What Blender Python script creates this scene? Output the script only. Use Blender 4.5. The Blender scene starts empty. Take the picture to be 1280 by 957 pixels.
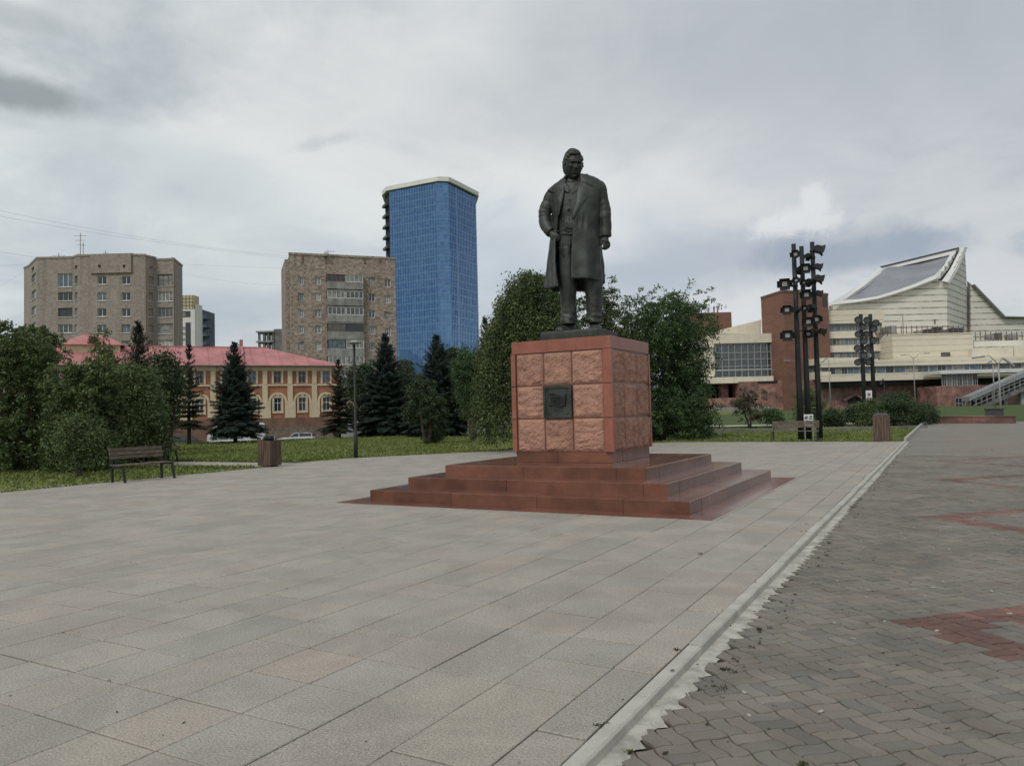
import bpy, bmesh, math, random
import numpy as np
from mathutils import Vector, Matrix, noise
C = bpy.context.scene.collection
SC = bpy.context.scene
rnd = random.Random(7)
nrs = np.random.RandomState(11)
PI = math.pi

# ------------------------------------------------------------------ camera
F_PX, CX, CY, EYE = 954.0, 640.0, 478.5, 1.55
RC = np.array([[0.86997768, 0.04093644, 0.49138889],
               [0.49247524, -0.02234378, -0.87003959],
               [-0.02463684, 0.99891189, -0.03959878]])
cam_d = bpy.data.cameras.new('camera')
cam = bpy.data.objects.new('camera', cam_d)
C.objects.link(cam)
m4 = Matrix([list(RC[0]) + [0], list(RC[1]) + [0], list(RC[2]) + [EYE], [0, 0, 0, 1]])
cam.matrix_world = m4
cam_d.sensor_fit = 'HORIZONTAL'
cam_d.sensor_width = 36.0
cam_d.lens = F_PX / 1280 * 36.0
cam_d.clip_start = 0.1
cam_d.clip_end = 5000
SC.camera = cam


def ray(x, y):
    return RC @ np.array([(x - CX) / F_PX, -(y - CY) / F_PX, -1.0])


def gnd(x, y, z=0.0):
    d = ray(x, y)
    t = (z - EYE) / d[2]
    return d[0] * t, d[1] * t


def at(x, y, D):
    d = ray(x, y)
    return Vector((d[0] * D, d[1] * D, d[2] * D + EYE))


def dirv(x, y):
    d = ray(x, y)
    return Vector(d).normalized()


def nd(nt, typ, **kw):
    n = nt.nodes.new(typ)
    for k, v in kw.items():
        if k == 'inp':
            for a, b in v.items():
                if hasattr(b, 'is_output') or b.__class__.__name__.startswith('NodeSocket'):
                    nt.links.new(b, n.inputs[a])
                else:
                    n.inputs[a].default_value = b
        else:
            setattr(n, k, v)
    return n


def mth(nt, op, a, b=0.0, c=0.0, clamp=False):
    n = nd(nt, 'ShaderNodeMath', operation=op, use_clamp=clamp, inp={0: a, 1: b, 2: c})
    return n.outputs[0]


def vmth(nt, op, a, b=(0, 0, 0)):
    n = nd(nt, 'ShaderNodeVectorMath', operation=op, inp={0: a, 1: b})
    return n.outputs['Value'] if op in ('DOT_PRODUCT', 'LENGTH') else n.outputs['Vector']


def mixc(nt, fac, a, b):
    n = nd(nt, 'ShaderNodeMix', data_type='RGBA')
    for i, v in ((0, fac), (6, a), (7, b)):
        if hasattr(v, 'is_output') or v.__class__.__name__.startswith('NodeSocket'):
            nt.links.new(v, n.inputs[i])
        else:
            n.inputs[i].default_value = v if i == 0 else (tuple(v) + (1,))[:4]
    return n.outputs[2]


def smooth(nt, x, a, b, lo=0.0, hi=1.0):
    n = nd(nt, 'ShaderNodeMapRange', interpolation_type='SMOOTHSTEP', clamp=True,
           inp={0: x, 1: a, 2: b, 3: lo, 4: hi})
    return n.outputs[0]


# ------------------------------------------------------------------ sky and sun
SUN_AZ = math.radians(184)      # measured from +Y towards +X
SUN_EL = math.radians(48)
world = bpy.data.worlds.new('World')
SC.world = world
world.use_nodes = True
wt = world.node_tree
wt.nodes.clear()
w_out = nd(wt, 'ShaderNodeOutputWorld')
w_bg = nd(wt, 'ShaderNodeBackground', inp={'Strength': 0.1})
wt.links.new(w_bg.outputs[0], w_out.inputs[0])
w_sky = nd(wt, 'ShaderNodeTexSky', sky_type='NISHITA')
w_sky.sun_disc = False
w_sky.sun_elevation = SUN_EL
w_sky.sun_rotation = SUN_AZ
w_sky.altitude = 150
w_sky.air_density = 1.0
w_sky.dust_density = 1.5
tc = nd(wt, 'ShaderNodeTexCoord').outputs['Generated']
dirn = vmth(wt, 'NORMALIZE', tc)
sep = nd(wt, 'ShaderNodeSeparateXYZ', inp={0: dirn})
zc = mth(wt, 'ADD', mth(wt, 'MAXIMUM', sep.outputs[2], 0.0), 0.16)
cmb = nd(wt, 'ShaderNodeCombineXYZ', inp={0: mth(wt, 'DIVIDE', sep.outputs[0], zc), 1: mth(wt, 'DIVIDE', sep.outputs[1], zc), 2: 0.0})
plane = cmb.outputs[0]


def wnoise(vec, scale, detail=5, rough=0.55, dist=0.0, w=0.0):
    mp = nd(wt, 'ShaderNodeMapping', inp={'Vector': vec, 'Location': (w, w * 0.7, w * 0.3)})
    return nd(wt, 'ShaderNodeTexNoise', noise_dimensions='3D',
              inp={'Vector': mp.outputs[0], 'Scale': scale, 'Detail': detail, 'Roughness': rough, 'Distortion': dist}).outputs[0]


n1 = wnoise(plane, 0.55, 6, 0.5, 0.3, 3.1)
n2 = wnoise(plane, 1.5, 7, 0.55, 0.5, 9.3)
n3 = wnoise(dirn, 9.0, 6, 0.6, 0.3, 1.7)
n4 = wnoise(dirn, 22.0, 5, 0.6, 0.2, 5.7)
v = mth(wt, 'ADD', mth(wt, 'MULTIPLY', n1, 0.56), mth(wt, 'MULTIPLY', n2, 0.30))
v = mth(wt, 'ADD', v, mth(wt, 'MULTIPLY', wnoise(plane, 3.6, 7, 0.6, 0.6, 4.4), 0.14))
cov = smooth(wt, v, 0.41, 0.59)
cloud_c = mixc(wt, cov, (3.75, 4.2, 4.6), (6.9, 7.2, 7.3))
# thin places where the blue of the sky comes through, low over the horizon
thin = mth(wt, 'MULTIPLY', smooth(wt, n2, 0.50, 0.36), smooth(wt, sep.outputs[2], 0.42, 0.04))
skycol = vmth(wt, 'MULTIPLY', w_sky.outputs[0], (0.62, 0.70, 0.80))
cloud_c = mixc(wt, mth(wt, 'MULTIPLY', thin, 0.75), cloud_c, skycol)
# brighter veil in the lower middle of the sky, greyer overhead to the right
UPV = Vector((0, 0, 1))


def blob(cx_, cy_, rx, ry, soft, namp, tilt=0.0, nz=None):
    d0 = dirv(cx_, cy_)
    rt = d0.cross(UPV).normalized()
    up = rt.cross(d0).normalized()
    r2 = rt * math.cos(tilt) + up * math.sin(tilt)
    u2 = -rt * math.sin(tilt) + up * math.cos(tilt)
    front = smooth(wt, vmth(wt, 'DOT_PRODUCT', dirn, tuple(d0)), 0.2, 0.5)
    df = vmth(wt, 'SUBTRACT', dirn, tuple(d0))
    a = mth(wt, 'DIVIDE', vmth(wt, 'DOT_PRODUCT', df, tuple(r2)), rx / F_PX)
    b = mth(wt, 'DIVIDE', vmth(wt, 'DOT_PRODUCT', df, tuple(u2)), ry / F_PX)
    rr = mth(wt, 'SQRT', mth(wt, 'ADD', mth(wt, 'MULTIPLY', a, a), mth(wt, 'MULTIPLY', b, b)))
    rr = mth(wt, 'ADD', rr, mth(wt, 'MULTIPLY', mth(wt, 'SUBTRACT', nz if nz is not None else n3, 0.5), namp))
    return mth(wt, 'MULTIPLY', smooth(wt, rr, 1.0 + soft, 1.0 - soft), front)


def over(col, m, k, c):
    return mixc(wt, mth(wt, 'MULTIPLY', m, k), col, c)


cc = cloud_c
cc = over(cc, blob(700, 250, 420, 230, 0.75, 1.3), 0.50, (7.3, 7.5, 7.5))
cc = over(cc, blob(130, 330, 330, 120, 0.7, 0.9), 0.50, (6.5, 7.1, 7.2))
cc = over(cc, blob(1180, 230, 260, 200, 0.7, 0.8), 0.50, (4.7, 5.0, 5.45))
cc = over(cc, blob(880, 60, 300, 90, 0.7, 1.0), 0.40, (4.1, 4.45, 4.85))
cc = over(cc, blob(930, 322, 170, 34, 0.6, 1.3, 0.03), 0.60, (3.9, 4.4, 5.1))
cc = over(cc, blob(400, 178, 34, 7, 0.6, 2.4, 0.25, n4), 0.30, (3.1, 3.6, 4.0))
cc = over(cc, blob(330, 385, 160, 20, 0.7, 1.5, 0.06), 0.45, (3.2, 4.0, 4.8))
cc = over(cc, blob(620, 320, 90, 60, 0.7, 1.2), 0.45, (3.9, 4.8, 5.8))
cc = over(cc, blob(210, 225, 130, 40, 0.7, 1.6, -0.15), 0.40, (4.0, 4.7, 5.1))
cc = over(cc, blob(470, 100, 190, 60, 0.7, 1.6, 0.2), 0.35, (7.4, 7.6, 7.6))
cc = over(cc, blob(820, 330, 60, 60, 0.7, 1.4), 0.40, (4.3, 5.0, 5.8))
cc = over(cc, blob(1060, 308, 105, 24, 0.35, 1.2, 0.02, n4), 0.72, (2.9, 3.5, 4.4))
cc = over(cc, blob(1165, 308, 45, 20, 0.4, 1.2, 0.0, n4), 0.5, (3.2, 3.8, 4.7))
n5 = wnoise(dirn, 38.0, 6, 0.62, 0.4, 8.2)
cum = mth(wt, 'MAXIMUM', blob(988, 280, 46, 14, 0.6, 2.6, 0.05, n5), blob(1020, 257, 13, 24, 0.65, 2.4, 0.0, n5))
cum = mth(wt, 'MAXIMUM', cum, blob(1022, 280, 26, 12, 0.45, 2.4, 0.0, n5))
cc = over(cc, cum, 0.60, (7.6, 7.75, 7.9))
cc = over(cc, blob(1062, 288, 48, 12, 0.6, 2.2, 0.0, n5), 0.35, (6.4, 6.5, 6.6))
cc = over(cc, blob(10, 113, 62, 17, 0.55, 1.1, -0.02, n4), 0.72, (2.3, 2.6, 2.8))
cc = over(cc, blob(15, 20, 40, 12, 0.6, 1.2), 0.4, (3.0, 3.4, 3.6))
# ground half of the sphere: dull grey so that nothing shines from below
cc = mixc(wt, smooth(wt, sep.outputs[2], 0.0, -0.03), cc, (1.3, 1.3, 1.2))
wt.links.new(cc, w_bg.inputs['Color'])

sd = bpy.data.lights.new('sun', 'SUN')
sd.energy = 1.5
sd.angle = math.radians(14)
sd.color = (1.0, 0.96, 0.90)
sun = bpy.data.objects.new('sun', sd)
C.objects.link(sun)
sv = Vector((math.sin(SUN_AZ) * math.cos(SUN_EL), math.cos(SUN_AZ) * math.cos(SUN_EL), math.sin(SUN_EL)))
sun.rotation_euler = sv.to_track_quat('Z', 'Y').to_euler()

SC.view_settings.view_transform = 'Standard'
SC.view_settings.look = 'None'
SC.view_settings.exposure = 0.07
SC.view_settings.gamma = 1.0

# ------------------------------------------------------------------ materials


def new_mat(name):
    m = bpy.data.materials.new(name)
    m.use_nodes = True
    nt = m.node_tree
    b = nt.nodes['Principled BSDF']
    return m, nt, b


def mat(name, col, rough=0.7, metal=0.0, var=0.25, scale=6.0, bump=0.0, bscale=40.0, obrand=0.0, spec=0.5,
        detail=4, col2=None, stretch=(1, 1, 1), fine=0.0, fscale=180.0, trans=0.0, space='Position', streak=0.0):
    """noise-mottled principled material; obrand = brightness spread between objects"""
    m, nt, b = new_mat(name)
    geo = nd(nt, 'ShaderNodeNewGeometry').outputs['Position'] if space == 'Position' else nd(nt, 'ShaderNodeTexCoord').outputs['Object']
    mp = nd(nt, 'ShaderNodeMapping', inp={'Vector': geo, 'Scale': stretch})
    tex = nd(nt, 'ShaderNodeTexNoise', inp={'Vector': mp.outputs[0], 'Scale': scale, 'Detail': detail, 'Roughness': 0.6}).outputs[0]
    k = smooth(nt, tex, 0.3, 0.7)
    c2 = col2 if col2 else tuple(max(0, c * (1 - var * 1.6)) for c in col)
    c1 = tuple(min(1, c * (1 + var * 0.5)) for c in col)
    out = mixc(nt, k, c2, c1)
    if fine > 0:
        tf = nd(nt, 'ShaderNodeTexNoise', inp={'Vector': mp.outputs[0], 'Scale': fscale, 'Detail': 2.0, 'Roughness': 0.7}).outputs[0]
        f = mth(nt, 'ADD', mth(nt, 'MULTIPLY', mth(nt, 'SUBTRACT', tf, 0.5), fine * 4), 1.0)
        out = vmth(nt, 'SCALE', out)
        out.node.inputs['Scale'].default_value = 1
        nt.links.new(f, out.node.inputs['Scale'])
    if streak > 0:
        ms = nd(nt, 'ShaderNodeMapping', inp={'Vector': geo, 'Scale': (1.0, 1.0, 0.07)})
        ts = nd(nt, 'ShaderNodeTexNoise', inp={'Vector': ms.outputs[0], 'Scale': 1.6, 'Detail': 5.0, 'Roughness': 0.65}).outputs[0]
        f = smooth(nt, ts, 0.42, 0.72, 1.0, 1.0 - streak)
        o2 = nd(nt, 'ShaderNodeVectorMath', operation='SCALE', inp={0: out, 'Scale': f})
        out = o2.outputs[0]
    if obrand > 0:
        oi = nd(nt, 'ShaderNodeObjectInfo').outputs['Random']
        at_ = nd(nt, 'ShaderNodeAttribute', attribute_name='tone').outputs['Fac']
        r = mth(nt, 'FRACT', mth(nt, 'ADD', oi, at_))
        f = mth(nt, 'ADD', mth(nt, 'MULTIPLY', mth(nt, 'SUBTRACT', r, 0.5), obrand * 2), 1.0)
        o2 = nd(nt, 'ShaderNodeVectorMath', operation='SCALE', inp={0: out, 'Scale': f})
        out = o2.outputs[0]
    nt.links.new(out, b.inputs['Base Color'])
    b.inputs['Roughness'].default_value = rough
    b.inputs['Metallic'].default_value = metal
    b.inputs['Specular IOR Level'].default_value = spec
    if bump > 0:
        tb = nd(nt, 'ShaderNodeTexNoise', inp={'Vector': mp.outputs[0], 'Scale': bscale, 'Detail': 4.0, 'Roughness': 0.6}).outputs[0]
        bp = nd(nt, 'ShaderNodeBump', inp={'Strength': bump, 'Distance': 0.02, 'Height': tb})
        nt.links.new(bp.outputs[0], b.inputs['Normal'])
    return m


def stone_tile(name, cols, rough, speck, sscale, dirt, dscale, spread, bump=0.15):
    """paving: each piece picks a tint, on it speckle, dirt clouds and fine relief"""
    m, nt, b = new_mat(name)
    pos = nd(nt, 'ShaderNodeNewGeometry').outputs['Position']
    oi = nd(nt, 'ShaderNodeObjectInfo').outputs['Random']
    at_ = nd(nt, 'ShaderNodeAttribute', attribute_name='tone').outputs['Fac']
    r = mth(nt, 'FRACT', mth(nt, 'ADD', oi, at_))
    ramp = nd(nt, 'ShaderNodeValToRGB', inp={0: r})
    cr = ramp.color_ramp
    cr.interpolation = 'LINEAR'
    while len(cr.elements) > 1:
        cr.elements.remove(cr.elements[-1])
    for i, c in enumerate(cols):
        e = cr.elements[0] if i == 0 else cr.elements.new(i / (len(cols) - 1))
        e.position = i / (len(cols) - 1)
        e.color = tuple(c) + (1,)
    out = ramp.outputs[0]
    r2 = mth(nt, 'FRACT', mth(nt, 'MULTIPLY', r, 17.31))
    ts = nd(nt, 'ShaderNodeTexNoise', inp={'Vector': pos, 'Scale': sscale, 'Detail': 3.0, 'Roughness': 0.8}).outputs[0]
    td = nd(nt, 'ShaderNodeTexNoise', inp={'Vector': pos, 'Scale': dscale, 'Detail': 6.0, 'Roughness': 0.65, 'Distortion': 0.6}).outputs[0]
    f = mth(nt, 'ADD', mth(nt, 'MULTIPLY', mth(nt, 'SUBTRACT', ts, 0.5), speck), 1.0)
    f = mth(nt, 'MULTIPLY', f, smooth(nt, td, 0.35, 0.65, 1.0 - dirt, 1.0))
    f = mth(nt, 'MULTIPLY', f, mth(nt, 'ADD', mth(nt, 'MULTIPLY', mth(nt, 'SUBTRACT', r2, 0.5), spread * 2), 1.0))
    o2 = nd(nt, 'ShaderNodeVectorMath', operation='SCALE', inp={0: out, 'Scale': f})
    nt.links.new(o2.outputs[0], b.inputs['Base Color'])
    nt.links.new(mth(nt, 'ADD', mth(nt, 'MULTIPLY', td, 0.2), rough - 0.1), b.inputs['Roughness'])
    bp = nd(nt, 'ShaderNodeBump', inp={'Strength': bump, 'Distance': 0.004, 'Height': ts})
    nt.links.new(bp.outputs[0], b.inputs['Normal'])
    return m


M = {}
M['slab'] = stone_tile('slab_stone', [(0.336, 0.308, 0.262), (0.318, 0.300, 0.262), (0.352, 0.318, 0.266), (0.328, 0.306, 0.266), (0.356, 0.310, 0.260), (0.333, 0.310, 0.262)],
                       0.72, 2.6, 85.0, 0.19, 1.3, 0.04)
M['joint'] = mat('joint_grit', (0.045, 0.040, 0.030), 0.95, var=0.4, scale=20, bump=0.3)
M['paver'] = stone_tile('paver_concrete', [(0.188, 0.172, 0.142), (0.214, 0.192, 0.156), (0.170, 0.160, 0.139), (0.208, 0.178, 0.146), (0.188, 0.174, 0.149)],
                        0.85, 1.4, 190.0, 0.28, 0.9, 0.12, 0.3)
M['paver_red'] = stone_tile('paver_red_concrete', [(0.225, 0.112, 0.090), (0.200, 0.108, 0.088), (0.245, 0.125, 0.100)],
                            0.85, 1.2, 190.0, 0.45, 0.9, 0.10, 0.3)
M['kerb'] = mat('kerb_concrete', (0.42, 0.40, 0.355), 0.85, var=0.1, scale=3.5, bump=0.3, fine=0.15, fscale=120, obrand=0.05)
M['mortar'] = mat('mortar_cement', (0.45, 0.43, 0.375), 0.9, var=0.22, scale=7, bump=0.5, bscale=60, fine=0.15)
M['gran_pol'] = mat('polished_red_granite', (0.170, 0.070, 0.046), 0.19, var=0.20, scale=2.2, fine=0.32, fscale=90, obrand=0.16, spec=0.42)
M['gran_cap'] = mat('smooth_red_granite', (0.295, 0.104, 0.068), 0.4, var=0.15, scale=2.0, fine=0.22, fscale=120, obrand=0.08)
M['gran_rough'] = mat('split_red_granite', (0.415, 0.226, 0.163), 0.85, var=0.15, scale=5.0, bump=1.0, bscale=42, fine=0.42, fscale=60, obrand=0.12)
M['bronze'] = mat('bronze_patina', (0.046, 0.054, 0.045), 0.55, metal=0.2, var=0.35, scale=3.0, bump=0.12, bscale=30, fine=0.1, fscale=60, streak=0.45)
M['bronze_dk'] = mat('dark_bronze', (0.026, 0.030, 0.028), 0.45, metal=0.4, var=0.3, scale=6, bump=0.2, bscale=50)


# ------------------------------------------------------------------ mesh builder and object helpers
class MB:
    def __init__(s):
        s.v, s.f, s.tone = [], [], []

    def add(s, vs, fs, tone=0.0):
        b = len(s.v)
        s.v += [tuple(p) for p in vs]
        for f in fs:
            s.f.append(tuple(i + b for i in f))
            s.tone.append(tone)
        return s

    def box(s, c, d, rz=0.0, tone=0.0, ax=None):
        """box centred at c with full sizes d, turned rz about z; or axes ax=(ux,uy,uz)"""
        if ax is None:
            co, si = math.cos(rz), math.sin(rz)
            ax = (Vector((co, si, 0)), Vector((-si, co, 0)), Vector((0, 0, 1)))
        c = Vector(c)
        vs = []
        for k in (-1, 1):
            for j in (-1, 1):
                for i in (-1, 1):
                    vs.append(c + ax[0] * (i * d[0] / 2) + ax[1] * (j * d[1] / 2) + ax[2] * (k * d[2] / 2))
        return s.add(vs, [(0, 2, 3, 1), (4, 5, 7, 6), (0, 1, 5, 4), (2, 6, 7, 3), (0, 4, 6, 2), (1, 3, 7, 5)], tone)

    def bbox(s, a, b, tone=0.0, bev=0.0):
        a, b = Vector(a), Vector(b)
        if bev <= 0:
            return s.box((a + b) / 2, b - a, tone=tone)
        # box with a bevelled top
        x0, y0, z0 = a
        x1, y1, z1 = b
        e = bev
        vs = [(x0, y0, z0), (x1, y0, z0), (x1, y1, z0), (x0, y1, z0),
              (x0, y0, z1 - e), (x1, y0, z1 - e), (x1, y1, z1 - e), (x0, y1, z1 - e),
              (x0 + e, y0 + e, z1), (x1 - e, y0 + e, z1), (x1 - e, y1 - e, z1), (x0 + e, y1 - e, z1)]
        fs = [(0, 3, 2, 1), (8, 9, 10, 11)]
        for i in range(4):
            j = (i + 1) % 4
            fs.append((i, j, j + 4, i + 4))
            fs.append((i + 4, j + 4, j + 8, i + 8))
        return s.add(vs, fs, tone)

    def bar(s, p, q, w, h=None, up=(0, 0, 1), tone=0.0):
        """square bar from p to q"""
        p, q = Vector(p), Vector(q)
        h = w if h is None else h
        d = q - p
        L = d.length
        d.normalize()
        u = Vector(up)
        if abs(d.dot(u)) > 0.98:
            u = Vector((1, 0, 0))
        sx = d.cross(u).normalized()
        sz = sx.cross(d).normalized()
        return s.box((p + q) / 2, (L, w, h), ax=(d, sx, sz), tone=tone)

    def tube(s, pts, rad, n=8, cap=True, tone=0.0):
        pts = [Vector(p) for p in pts]
        if not hasattr(rad, '__len__'):
            rad = [rad] * len(pts)
        rings = []
        prev = None
        for i, p in enumerate(pts):
            d = (pts[min(i + 1, len(pts) - 1)] - pts[max(i - 1, 0)]).normalized()
            if prev is None:
                a = Vector((0, 0, 1)) if abs(d.z) < 0.9 else Vector((1, 0, 0))
                prev = d.cross(a).normalized()
            sx = (prev - d * prev.dot(d)).normalized()
            prev = sx
            sy = d.cross(sx)
            rings.append([p + (sx * math.cos(2 * PI * k / n) + sy * math.sin(2 * PI * k / n)) * rad[i] for k in range(n)])
        return s.loft(rings, cap, tone)

    def loft(s, rings, cap=True, tone=0.0, closed=True):
        n = len(rings[0])
        vs = [p for r in rings for p in r]
        fs = []
        for i in range(len(rings) - 1):
            for k in range(n if closed else n - 1):
                k2 = (k + 1) % n
                fs.append((i * n + k, i * n + k2, (i + 1) * n + k2, (i + 1) * n + k))
        if cap:
            fs.append(tuple(range(n))[::-1])
            fs.append(tuple(range((len(rings) - 1) * n, len(rings) * n)))
        return s.add(vs, fs, tone)

    def lathe(s, prof, n=16, c=(0, 0, 0), tone=0.0):
        rings = [[(c[0] + r * math.cos(2 * PI * k / n), c[1] + r * math.sin(2 * PI * k / n), c[2] + z) for k in range(n)] for r, z in prof]
        return s.loft(rings, True, tone)

    def prism(s, poly, z0, z1, tone=0.0, top=None):
        """poly: list of (x, y) counter-clockwise; top: optional list of top z per corner"""
        n = len(poly)
        vs = [(p[0], p[1], z0) for p in poly] + [(p[0], p[1], (top[i] if top else z1)) for i, p in enumerate(poly)]
        fs = [tuple(range(n))[::-1], tuple(range(n, 2 * n))]
        for i in range(n):
            j = (i + 1) % n
            fs.append((i, j, j + n, i + n))
        return s.add(vs, fs, tone)

    def slabpoly(s, pts, th, tone=0.0):
        """planar polygon of 3d points given thickness th (vector)"""
        n = len(pts)
        t = Vector(th)
        vs = [Vector(p) for p in pts] + [Vector(p) + t for p in pts]
        fs = [tuple(range(n))[::-1], tuple(range(n, 2 * n))]
        for i in range(n):
            j = (i + 1) % n
            fs.append((i, j, j + n, i + n))
        return s.add(vs, fs, tone)

    def sphere(s, c, r, nu=10, nv=7, sc=(1, 1, 1)):
        rings = []
        for i in range(1, nv):
            t = PI * i / nv
            rings.append([(c[0] + r * sc[0] * math.sin(t) * math.cos(2 * PI * k / nu), c[1] + r * sc[1] * math.sin(t) * math.sin(2 * PI * k / nu), c[2] - r * sc[2] * math.cos(t)) for k in range(nu)])
        return s.loft(rings, True)

    def mesh(s, name, m=None, smooth_=False):
        me = bpy.data.meshes.new(name)
        me.from_pydata([tuple(p) for p in s.v], [], s.f)
        if any(s.tone):
            a = me.attributes.new('tone', 'FLOAT', 'FACE')
            a.data.foreach_set('value', np.array(s.tone, dtype=np.float32))
        if m is not None:
            me.materials.append(m)
        if smooth_:
            me.polygons.foreach_set('use_smooth', [True] * len(me.polygons))
        bm = bmesh.new()
        bm.from_mesh(me)
        bmesh.ops.recalc_face_normals(bm, faces=bm.faces)
        bm.to_mesh(me)
        bm.free()
        me.update()
        return me


WM = {}          # world matrices of everything that is a parent
CHD = {}         # children of every object


def place(o, parent, Mw):
    if parent is not None:
        o.parent = parent
        CHD.setdefault(parent, []).append(o)
        o.matrix_basis = WM[parent].inverted() @ Mw
    else:
        o.matrix_basis = Mw
    WM[o] = Mw


ID = Matrix()


def obj(name, mb, m=None, parent=None, Mw=ID, sm=False, kind=None, label=None, cat=None, group=None):
    me = mb.mesh(name, m, sm) if isinstance(mb, MB) else mb
    o = bpy.data.objects.new(name, me)
    C.objects.link(o)
    place(o, parent, Mw.copy())
    tag(o, label, cat, group, kind)
    return o


def tag(o, label=None, cat=None, group=None, kind=None):
    if label:
        o['label'] = label
    if cat:
        o['category'] = cat
    if group:
        o['group'] = group
    if kind:
        o['kind'] = kind
    return o


def thing(name, label, cat, loc=(0, 0, 0), rz=0.0, group=None, kind=None):
    o = bpy.data.objects.new(name, None)
    o.empty_display_size = 0.2
    C.objects.link(o)
    place(o, None, Matrix.Translation(Vector(loc)) @ Matrix.Rotation(rz, 4, 'Z'))
    tag(o, label, cat, group, kind)
    return o


def dup(root, Mw, label=None, group=None):
    def cp(o, parent):
        c = o.copy()
        C.objects.link(c)
        if parent is not None:
            c.parent = parent
            CHD.setdefault(parent, []).append(c)
            c.matrix_basis = o.matrix_basis
            WM[c] = WM[parent] @ o.matrix_basis
        for ch in list(KIDS(o)):
            cp(ch, c)
        return c
    r = root.copy()
    C.objects.link(r)
    r.matrix_basis = Mw
    WM[r] = Mw
    for ch in list(KIDS(root)):
        cp(ch, r)
    if label:
        r['label'] = label
    if group:
        r['group'] = group
    return r


def KIDS(o):
    return list(CHD.get(o, []))


def TR(x, y, z=0.0, rz=0.0):
    return Matrix.Translation((x, y, z)) @ Matrix.Rotation(rz, 4, 'Z')


def sstep(a, b, x):
    t = min(1, max(0, (x - a) / (b - a)))
    return t * t * (3 - 2 * t)


def terrain(x, y):
    """height of the land: level round the plaza, falling to the street on the left, rising to the theatre on the right"""
    r = math.hypot(x, y)
    az = math.degrees(math.atan2(x, y))
    a = sstep(-36, -20, az)
    left = -1.6 * sstep(58, 88, r)
    right = -0.06 + 0.85 * sstep(75, 160, r)
    if az > 20:
        right *= 1
    if az < -100 or az > 120:
        left = 0
        right = 0
    return (1 - a) * left + a * right


# ------------------------------------------------------------------ ground
def build_ground():
    m, nt, b = new_mat('lawn_grass')
    pos = nd(nt, 'ShaderNodeNewGeometry').outputs['Position']
    t1 = nd(nt, 'ShaderNodeTexNoise', inp={'Vector': pos, 'Scale': 0.5, 'Detail': 6.0, 'Roughness': 0.7}).outputs[0]
    t2 = nd(nt, 'ShaderNodeTexNoise', inp={'Vector': pos, 'Scale': 5.0, 'Detail': 6.0, 'Roughness': 0.8}).outputs[0]
    c = mixc(nt, smooth(nt, t1, 0.35, 0.65), (0.10, 0.13, 0.032), (0.15, 0.175, 0.046))
    c = mixc(nt, smooth(nt, t2, 0.45, 0.8), c, (0.16, 0.16, 0.05))
    # greener, better watered lawn towards the theatre
    sp = nd(nt, 'ShaderNodeSeparateXYZ', inp={0: pos})
    far = mth(nt, 'MULTIPLY', smooth(nt, sp.outputs[1], 58.0, 66.0), smooth(nt, sp.outputs[0], -34.0, -28.0))
    c = mixc(nt, far, c, (0.062, 0.092, 0.028))
    nt.links.new(c, b.inputs['Base Color'])
    b.inputs['Roughness'].default_value = 0.9
    b.inputs['Specular IOR Level'].default_value = 0.2
    bp = nd(nt, 'ShaderNodeBump', inp={'Strength': 0.8, 'Distance': 0.05, 'Height': t2})
    nt.links.new(bp.outputs[0], b.inputs['Normal'])
    M['grass'] = m
    rs = [0, 4, 8, 12, 16, 20, 26, 32, 38, 44, 50, 56, 60, 64, 68, 72, 76, 80, 84, 88, 95, 105, 120, 135, 150, 165, 190, 250, 350, 600, 1200, 2600, 4000]
    na = 144
    mb = MB()
    vs, fs = [], []
    for r in rs:
        for k in range(na):
            a = 2 * PI * k / na
            x, y = r * math.sin(a), r * math.cos(a)
            z = terrain(x, y)
            inpl = (x > -19.6 and y < 75)
            vs.append((x, y, z - (0.11 if inpl and r < 90 else 0.03)))
    for i in range(len(rs) - 1):
        for k in range(na):
            k2 = (k + 1) % na
            fs.append((i * na + k, (i + 1) * na + k, (i + 1) * na + k2, i * na + k2))
    mb.add(vs, fs)
    obj('ground', mb, m, sm=True, kind='structure')


build_ground()

KX = -1.535            # inner edge of the kerb
PLAZA_Y = 35.25
# corner cut of the plaza: line through two points seen in the photo
CA, CB = Vector((-20.9, 20.4)), Vector((-11.5, 34.9))


def in_plaza(x, y):
    if x > KX or y > PLAZA_Y or y < -9:
        return False
    if x < -19.15:
        # path leaving to the left
        return x > -48 and (17.75 + 0.13 * (x + 19.15)) < y < (20.05 + 0.10 * (x + 19.15) + max(0, (x + 20.9)) * 0.6)
    d = CB - CA
    return (x - CA.x) * d.y - (y - CA.y) * d.x > 0


def clip_poly(poly, n, c):
    """keep n.p <= c"""
    out = []
    for i in range(len(poly)):
        a, b = poly[i], poly[(i + 1) % len(poly)]
        da, db = n[0] * a[0] + n[1] * a[1] - c, n[0] * b[0] + n[1] * b[1] - c
        if da <= 0:
            out.append(a)
        if da * db < 0:
            t = da / (da - db)
            out.append((a[0] + (b[0] - a[0]) * t, a[1] + (b[1] - a[1]) * t))
    return out


def frust(x, y, z=0.0):
    v = RC.T @ np.array([x, y, z - EYE])
    if v[2] > -0.3:
        return None
    return CX - v[0] / v[2] * F_PX, CY + v[1] / v[2] * F_PX, -v[2]


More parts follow.
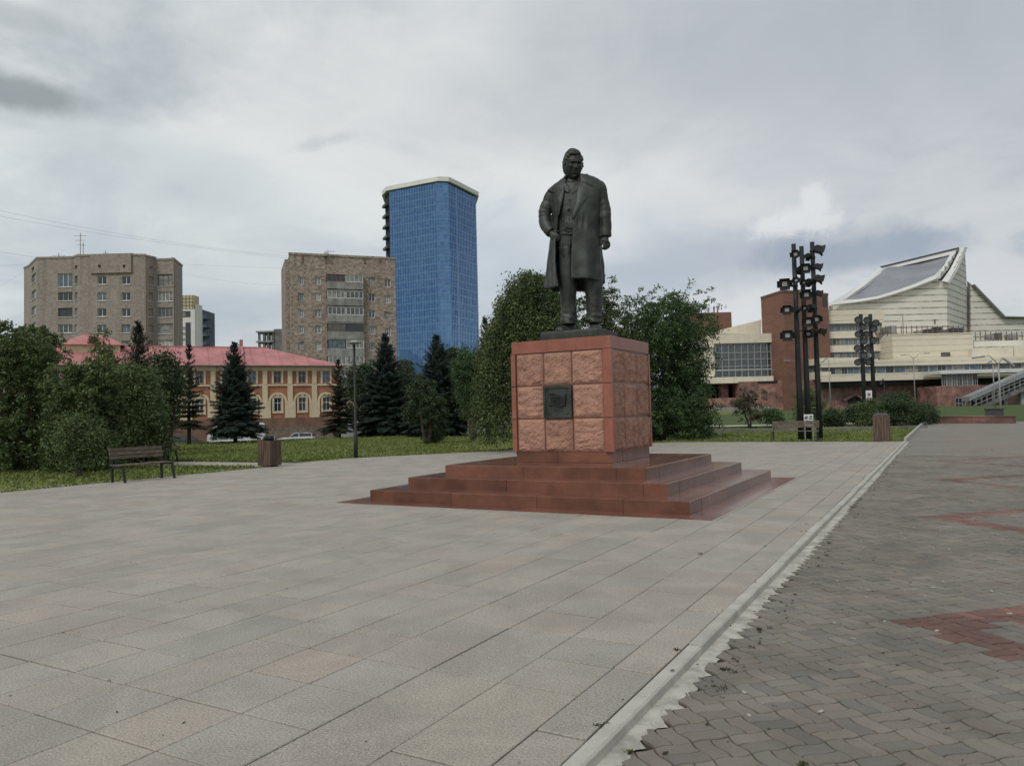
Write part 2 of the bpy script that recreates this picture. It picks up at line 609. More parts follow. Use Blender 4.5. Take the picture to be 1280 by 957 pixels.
def build_plaza():
    base = MB()
    dcut = (CB - CA)
    ncut = (-dcut.y, dcut.x)
    ccut = ncut[0] * CA.x + ncut[1] * CA.y
    reg = [(-19.15, -9), (KX, -9), (KX, PLAZA_Y), (-19.15, PLAZA_Y)]
    reg = clip_poly(reg, ncut, ccut)
    base.prism(reg, -0.10, -0.012)
    path = [(-48, 14.0), (-19.15, 17.75), (-19.15, 21.4), (-20.9, 20.1), (-48, 17.3)]
    base.prism(path, -0.10, -0.0125)
    plz = obj('plaza_pavement', base, M['joint'], kind='structure')
    cells = []
    x = KX
    widths = [0.27] + [0.5] * 36
    y0 = -9.15
    r = random.Random(3)
    for ci, w in enumerate(widths):
        xa, xb = x - w, x
        x = xa
        y = y0 + 0.0
        off = r.choice([0.0, 0.0, 0.5])
        rowg = r.choice([0.0018, 0.0024, 0.0030, 0.0060])
        while y < PLAZA_Y:
            L = 0.5 if r.random() < 0.90 else 1.0
            ya, yb = y, min(y + L, PLAZA_Y)
            y += L
            ga, gb, gc, gd = [r.choice([0.0016, 0.0024, 0.0032, 0.0042, 0.0055]) for _ in range(4)]
            ga = max(ga, rowg)
            gb *= 1.7
            gd *= 1.7
            poly = [(xa + ga, ya + gb), (xb - gc, ya + gb), (xb - gc, yb - gd), (xa + ga, yb - gd)]
            poly = clip_poly(poly, ncut, ccut)
            if len(poly) < 3:
                continue
            cxm, cym = (xa + xb) / 2, (ya + yb) / 2
            # the granite plate of the monument lies here
            if -9.73 < cxm < -2.85 and 10.6 < cym < 17.5:
                if -9.2 < cxm < -3.4 and 11.2 < cym < 16.9:
                    continue
            cells.append((poly, cxm, cym))
    # path slabs
    for i in range(56):
        for j in range(-2, 9):
            xa = -19.15 - 0.5 * (i + 1)
            ya = 14.0 + 0.5 * (j + 2) - 0.0
            poly = [(xa + .003, ya + .003), (xa + .497, ya + .003), (xa + .497, ya + .497), (xa + .003, ya + .497)]
            if ya > 17.2 + 0:
                pass
            n1_, n2_ = (0.1303, -1.0), (-0.1033, 1.0)
            poly = clip_poly(poly, n1_, 0.1303 * -48 - 14.0)
            poly = clip_poly(poly, n2_, 0.1033 * 48 + 17.3)
            if len(poly) >= 3:
                cells.append((poly, xa + .25, ya + .25))
    for i in range(0, 3):
        for j in range(0, 10):
            xa, ya = -19.15 - 0.5 * (i + 1), 19.0 + 0.5 * j
            pass
    near = []
    for c in cells:
        p = frust(c[1], c[2])
        if p and -30 < p[0] < 1310 and p[1] < 1000:
            near.append((p[2], id(c)))
    near.sort()
    keep = set(i for _, i in near[:300])
    stuff = MB()

    def slab_geo(mb, poly, tone, tl):
        n = len(poly)
        cx_ = sum(p[0] for p in poly) / n
        cy_ = sum(p[1] for p in poly) / n
        e = 0.004
        zt = tl[0]
        top = []
        rim = []
        for p in poly:
            z = zt + (p[0] - cx_) * tl[1] + (p[1] - cy_) * tl[2]
            dx, dy = cx_ - p[0], cy_ - p[1]
            L = math.hypot(dx, dy) + 1e-6
            top.append((p[0] + dx / L * e * 1.4, p[1] + dy / L * e * 1.4, z))
            rim.append((p[0], p[1], z - e))
        vs = [(p[0], p[1], -0.05) for p in poly] + rim + top
        fs = [tuple(range(2 * n, 3 * n))]
        for i in range(n):
            j = (i + 1) % n
            fs.append((i, j, j + n, i + n))
            fs.append((i + n, j + n, j + 2 * n, i + 2 * n))
        mb.add(vs, fs, tone)
    for c in cells:
        tl = (r.uniform(-0.0012, 0.0012), r.uniform(-0.003, 0.003), r.uniform(-0.003, 0.003))
        if id(c) in keep:
            mb = MB()
            slab_geo(mb, c[0], 0.0, tl)
            mb.v = [(a - c[1], b_ - c[2], z) for a, b_, z in mb.v]
            obj('slab', mb, M['slab'], plz, TR(c[1], c[2]))
        else:
            slab_geo(stuff, c[0], r.random() * 0.999 + 0.0005, tl)
    obj('slab', stuff, M['slab'], plz, kind='stuff')
    # kerb stones along the right edge
    kr = thing('kerb', 'long low pale concrete kerb between the stone slabs and the block paving', 'kerb', (KX, 10, 0))
    y = -9.0
    k = 0
    while y < 71:
        L = 1.0
        mb = MB()
        # cross-section: flat top then chamfered face
        sec = [(-0.0, -0.12), (0.094, -0.12), (0.092, -0.06), (0.084, -0.010), (0.072, 0.0), (0.0, 0.0)]
        dz = r.uniform(-0.004, 0.004)
        dx = r.uniform(-0.006, 0.006)
        yy0, yy1 = y + 0.004, y + L - 0.004
        bend = lambda q: max(0.0, (q - 62)) ** 2 * 0.012
        r0 = [(KX + 0.004 + a + dx + bend(yy0), yy0, b_ + dz) for a, b_ in sec]
        r1 = [(KX + 0.004 + a + dx + bend(yy1), yy1, b_ + dz) for a, b_ in sec]
        hard = 0.10 if y >= 36 else 0.0
        if hard:
            r0 = [(a, b_, c_ + (hard if c_ > -0.1 else 0)) for a, b_, c_ in r0]
            r1 = [(a, b_, c_ + (hard if c_ > -0.1 else 0)) for a, b_, c_ in r1]
        mb.loft([r0, r1], True)
        obj('kerb_stone', mb, M['kerb'], kr)
        y += L
        k += 1
    # mortar strip with a ragged edge
    mb = MB()
    pts_l, pts_r = [], []
    y = -9.0
    while y < 36:
        pts_l.append((KX + 0.094, y))
        t = (y / 0.1414) % 1.0
        saw = 0.062 * abs(2 * t - 1) * r.uniform(0.5, 1.2)
        wob = 0.05 * (noise.noise(Vector((y * 0.8, 3.3, 0))) + 0.2) + r.uniform(-0.012, 0.012)
        pts_r.append((KX + 0.170 + saw + wob, y))
        y += 0.0354
    n = len(pts_l)
    vs = [(p[0], p[1], -0.054) for p in pts_l] + [((p[0] + q[0]) / 2, p[1], -0.0515) for p, q in zip(pts_l, pts_r)] + [(q[0], q[1], -0.066) for q in pts_r]
    fs = []
    for i in range(n - 1):
        fs += [(i, i + n, i + n + 1, i + 1), (i + n, i + 2 * n, i + 2 * n + 1, i + n + 1)]
    mb.add(vs, fs)
    obj('mortar_strip', mb, M['mortar'], kind='structure', sm=True)


def is_red(x, y):
    if y < 3:
        return False
    k = (y - 6.41 + 3.0) % 5.95 - 3.0
    d = (x + 0.34) - abs(k)
    return 0 <= d < 0.44 and x < 3.6


ZP = -0.058


def build_pavers():
    base = MB()
    base.bbox((KX + 0.10, -9, -0.2), (55, 71, ZP - 0.018))
    pv = obj('block_paving', base, M['joint'], kind='structure')
    Lp, Wp, A = 0.20, 0.10, 0.0088
    c45 = math.sqrt(0.5)
    r = random.Random(5)

    def warp(p):
        return (p[0] + A * math.sin(2 * PI * p[1] / 0.20 + 0.5), p[1] + A * math.sin(2 * PI * p[0] / 0.20))

    def outline(x0, y0, x1, y1):
        g = 0.0036
        x0 += g
        y0 += g
        x1 -= g
        y1 -= g
        out = []
        nx = 6 if x1 - x0 > y1 - y0 else 3
        ny = 6 if nx == 3 else 3
        for i in range(nx):
            out.append((x0 + (x1 - x0) * i / nx, y0))
        for i in range(ny):
            out.append((x1, y0 + (y1 - y0) * i / ny))
        for i in range(nx):
            out.append((x1 - (x1 - x0) * i / nx, y1))
        for i in range(ny):
            out.append((x0, y1 - (y1 - y0) * i / ny))
        return out

    def geo(mb, x0, y0, x1, y1, tone, off=(0, 0), tz=(0, 0, 0), full=True):
        o = outline(x0, y0, x1, y1)
        cx_, cy_ = (x0 + x1) / 2, (y0 + y1) / 2
        n = len(o)
        top, rim, low = [], [], []
        for p in o:
            q = warp(p)
            ins = (p[0] + (cx_ - p[0]) * 0.06 / max(0.5, abs(x1 - x0) / 0.10), p[1] + (cy_ - p[1]) * 0.06 / max(0.5, abs(y1 - y0) / 0.10))
            qi = warp(ins)
            z = tz[0] + tz[1] * (p[0] - cx_) + tz[2] * (p[1] - cy_)
            top.append((qi[0] - off[0], qi[1] - off[1], z))
            rim.append((q[0] - off[0], q[1] - off[1], z - 0.0045))
            low.append((q[0] - off[0], q[1] - off[1], z - 0.03))
        fs = [tuple(range(n))]
        vs = top + rim
        for i in range(n):
            j = (i + 1) % n
            fs.append((i, n + i, n + j, j))
        if full:
            vs += low
            for i in range(n):
                j = (i + 1) % n
                fs.append((n + i, 2 * n + i, 2 * n + j, n + j))
        mb.add(vs, fs, tone)
    Rz = Matrix.Rotation(math.radians(45), 4, 'Z')
    cells = []
    lim = 27.0
    B = 0.20
    N = int(34 / B)
    for bi in range(-N, N):
        for bj in range(-N, N):
            px, py = bi * B + B / 2, bj * B + B / 2
            X, Y = (px - py) * c45, (px + py) * c45
            if X < KX + 0.05 or Y < -1.0 or Y > lim or X > 3.0 + 0.42 * max(0, Y):
                continue
            if Y < 3 and X > 5:
                continue
            hor = (bi + bj) % 2 == 0
            for h in (0, 1):
                if hor:
                    rect = (bi * B, bj * B + h * Wp, bi * B + Lp, bj * B + h * Wp + Wp)
                else:
                    rect = (bi * B + h * Wp, bj * B, bi * B + h * Wp + Wp, bj * B + Lp)
                mx, my = (rect[0] + rect[2]) / 2, (rect[1] + rect[3]) / 2
                X, Y = (mx - my) * c45, (mx + my) * c45
                if X < KX + 0.185:
                    continue
                p = frust(X, Y, ZP)
                cells.append((rect, hor, h, X, Y, mx, my, p))
    vis = [(c[7][2], i) for i, c in enumerate(cells) if c[7] and -20 < c[7][0] < 1300 and c[7][1] < 985]
    vis.sort()
    keep = set(i for _, i in vis[:300])
    cache = {}
    st, sr = MB(), MB()
    for i, c in enumerate(cells):
        rect, hor, h, X, Y, mx, my, p = c
        red = is_red(X, Y)
        if i in keep:
            # the wave has the period of the laying module, so alike pieces share their mesh
            key = (hor, h, red)
            if key not in cache:
                mb = MB()
                bx, by = (0, 0)
                rr = (0, h * Wp, Lp, h * Wp + Wp) if hor else (h * Wp, 0, h * Wp + Wp, Lp)
                geo(mb, *rr, 0.0, off=((rr[0] + rr[2]) / 2, (rr[1] + rr[3]) / 2))
                cache[key] = mb.mesh('paver', M['paver_red'] if red else M['paver'])
            T = Matrix.Translation((X, Y, ZP + r.uniform(-0.003, 0.002))) @ Rz @ Matrix.Rotation(r.uniform(-0.014, 0.014), 4, 'X') @ Matrix.Rotation(r.uniform(-0.014, 0.014), 4, 'Y') @ Matrix.Rotation(r.uniform(-0.02, 0.02), 4, 'Z')
            obj('paver', cache[key], None, pv, T)
        else:
            geo(sr if red else st, *rect, r.random() * 0.998 + 0.001, tz=(ZP + r.uniform(-0.003, 0.002), r.uniform(-.014, .014), r.uniform(-.014, .014)), full=(Y < 12))
    for mb, mm in ((st, M['paver']), (sr, M['paver_red'])):
        o = obj('paver', mb, mm, pv, Rz, kind='stuff')
    # beyond the modelled pavers the surface takes over
    m, nt, b = new_mat('far_paving')
    pos = nd(nt, 'ShaderNodeNewGeometry').outputs['Position']
    sp = nd(nt, 'ShaderNodeSeparateXYZ', inp={0: pos})
    t1 = nd(nt, 'ShaderNodeTexNoise', inp={'Vector': pos, 'Scale': 0.4, 'Detail': 6.0, 'Roughness': 0.65}).outputs[0]
    t2 = nd(nt, 'ShaderNodeTexNoise', inp={'Vector': pos, 'Scale': 7.0, 'Detail': 4.0, 'Roughness': 0.7}).outputs[0]
    k = mth(nt, 'SUBTRACT', mth(nt, 'MODULO', mth(nt, 'ADD', sp.outputs[1], -3.41), 5.95), 3.0)
    d = mth(nt, 'SUBTRACT', mth(nt, 'ADD', sp.outputs[0], 0.34), mth(nt, 'ABSOLUTE', k))
    band = mth(nt, 'MULTIPLY', mth(nt, 'GREATER_THAN', d, 0.0), mth(nt, 'LESS_THAN', d, 0.5))
    band = mth(nt, 'MULTIPLY', band, mth(nt, 'LESS_THAN', sp.outputs[0], 3.6))
    c = mixc(nt, smooth(nt, t1, 0.3, 0.7), (0.18, 0.165, 0.135), (0.22, 0.205, 0.175))
    c = mixc(nt, mth(nt, 'MULTIPLY', band, 0.4), c, (0.26, 0.12, 0.10))
    c = mixc(nt, smooth(nt, t2, 0.62, 0.4, 0.0, 0.35), c, (0.12, 0.11, 0.09))
    nt.links.new(c, b.inputs['Base Color'])
    b.inputs['Roughness'].default_value = 0.85
    bp = nd(nt, 'ShaderNodeBump', inp={'Strength': 0.5, 'Distance': 0.01, 'Height': t2})
    nt.links.new(bp.outputs[0], b.inputs['Normal'])
    mb = MB()
    mb.bbox((KX + 0.10, lim - 0.1, -0.15), (55, 71, ZP - 0.002))
    mb2 = MB()
    mb2.bbox((3.0 + 0.42 * lim, -9, -0.15), (55, lim - 0.1, ZP - 0.002))
    obj('paving_far', mb, m, pv, kind='stuff')
    obj('paving_side', mb2, m, pv, kind='stuff')


build_plaza()
build_pavers()

# ------------------------------------------------------------------ monument
PX, PY = -6.29, 14.02
GAP = 0.006


def granite_ring(parent, half, z0, z1, depth, lens, name, m, full=False, bev=0.011):
    """a square course of granite stones round the centre; corners mitre-free, butted"""
    r = random.Random(int(half * 100))
    cx_, cy_ = PX, PY
    # front and back rows run full width, side rows between them
    for s_ in (-1, 1):
        xs = [cx_ - half]
        while xs[-1] < cx_ + half - 0.3:
            xs.append(min(cx_ + half, xs[-1] + lens * r.uniform(0.85, 1.15)))
        if cx_ + half - xs[-1] > 1e-4:
            xs[-1] = cx_ + half
        for a, b_ in zip(xs[:-1], xs[1:]):
            y0 = cy_ - half if s_ < 0 else cy_ + half - depth
            mb = MB()
            mb.bbox((a + GAP / 2, y0, z0), (b_ - GAP / 2, y0 + depth, z1), bev=bev)
            obj(name, mb, m, parent)
        ys = [cy_ - half + depth]
        while ys[-1] < cy_ + half - depth - 0.3:
            ys.append(min(cy_ + half - depth, ys[-1] + lens * r.uniform(0.85, 1.15)))
        ys[-1] = cy_ + half - depth
        for a, b_ in zip(ys[:-1], ys[1:]):
            x0 = cx_ - half if s_ < 0 else cx_ + half - depth
            mb = MB()
            mb.bbox((x0, a + GAP / 2 + (GAP / 2 if a == ys[0] else 0), z0), (x0 + depth, b_ - GAP / 2, z1), bev=bev)
            obj(name, mb, m, parent)


def rough_block(w, h, seed, style):
    """split-faced block: a displaced grid in local x (width), z (height), facing -y"""
    nx, nz = max(8, int(w / 0.028)), max(8, int(h / 0.028))
    vs, fs = [], []
    rv = random.Random(seed)
    ox, oz = rv.uniform(0, 50), rv.uniform(0, 50)
    for j in range(nz + 1):
        for i in range(nx + 1):
            x, z = w * i / nx, h * j / nz
            e = min(x, w - x, z, h - z)
            k = sstep(0.0, 0.05, e)
            if style == 'ripple':
                zz = z + 0.03 * noise.noise(Vector((x * 4, ox, z * 2)))
                d = 0.018 * (noise.noise(Vector((x * 2.2 + ox, 0, zz * 15 + oz))) + 0.35) + 0.012 * noise.noise(Vector((x * 9 + ox, 2, zz * 22)))
            elif style == 'ridge':
                zz = z + 0.05 * x
                d = 0.034 * noise.noise(Vector((x * 3 + ox, 0, zz * 13 + oz))) + 0.012 * noise.noise(Vector((x * 16, 1, zz * 20 + oz)))
            else:
                d = 0.030 * noise.noise(Vector((x * 4 + ox, 0, z * 4 + oz))) + 0.020 * noise.noise(Vector((x * 11 + ox, 0, z * 11 + oz))) + 0.012 * noise.noise(Vector((x * 25, 1, z * 25 + oz)))
            d = (d * 0.85 + 0.008 * noise.noise(Vector((x * 42 + ox, 3, z * 42))) + 0.026) * k
            vs.append((x, -d - 0.004, z))
    for j in range(nz):
        for i in range(nx):
            a = j * (nx + 1) + i
            fs.append((a, a + 1, a + nx + 2, a + nx + 1))
    b = len(vs)
    ring = [i for i in range(nx + 1)] + [j * (nx + 1) + nx for j in range(1, nz + 1)] + [nz * (nx + 1) + i for i in range(nx - 1, -1, -1)] + [j * (nx + 1) for j in range(nz - 1, 0, -1)]
    for i in ring:
        vs.append((vs[i][0], 0.05, vs[i][2]))
    n = len(ring)
    for i in range(n):
        j = (i + 1) % n
        fs.append((ring[i], b + i, b + j, ring[j]))
    return MB().add(vs, fs)


def build_monument():
    steps = thing('stepped_platform', 'three-step polished red granite platform under the pedestal', 'steps', (PX, PY, 0))
    granite_ring(steps, 3.44, -0.04, 0.006, 0.44, 1.25, 'border_stone', M['gran_pol'], bev=0.003)
    for half, z0, z1, ln, dp in ((3.0, 0.0, 0.2, 1.75, 0.62), (2.5, 0.19, 0.4, 2.2, 0.62), (2.0, 0.39, 0.6, 1.95, 0.62)):
        granite_ring(steps, half, z0, z1, dp, ln, 'step_stone', M['gran_pol'])
    core = MB()
    core.bbox((PX - 2.4, PY - 2.4, 0.0), (PX + 2.4, PY + 2.4, 0.17))
    core.bbox((PX - 1.9, PY - 1.9, 0.17), (PX + 1.9, PY + 1.9, 0.37))
    obj('core', core, M['gran_pol'], steps)
    h = 2.0 - 0.62
    for i in range(2):
        for j in range(2):
            mb = MB()
            mb.bbox((PX - h + i * h + GAP / 2, PY - h + j * h + GAP / 2, 0.37), (PX - h + (i + 1) * h - GAP / 2, PY - h + (j + 1) * h - GAP / 2, 0.5995), bev=0.002)
            obj('paving_slab', mb, M['gran_pol'], steps)
    ped = thing('pedestal', 'square red granite pedestal of rough split blocks with a dark plaque on its front', 'pedestal', (PX, PY, 0.6))
    granite_ring(ped, 1.0, 0.603, 0.81, 0.5, 1.0, 'plinth_stone', M['gran_pol'], bev=0.004)
    H0, H1 = 0.80, 2.70
    hb = 1.05
    core = MB()
    core.bbox((PX - hb + 0.045, PY - hb + 0.045, H0 + 0.002), (PX + hb - 0.045, PY + hb - 0.045, H1 - 0.002))
    obj('core', core, M['gran_pol'], ped)
    # cap course
    mb = MB()
    ch = 1.035
    for k, (a, b_) in enumerate(((-ch, -ch + 0.78), (-ch + 0.783, -ch + 1.38), (-ch + 1.383, ch))):
        mb = MB()
        mb.bbox((PX + a, PY - ch, H1), (PX + b_, PY + ch, H1 + 0.23), bev=0.004)
        obj('cap_stone', mb, M['gran_cap'], ped)
    rows = [(0.812, 1.418), (1.446, 2.048), (2.076, 2.682)]
    # columns on the front: (x0, x1) from the left corner
    front = [(0.110, 0.680), (0.710, 1.272), (1.302, 1.908)]
    side = [(0.035, 0.680), (0.710, 1.350), (1.380, 2.06)]
    styles = {(0, 0): 'rough', (1, 0): 'rough', (2, 0): 'ripple', (0, 1): 'ridge', (2, 1): 'rough', (0, 2): 'rough', (1, 2): 'rough', (2, 2): 'rough'}
    for fi, (ang, cols) in enumerate(((0, front), (PI / 2, side), (PI, front), (-PI / 2, side))):
        for ri, (z0, z1) in enumerate(rows):
            for ci, (a, b_) in enumerate(cols):
                if fi == 0 and ri == 1 and ci == 1:
                    continue
                st = styles.get((ci, ri), 'rough') if fi == 0 else ('ripple' if (ci == 0 and ri == 2) else 'rough')
                bl = rough_block(b_ - a, z1 - z0, fi * 20 + ri * 5 + ci, st)
                Mw = Matrix.Translation((PX, PY, 0)) @ Matrix.Rotation(ang, 4, 'Z') @ Matrix.Translation((-hb + a, -hb + 0.045, z0))
                obj('block', bl, M['gran_rough'], ped, Mw, sm=False)
    # smooth corner strips in three lengths on front and back
    for ang in (0, PI):
        Mw = Matrix.Translation((PX, PY, 0)) @ Matrix.Rotation(ang, 4, 'Z')
        for ri, (z0, z1) in enumerate(rows):
            for a, b_ in ((0.0, 0.095), (1.93, 2.10)):
                mb = MB()
                mb.bbox((-hb + a, -hb, z0 - 0.006), (-hb + b_, -hb + 0.08, z1 + 0.006), bev=0.003)
                obj('corner_strip', mb, M['gran_cap'], ped, Mw)
    # plaque
    fr = MB()
    x0, x1, z0, z1 = PX - hb + 0.70, PX - hb + 1.285, 1.445, 2.05
    y = PY - hb
    fr.bbox((x0, y - 0.002, z0), (x1, y + 0.05, z1))
    mb_ = MB()
    w = 0.045
    for a, b_ in (((x0, z0), (x1, z0 + w)), ((x0, z1 - w), (x1, z1)), ((x0, z0 + w), (x0 + w, z1 - w)), ((x1 - w, z0 + w), (x1, z1 - w))):
        mb_.bbox((a[0], y - 0.02, a[1]), (b_[0], y - 0.002, b_[1]))
    for sx, sz in ((0, 0), (1, 0), (1, 1), (0, 1)):
        cx_ = x0 + w + 0.002 if sx == 0 else x1 - w - 0.002
        cz_ = z0 + w + 0.002 if sz == 0 else z1 - w - 0.002
        dx, dz = (1 if sx == 0 else -1), (1 if sz == 0 else -1)
        mb_.bar((cx_ + dx * 0.015, y - 0.008, cz_ + dz * 0.06), (cx_ + dx * 0.06, y - 0.008, cz_ + dz * 0.015), 0.014, 0.014)
    pl = obj('plaque', fr, M['bronze'], ped)
    obj('frame', mb_, M['bronze'], pl)
    # relief of an unrolled scroll with raised, worn lettering lines
    sc_ = MB()
    cxm, czm = (x0 + x1) / 2, (z0 + z1) / 2 + 0.01
    n = 14
    top, bot = [], []
    for i in range(n + 1):
        t = i / n
        xx = cxm - 0.19 + 0.38 * t
        top.append((xx, y - 0.03 - 0.012 * math.sin(t * 9), czm + 0.115 + 0.025 * math.sin(t * PI * 2.2)))
        bot.append((xx * 0.9 + cxm * 0.1, y - 0.03 - 0.012 * math.cos(t * 7), czm - 0.095 + 0.02 * math.sin(t * PI * 2 + 1)))
    pts = top + bot[::-1]
    sc_.slabpoly(pts, (0, 0.028, 0))
    obj('relief', sc_, M['bronze_dk'], pl)
    rr = random.Random(8)
    ln = MB()
    for k in range(4):
        zz = czm + 0.07 - k * 0.042
        xx = cxm - 0.13
        while xx < cxm + 0.12:
            w_ = rr.uniform(0.012, 0.03)
            ln.bbox((xx, y - 0.046, zz), (xx + w_, y - 0.028, zz + 0.018))
            xx += w_ + 0.01
    for k in range(2):
        zz = czm - 0.155 - k * 0.035
        xx = cxm - 0.10
        while xx < cxm + 0.10:
            w_ = rr.uniform(0.012, 0.024)
            ln.bbox((xx, y - 0.012, zz), (xx + w_, y - 0.002, zz + 0.016))
            xx += w_ + 0.009
    obj('worn_relief_lines', ln, M['bronze'], pl, kind='stuff')


build_monument()
# ------------------------------------------------------------------ statue
ST = Vector((-6.25, 13.84, 3.13))
SU, SV_ = Vector((0.911, 0.411, 0)).normalized(), Vector((0.411, -0.911, 0)).normalized()
SM = Matrix([[SU.x, SV_.x, 0, ST.x], [SU.y, SV_.y, 0, ST.y], [0, 0, 1, ST.z], [0, 0, 0, 1]])


def sP(x, y, v=0.0):
    """point of the statue: outline coordinates measured in the photograph, v = forward in the same unit"""
    d = ray(620 + x / 3.83, 170 + y / 3.83)
    n = SV_
    t = (ST.x * n.x + ST.y * n.y) / (d[0] * n.x + d[1] * n.y)
    p = Vector((d[0] * t, d[1] * t, d[2] * t + EYE)) - ST
    return Vector((p.dot(SU), v * 0.00413, p.z))


SK = 0.00413


def voxel(mb, size, it=2, name='mesh', mtl=None, fac=0.5):
    me = mb.mesh(name + '_raw')
    o = bpy.data.objects.new('tmp', me)
    C.objects.link(o)
    r = o.modifiers.new('r', 'REMESH')
    r.mode = 'VOXEL'
    r.voxel_size = size
    s = o.modifiers.new('s', 'SMOOTH')
    s.iterations = it
    s.factor = fac
    dg = bpy.context.evaluated_depsgraph_get()
    dg.update()
    out = bpy.data.meshes.new_from_object(o.evaluated_get(dg))
    out.name = name
    bpy.data.objects.remove(o)
    out.materials.clear()
    if mtl:
        out.materials.append(mtl)
    out.polygons.foreach_set('use_smooth', [True] * len(out.polygons))
    return out


def lerp_tab(tab, y):
    if y <= tab[0][0]:
        return tab[0][1:]
    for a, b in zip(tab[:-1], tab[1:]):
        if y <= b[0]:
            t = (y - a[0]) / (b[0] - a[0])
            return tuple(p + (q - p) * t for p, q in zip(a[1:], b[1:]))
    return tab[-1][1:]


def sring(y, xl, xr, vc, b, n=36, p=2.4, mod=None):
    xc, a = (xl + xr) / 2, (xr - xl) / 2
    out = []
    for k in range(n):
        th = 2 * PI * k / n
        c, s = math.cos(th), math.sin(th)
        r = (abs(c) ** p + abs(s) ** p) ** (-1 / p)
        m_ = 1 + (mod(th) if mod else 0)
        out.append(sP(xc + a * r * c * m_, y, vc + b * r * s * m_))
    return out


def sF(x, y, v=0.0):
    """like sP for points in front of the figure's middle plane, seen from below"""
    z = sP(x, y).z + ST.z
    return sP(x, y + v * (z - EYE) / 15.2, v)


def stube(mb, pts, n=14, flat=1.0):
    """pts: (x, y, v, radius) in outline units"""
    P = [sF(a, b, c) for a, b, c, _ in pts]
    mb.tube(P, [q[3] * SK for q in pts], n)


def densify(pts, k=5):
    """smooth catmull-rom through (x,y,v,r) points"""
    out = []
    n = len(pts)
    for i in range(n - 1):
        p0, p1, p2, p3 = pts[max(i - 1, 0)], pts[i], pts[i + 1], pts[min(i + 2, n - 1)]
        for j in range(k):
            t = j / k
            out.append(tuple(0.5 * ((2 * b) + (-a + c) * t + (2 * a - 5 * b + 4 * c - d) * t * t + (-a + 3 * b - 3 * c + d) * t ** 3) for a, b, c, d in zip(p0, p1, p2, p3)))
    out.append(tuple(pts[-1]))
    return out


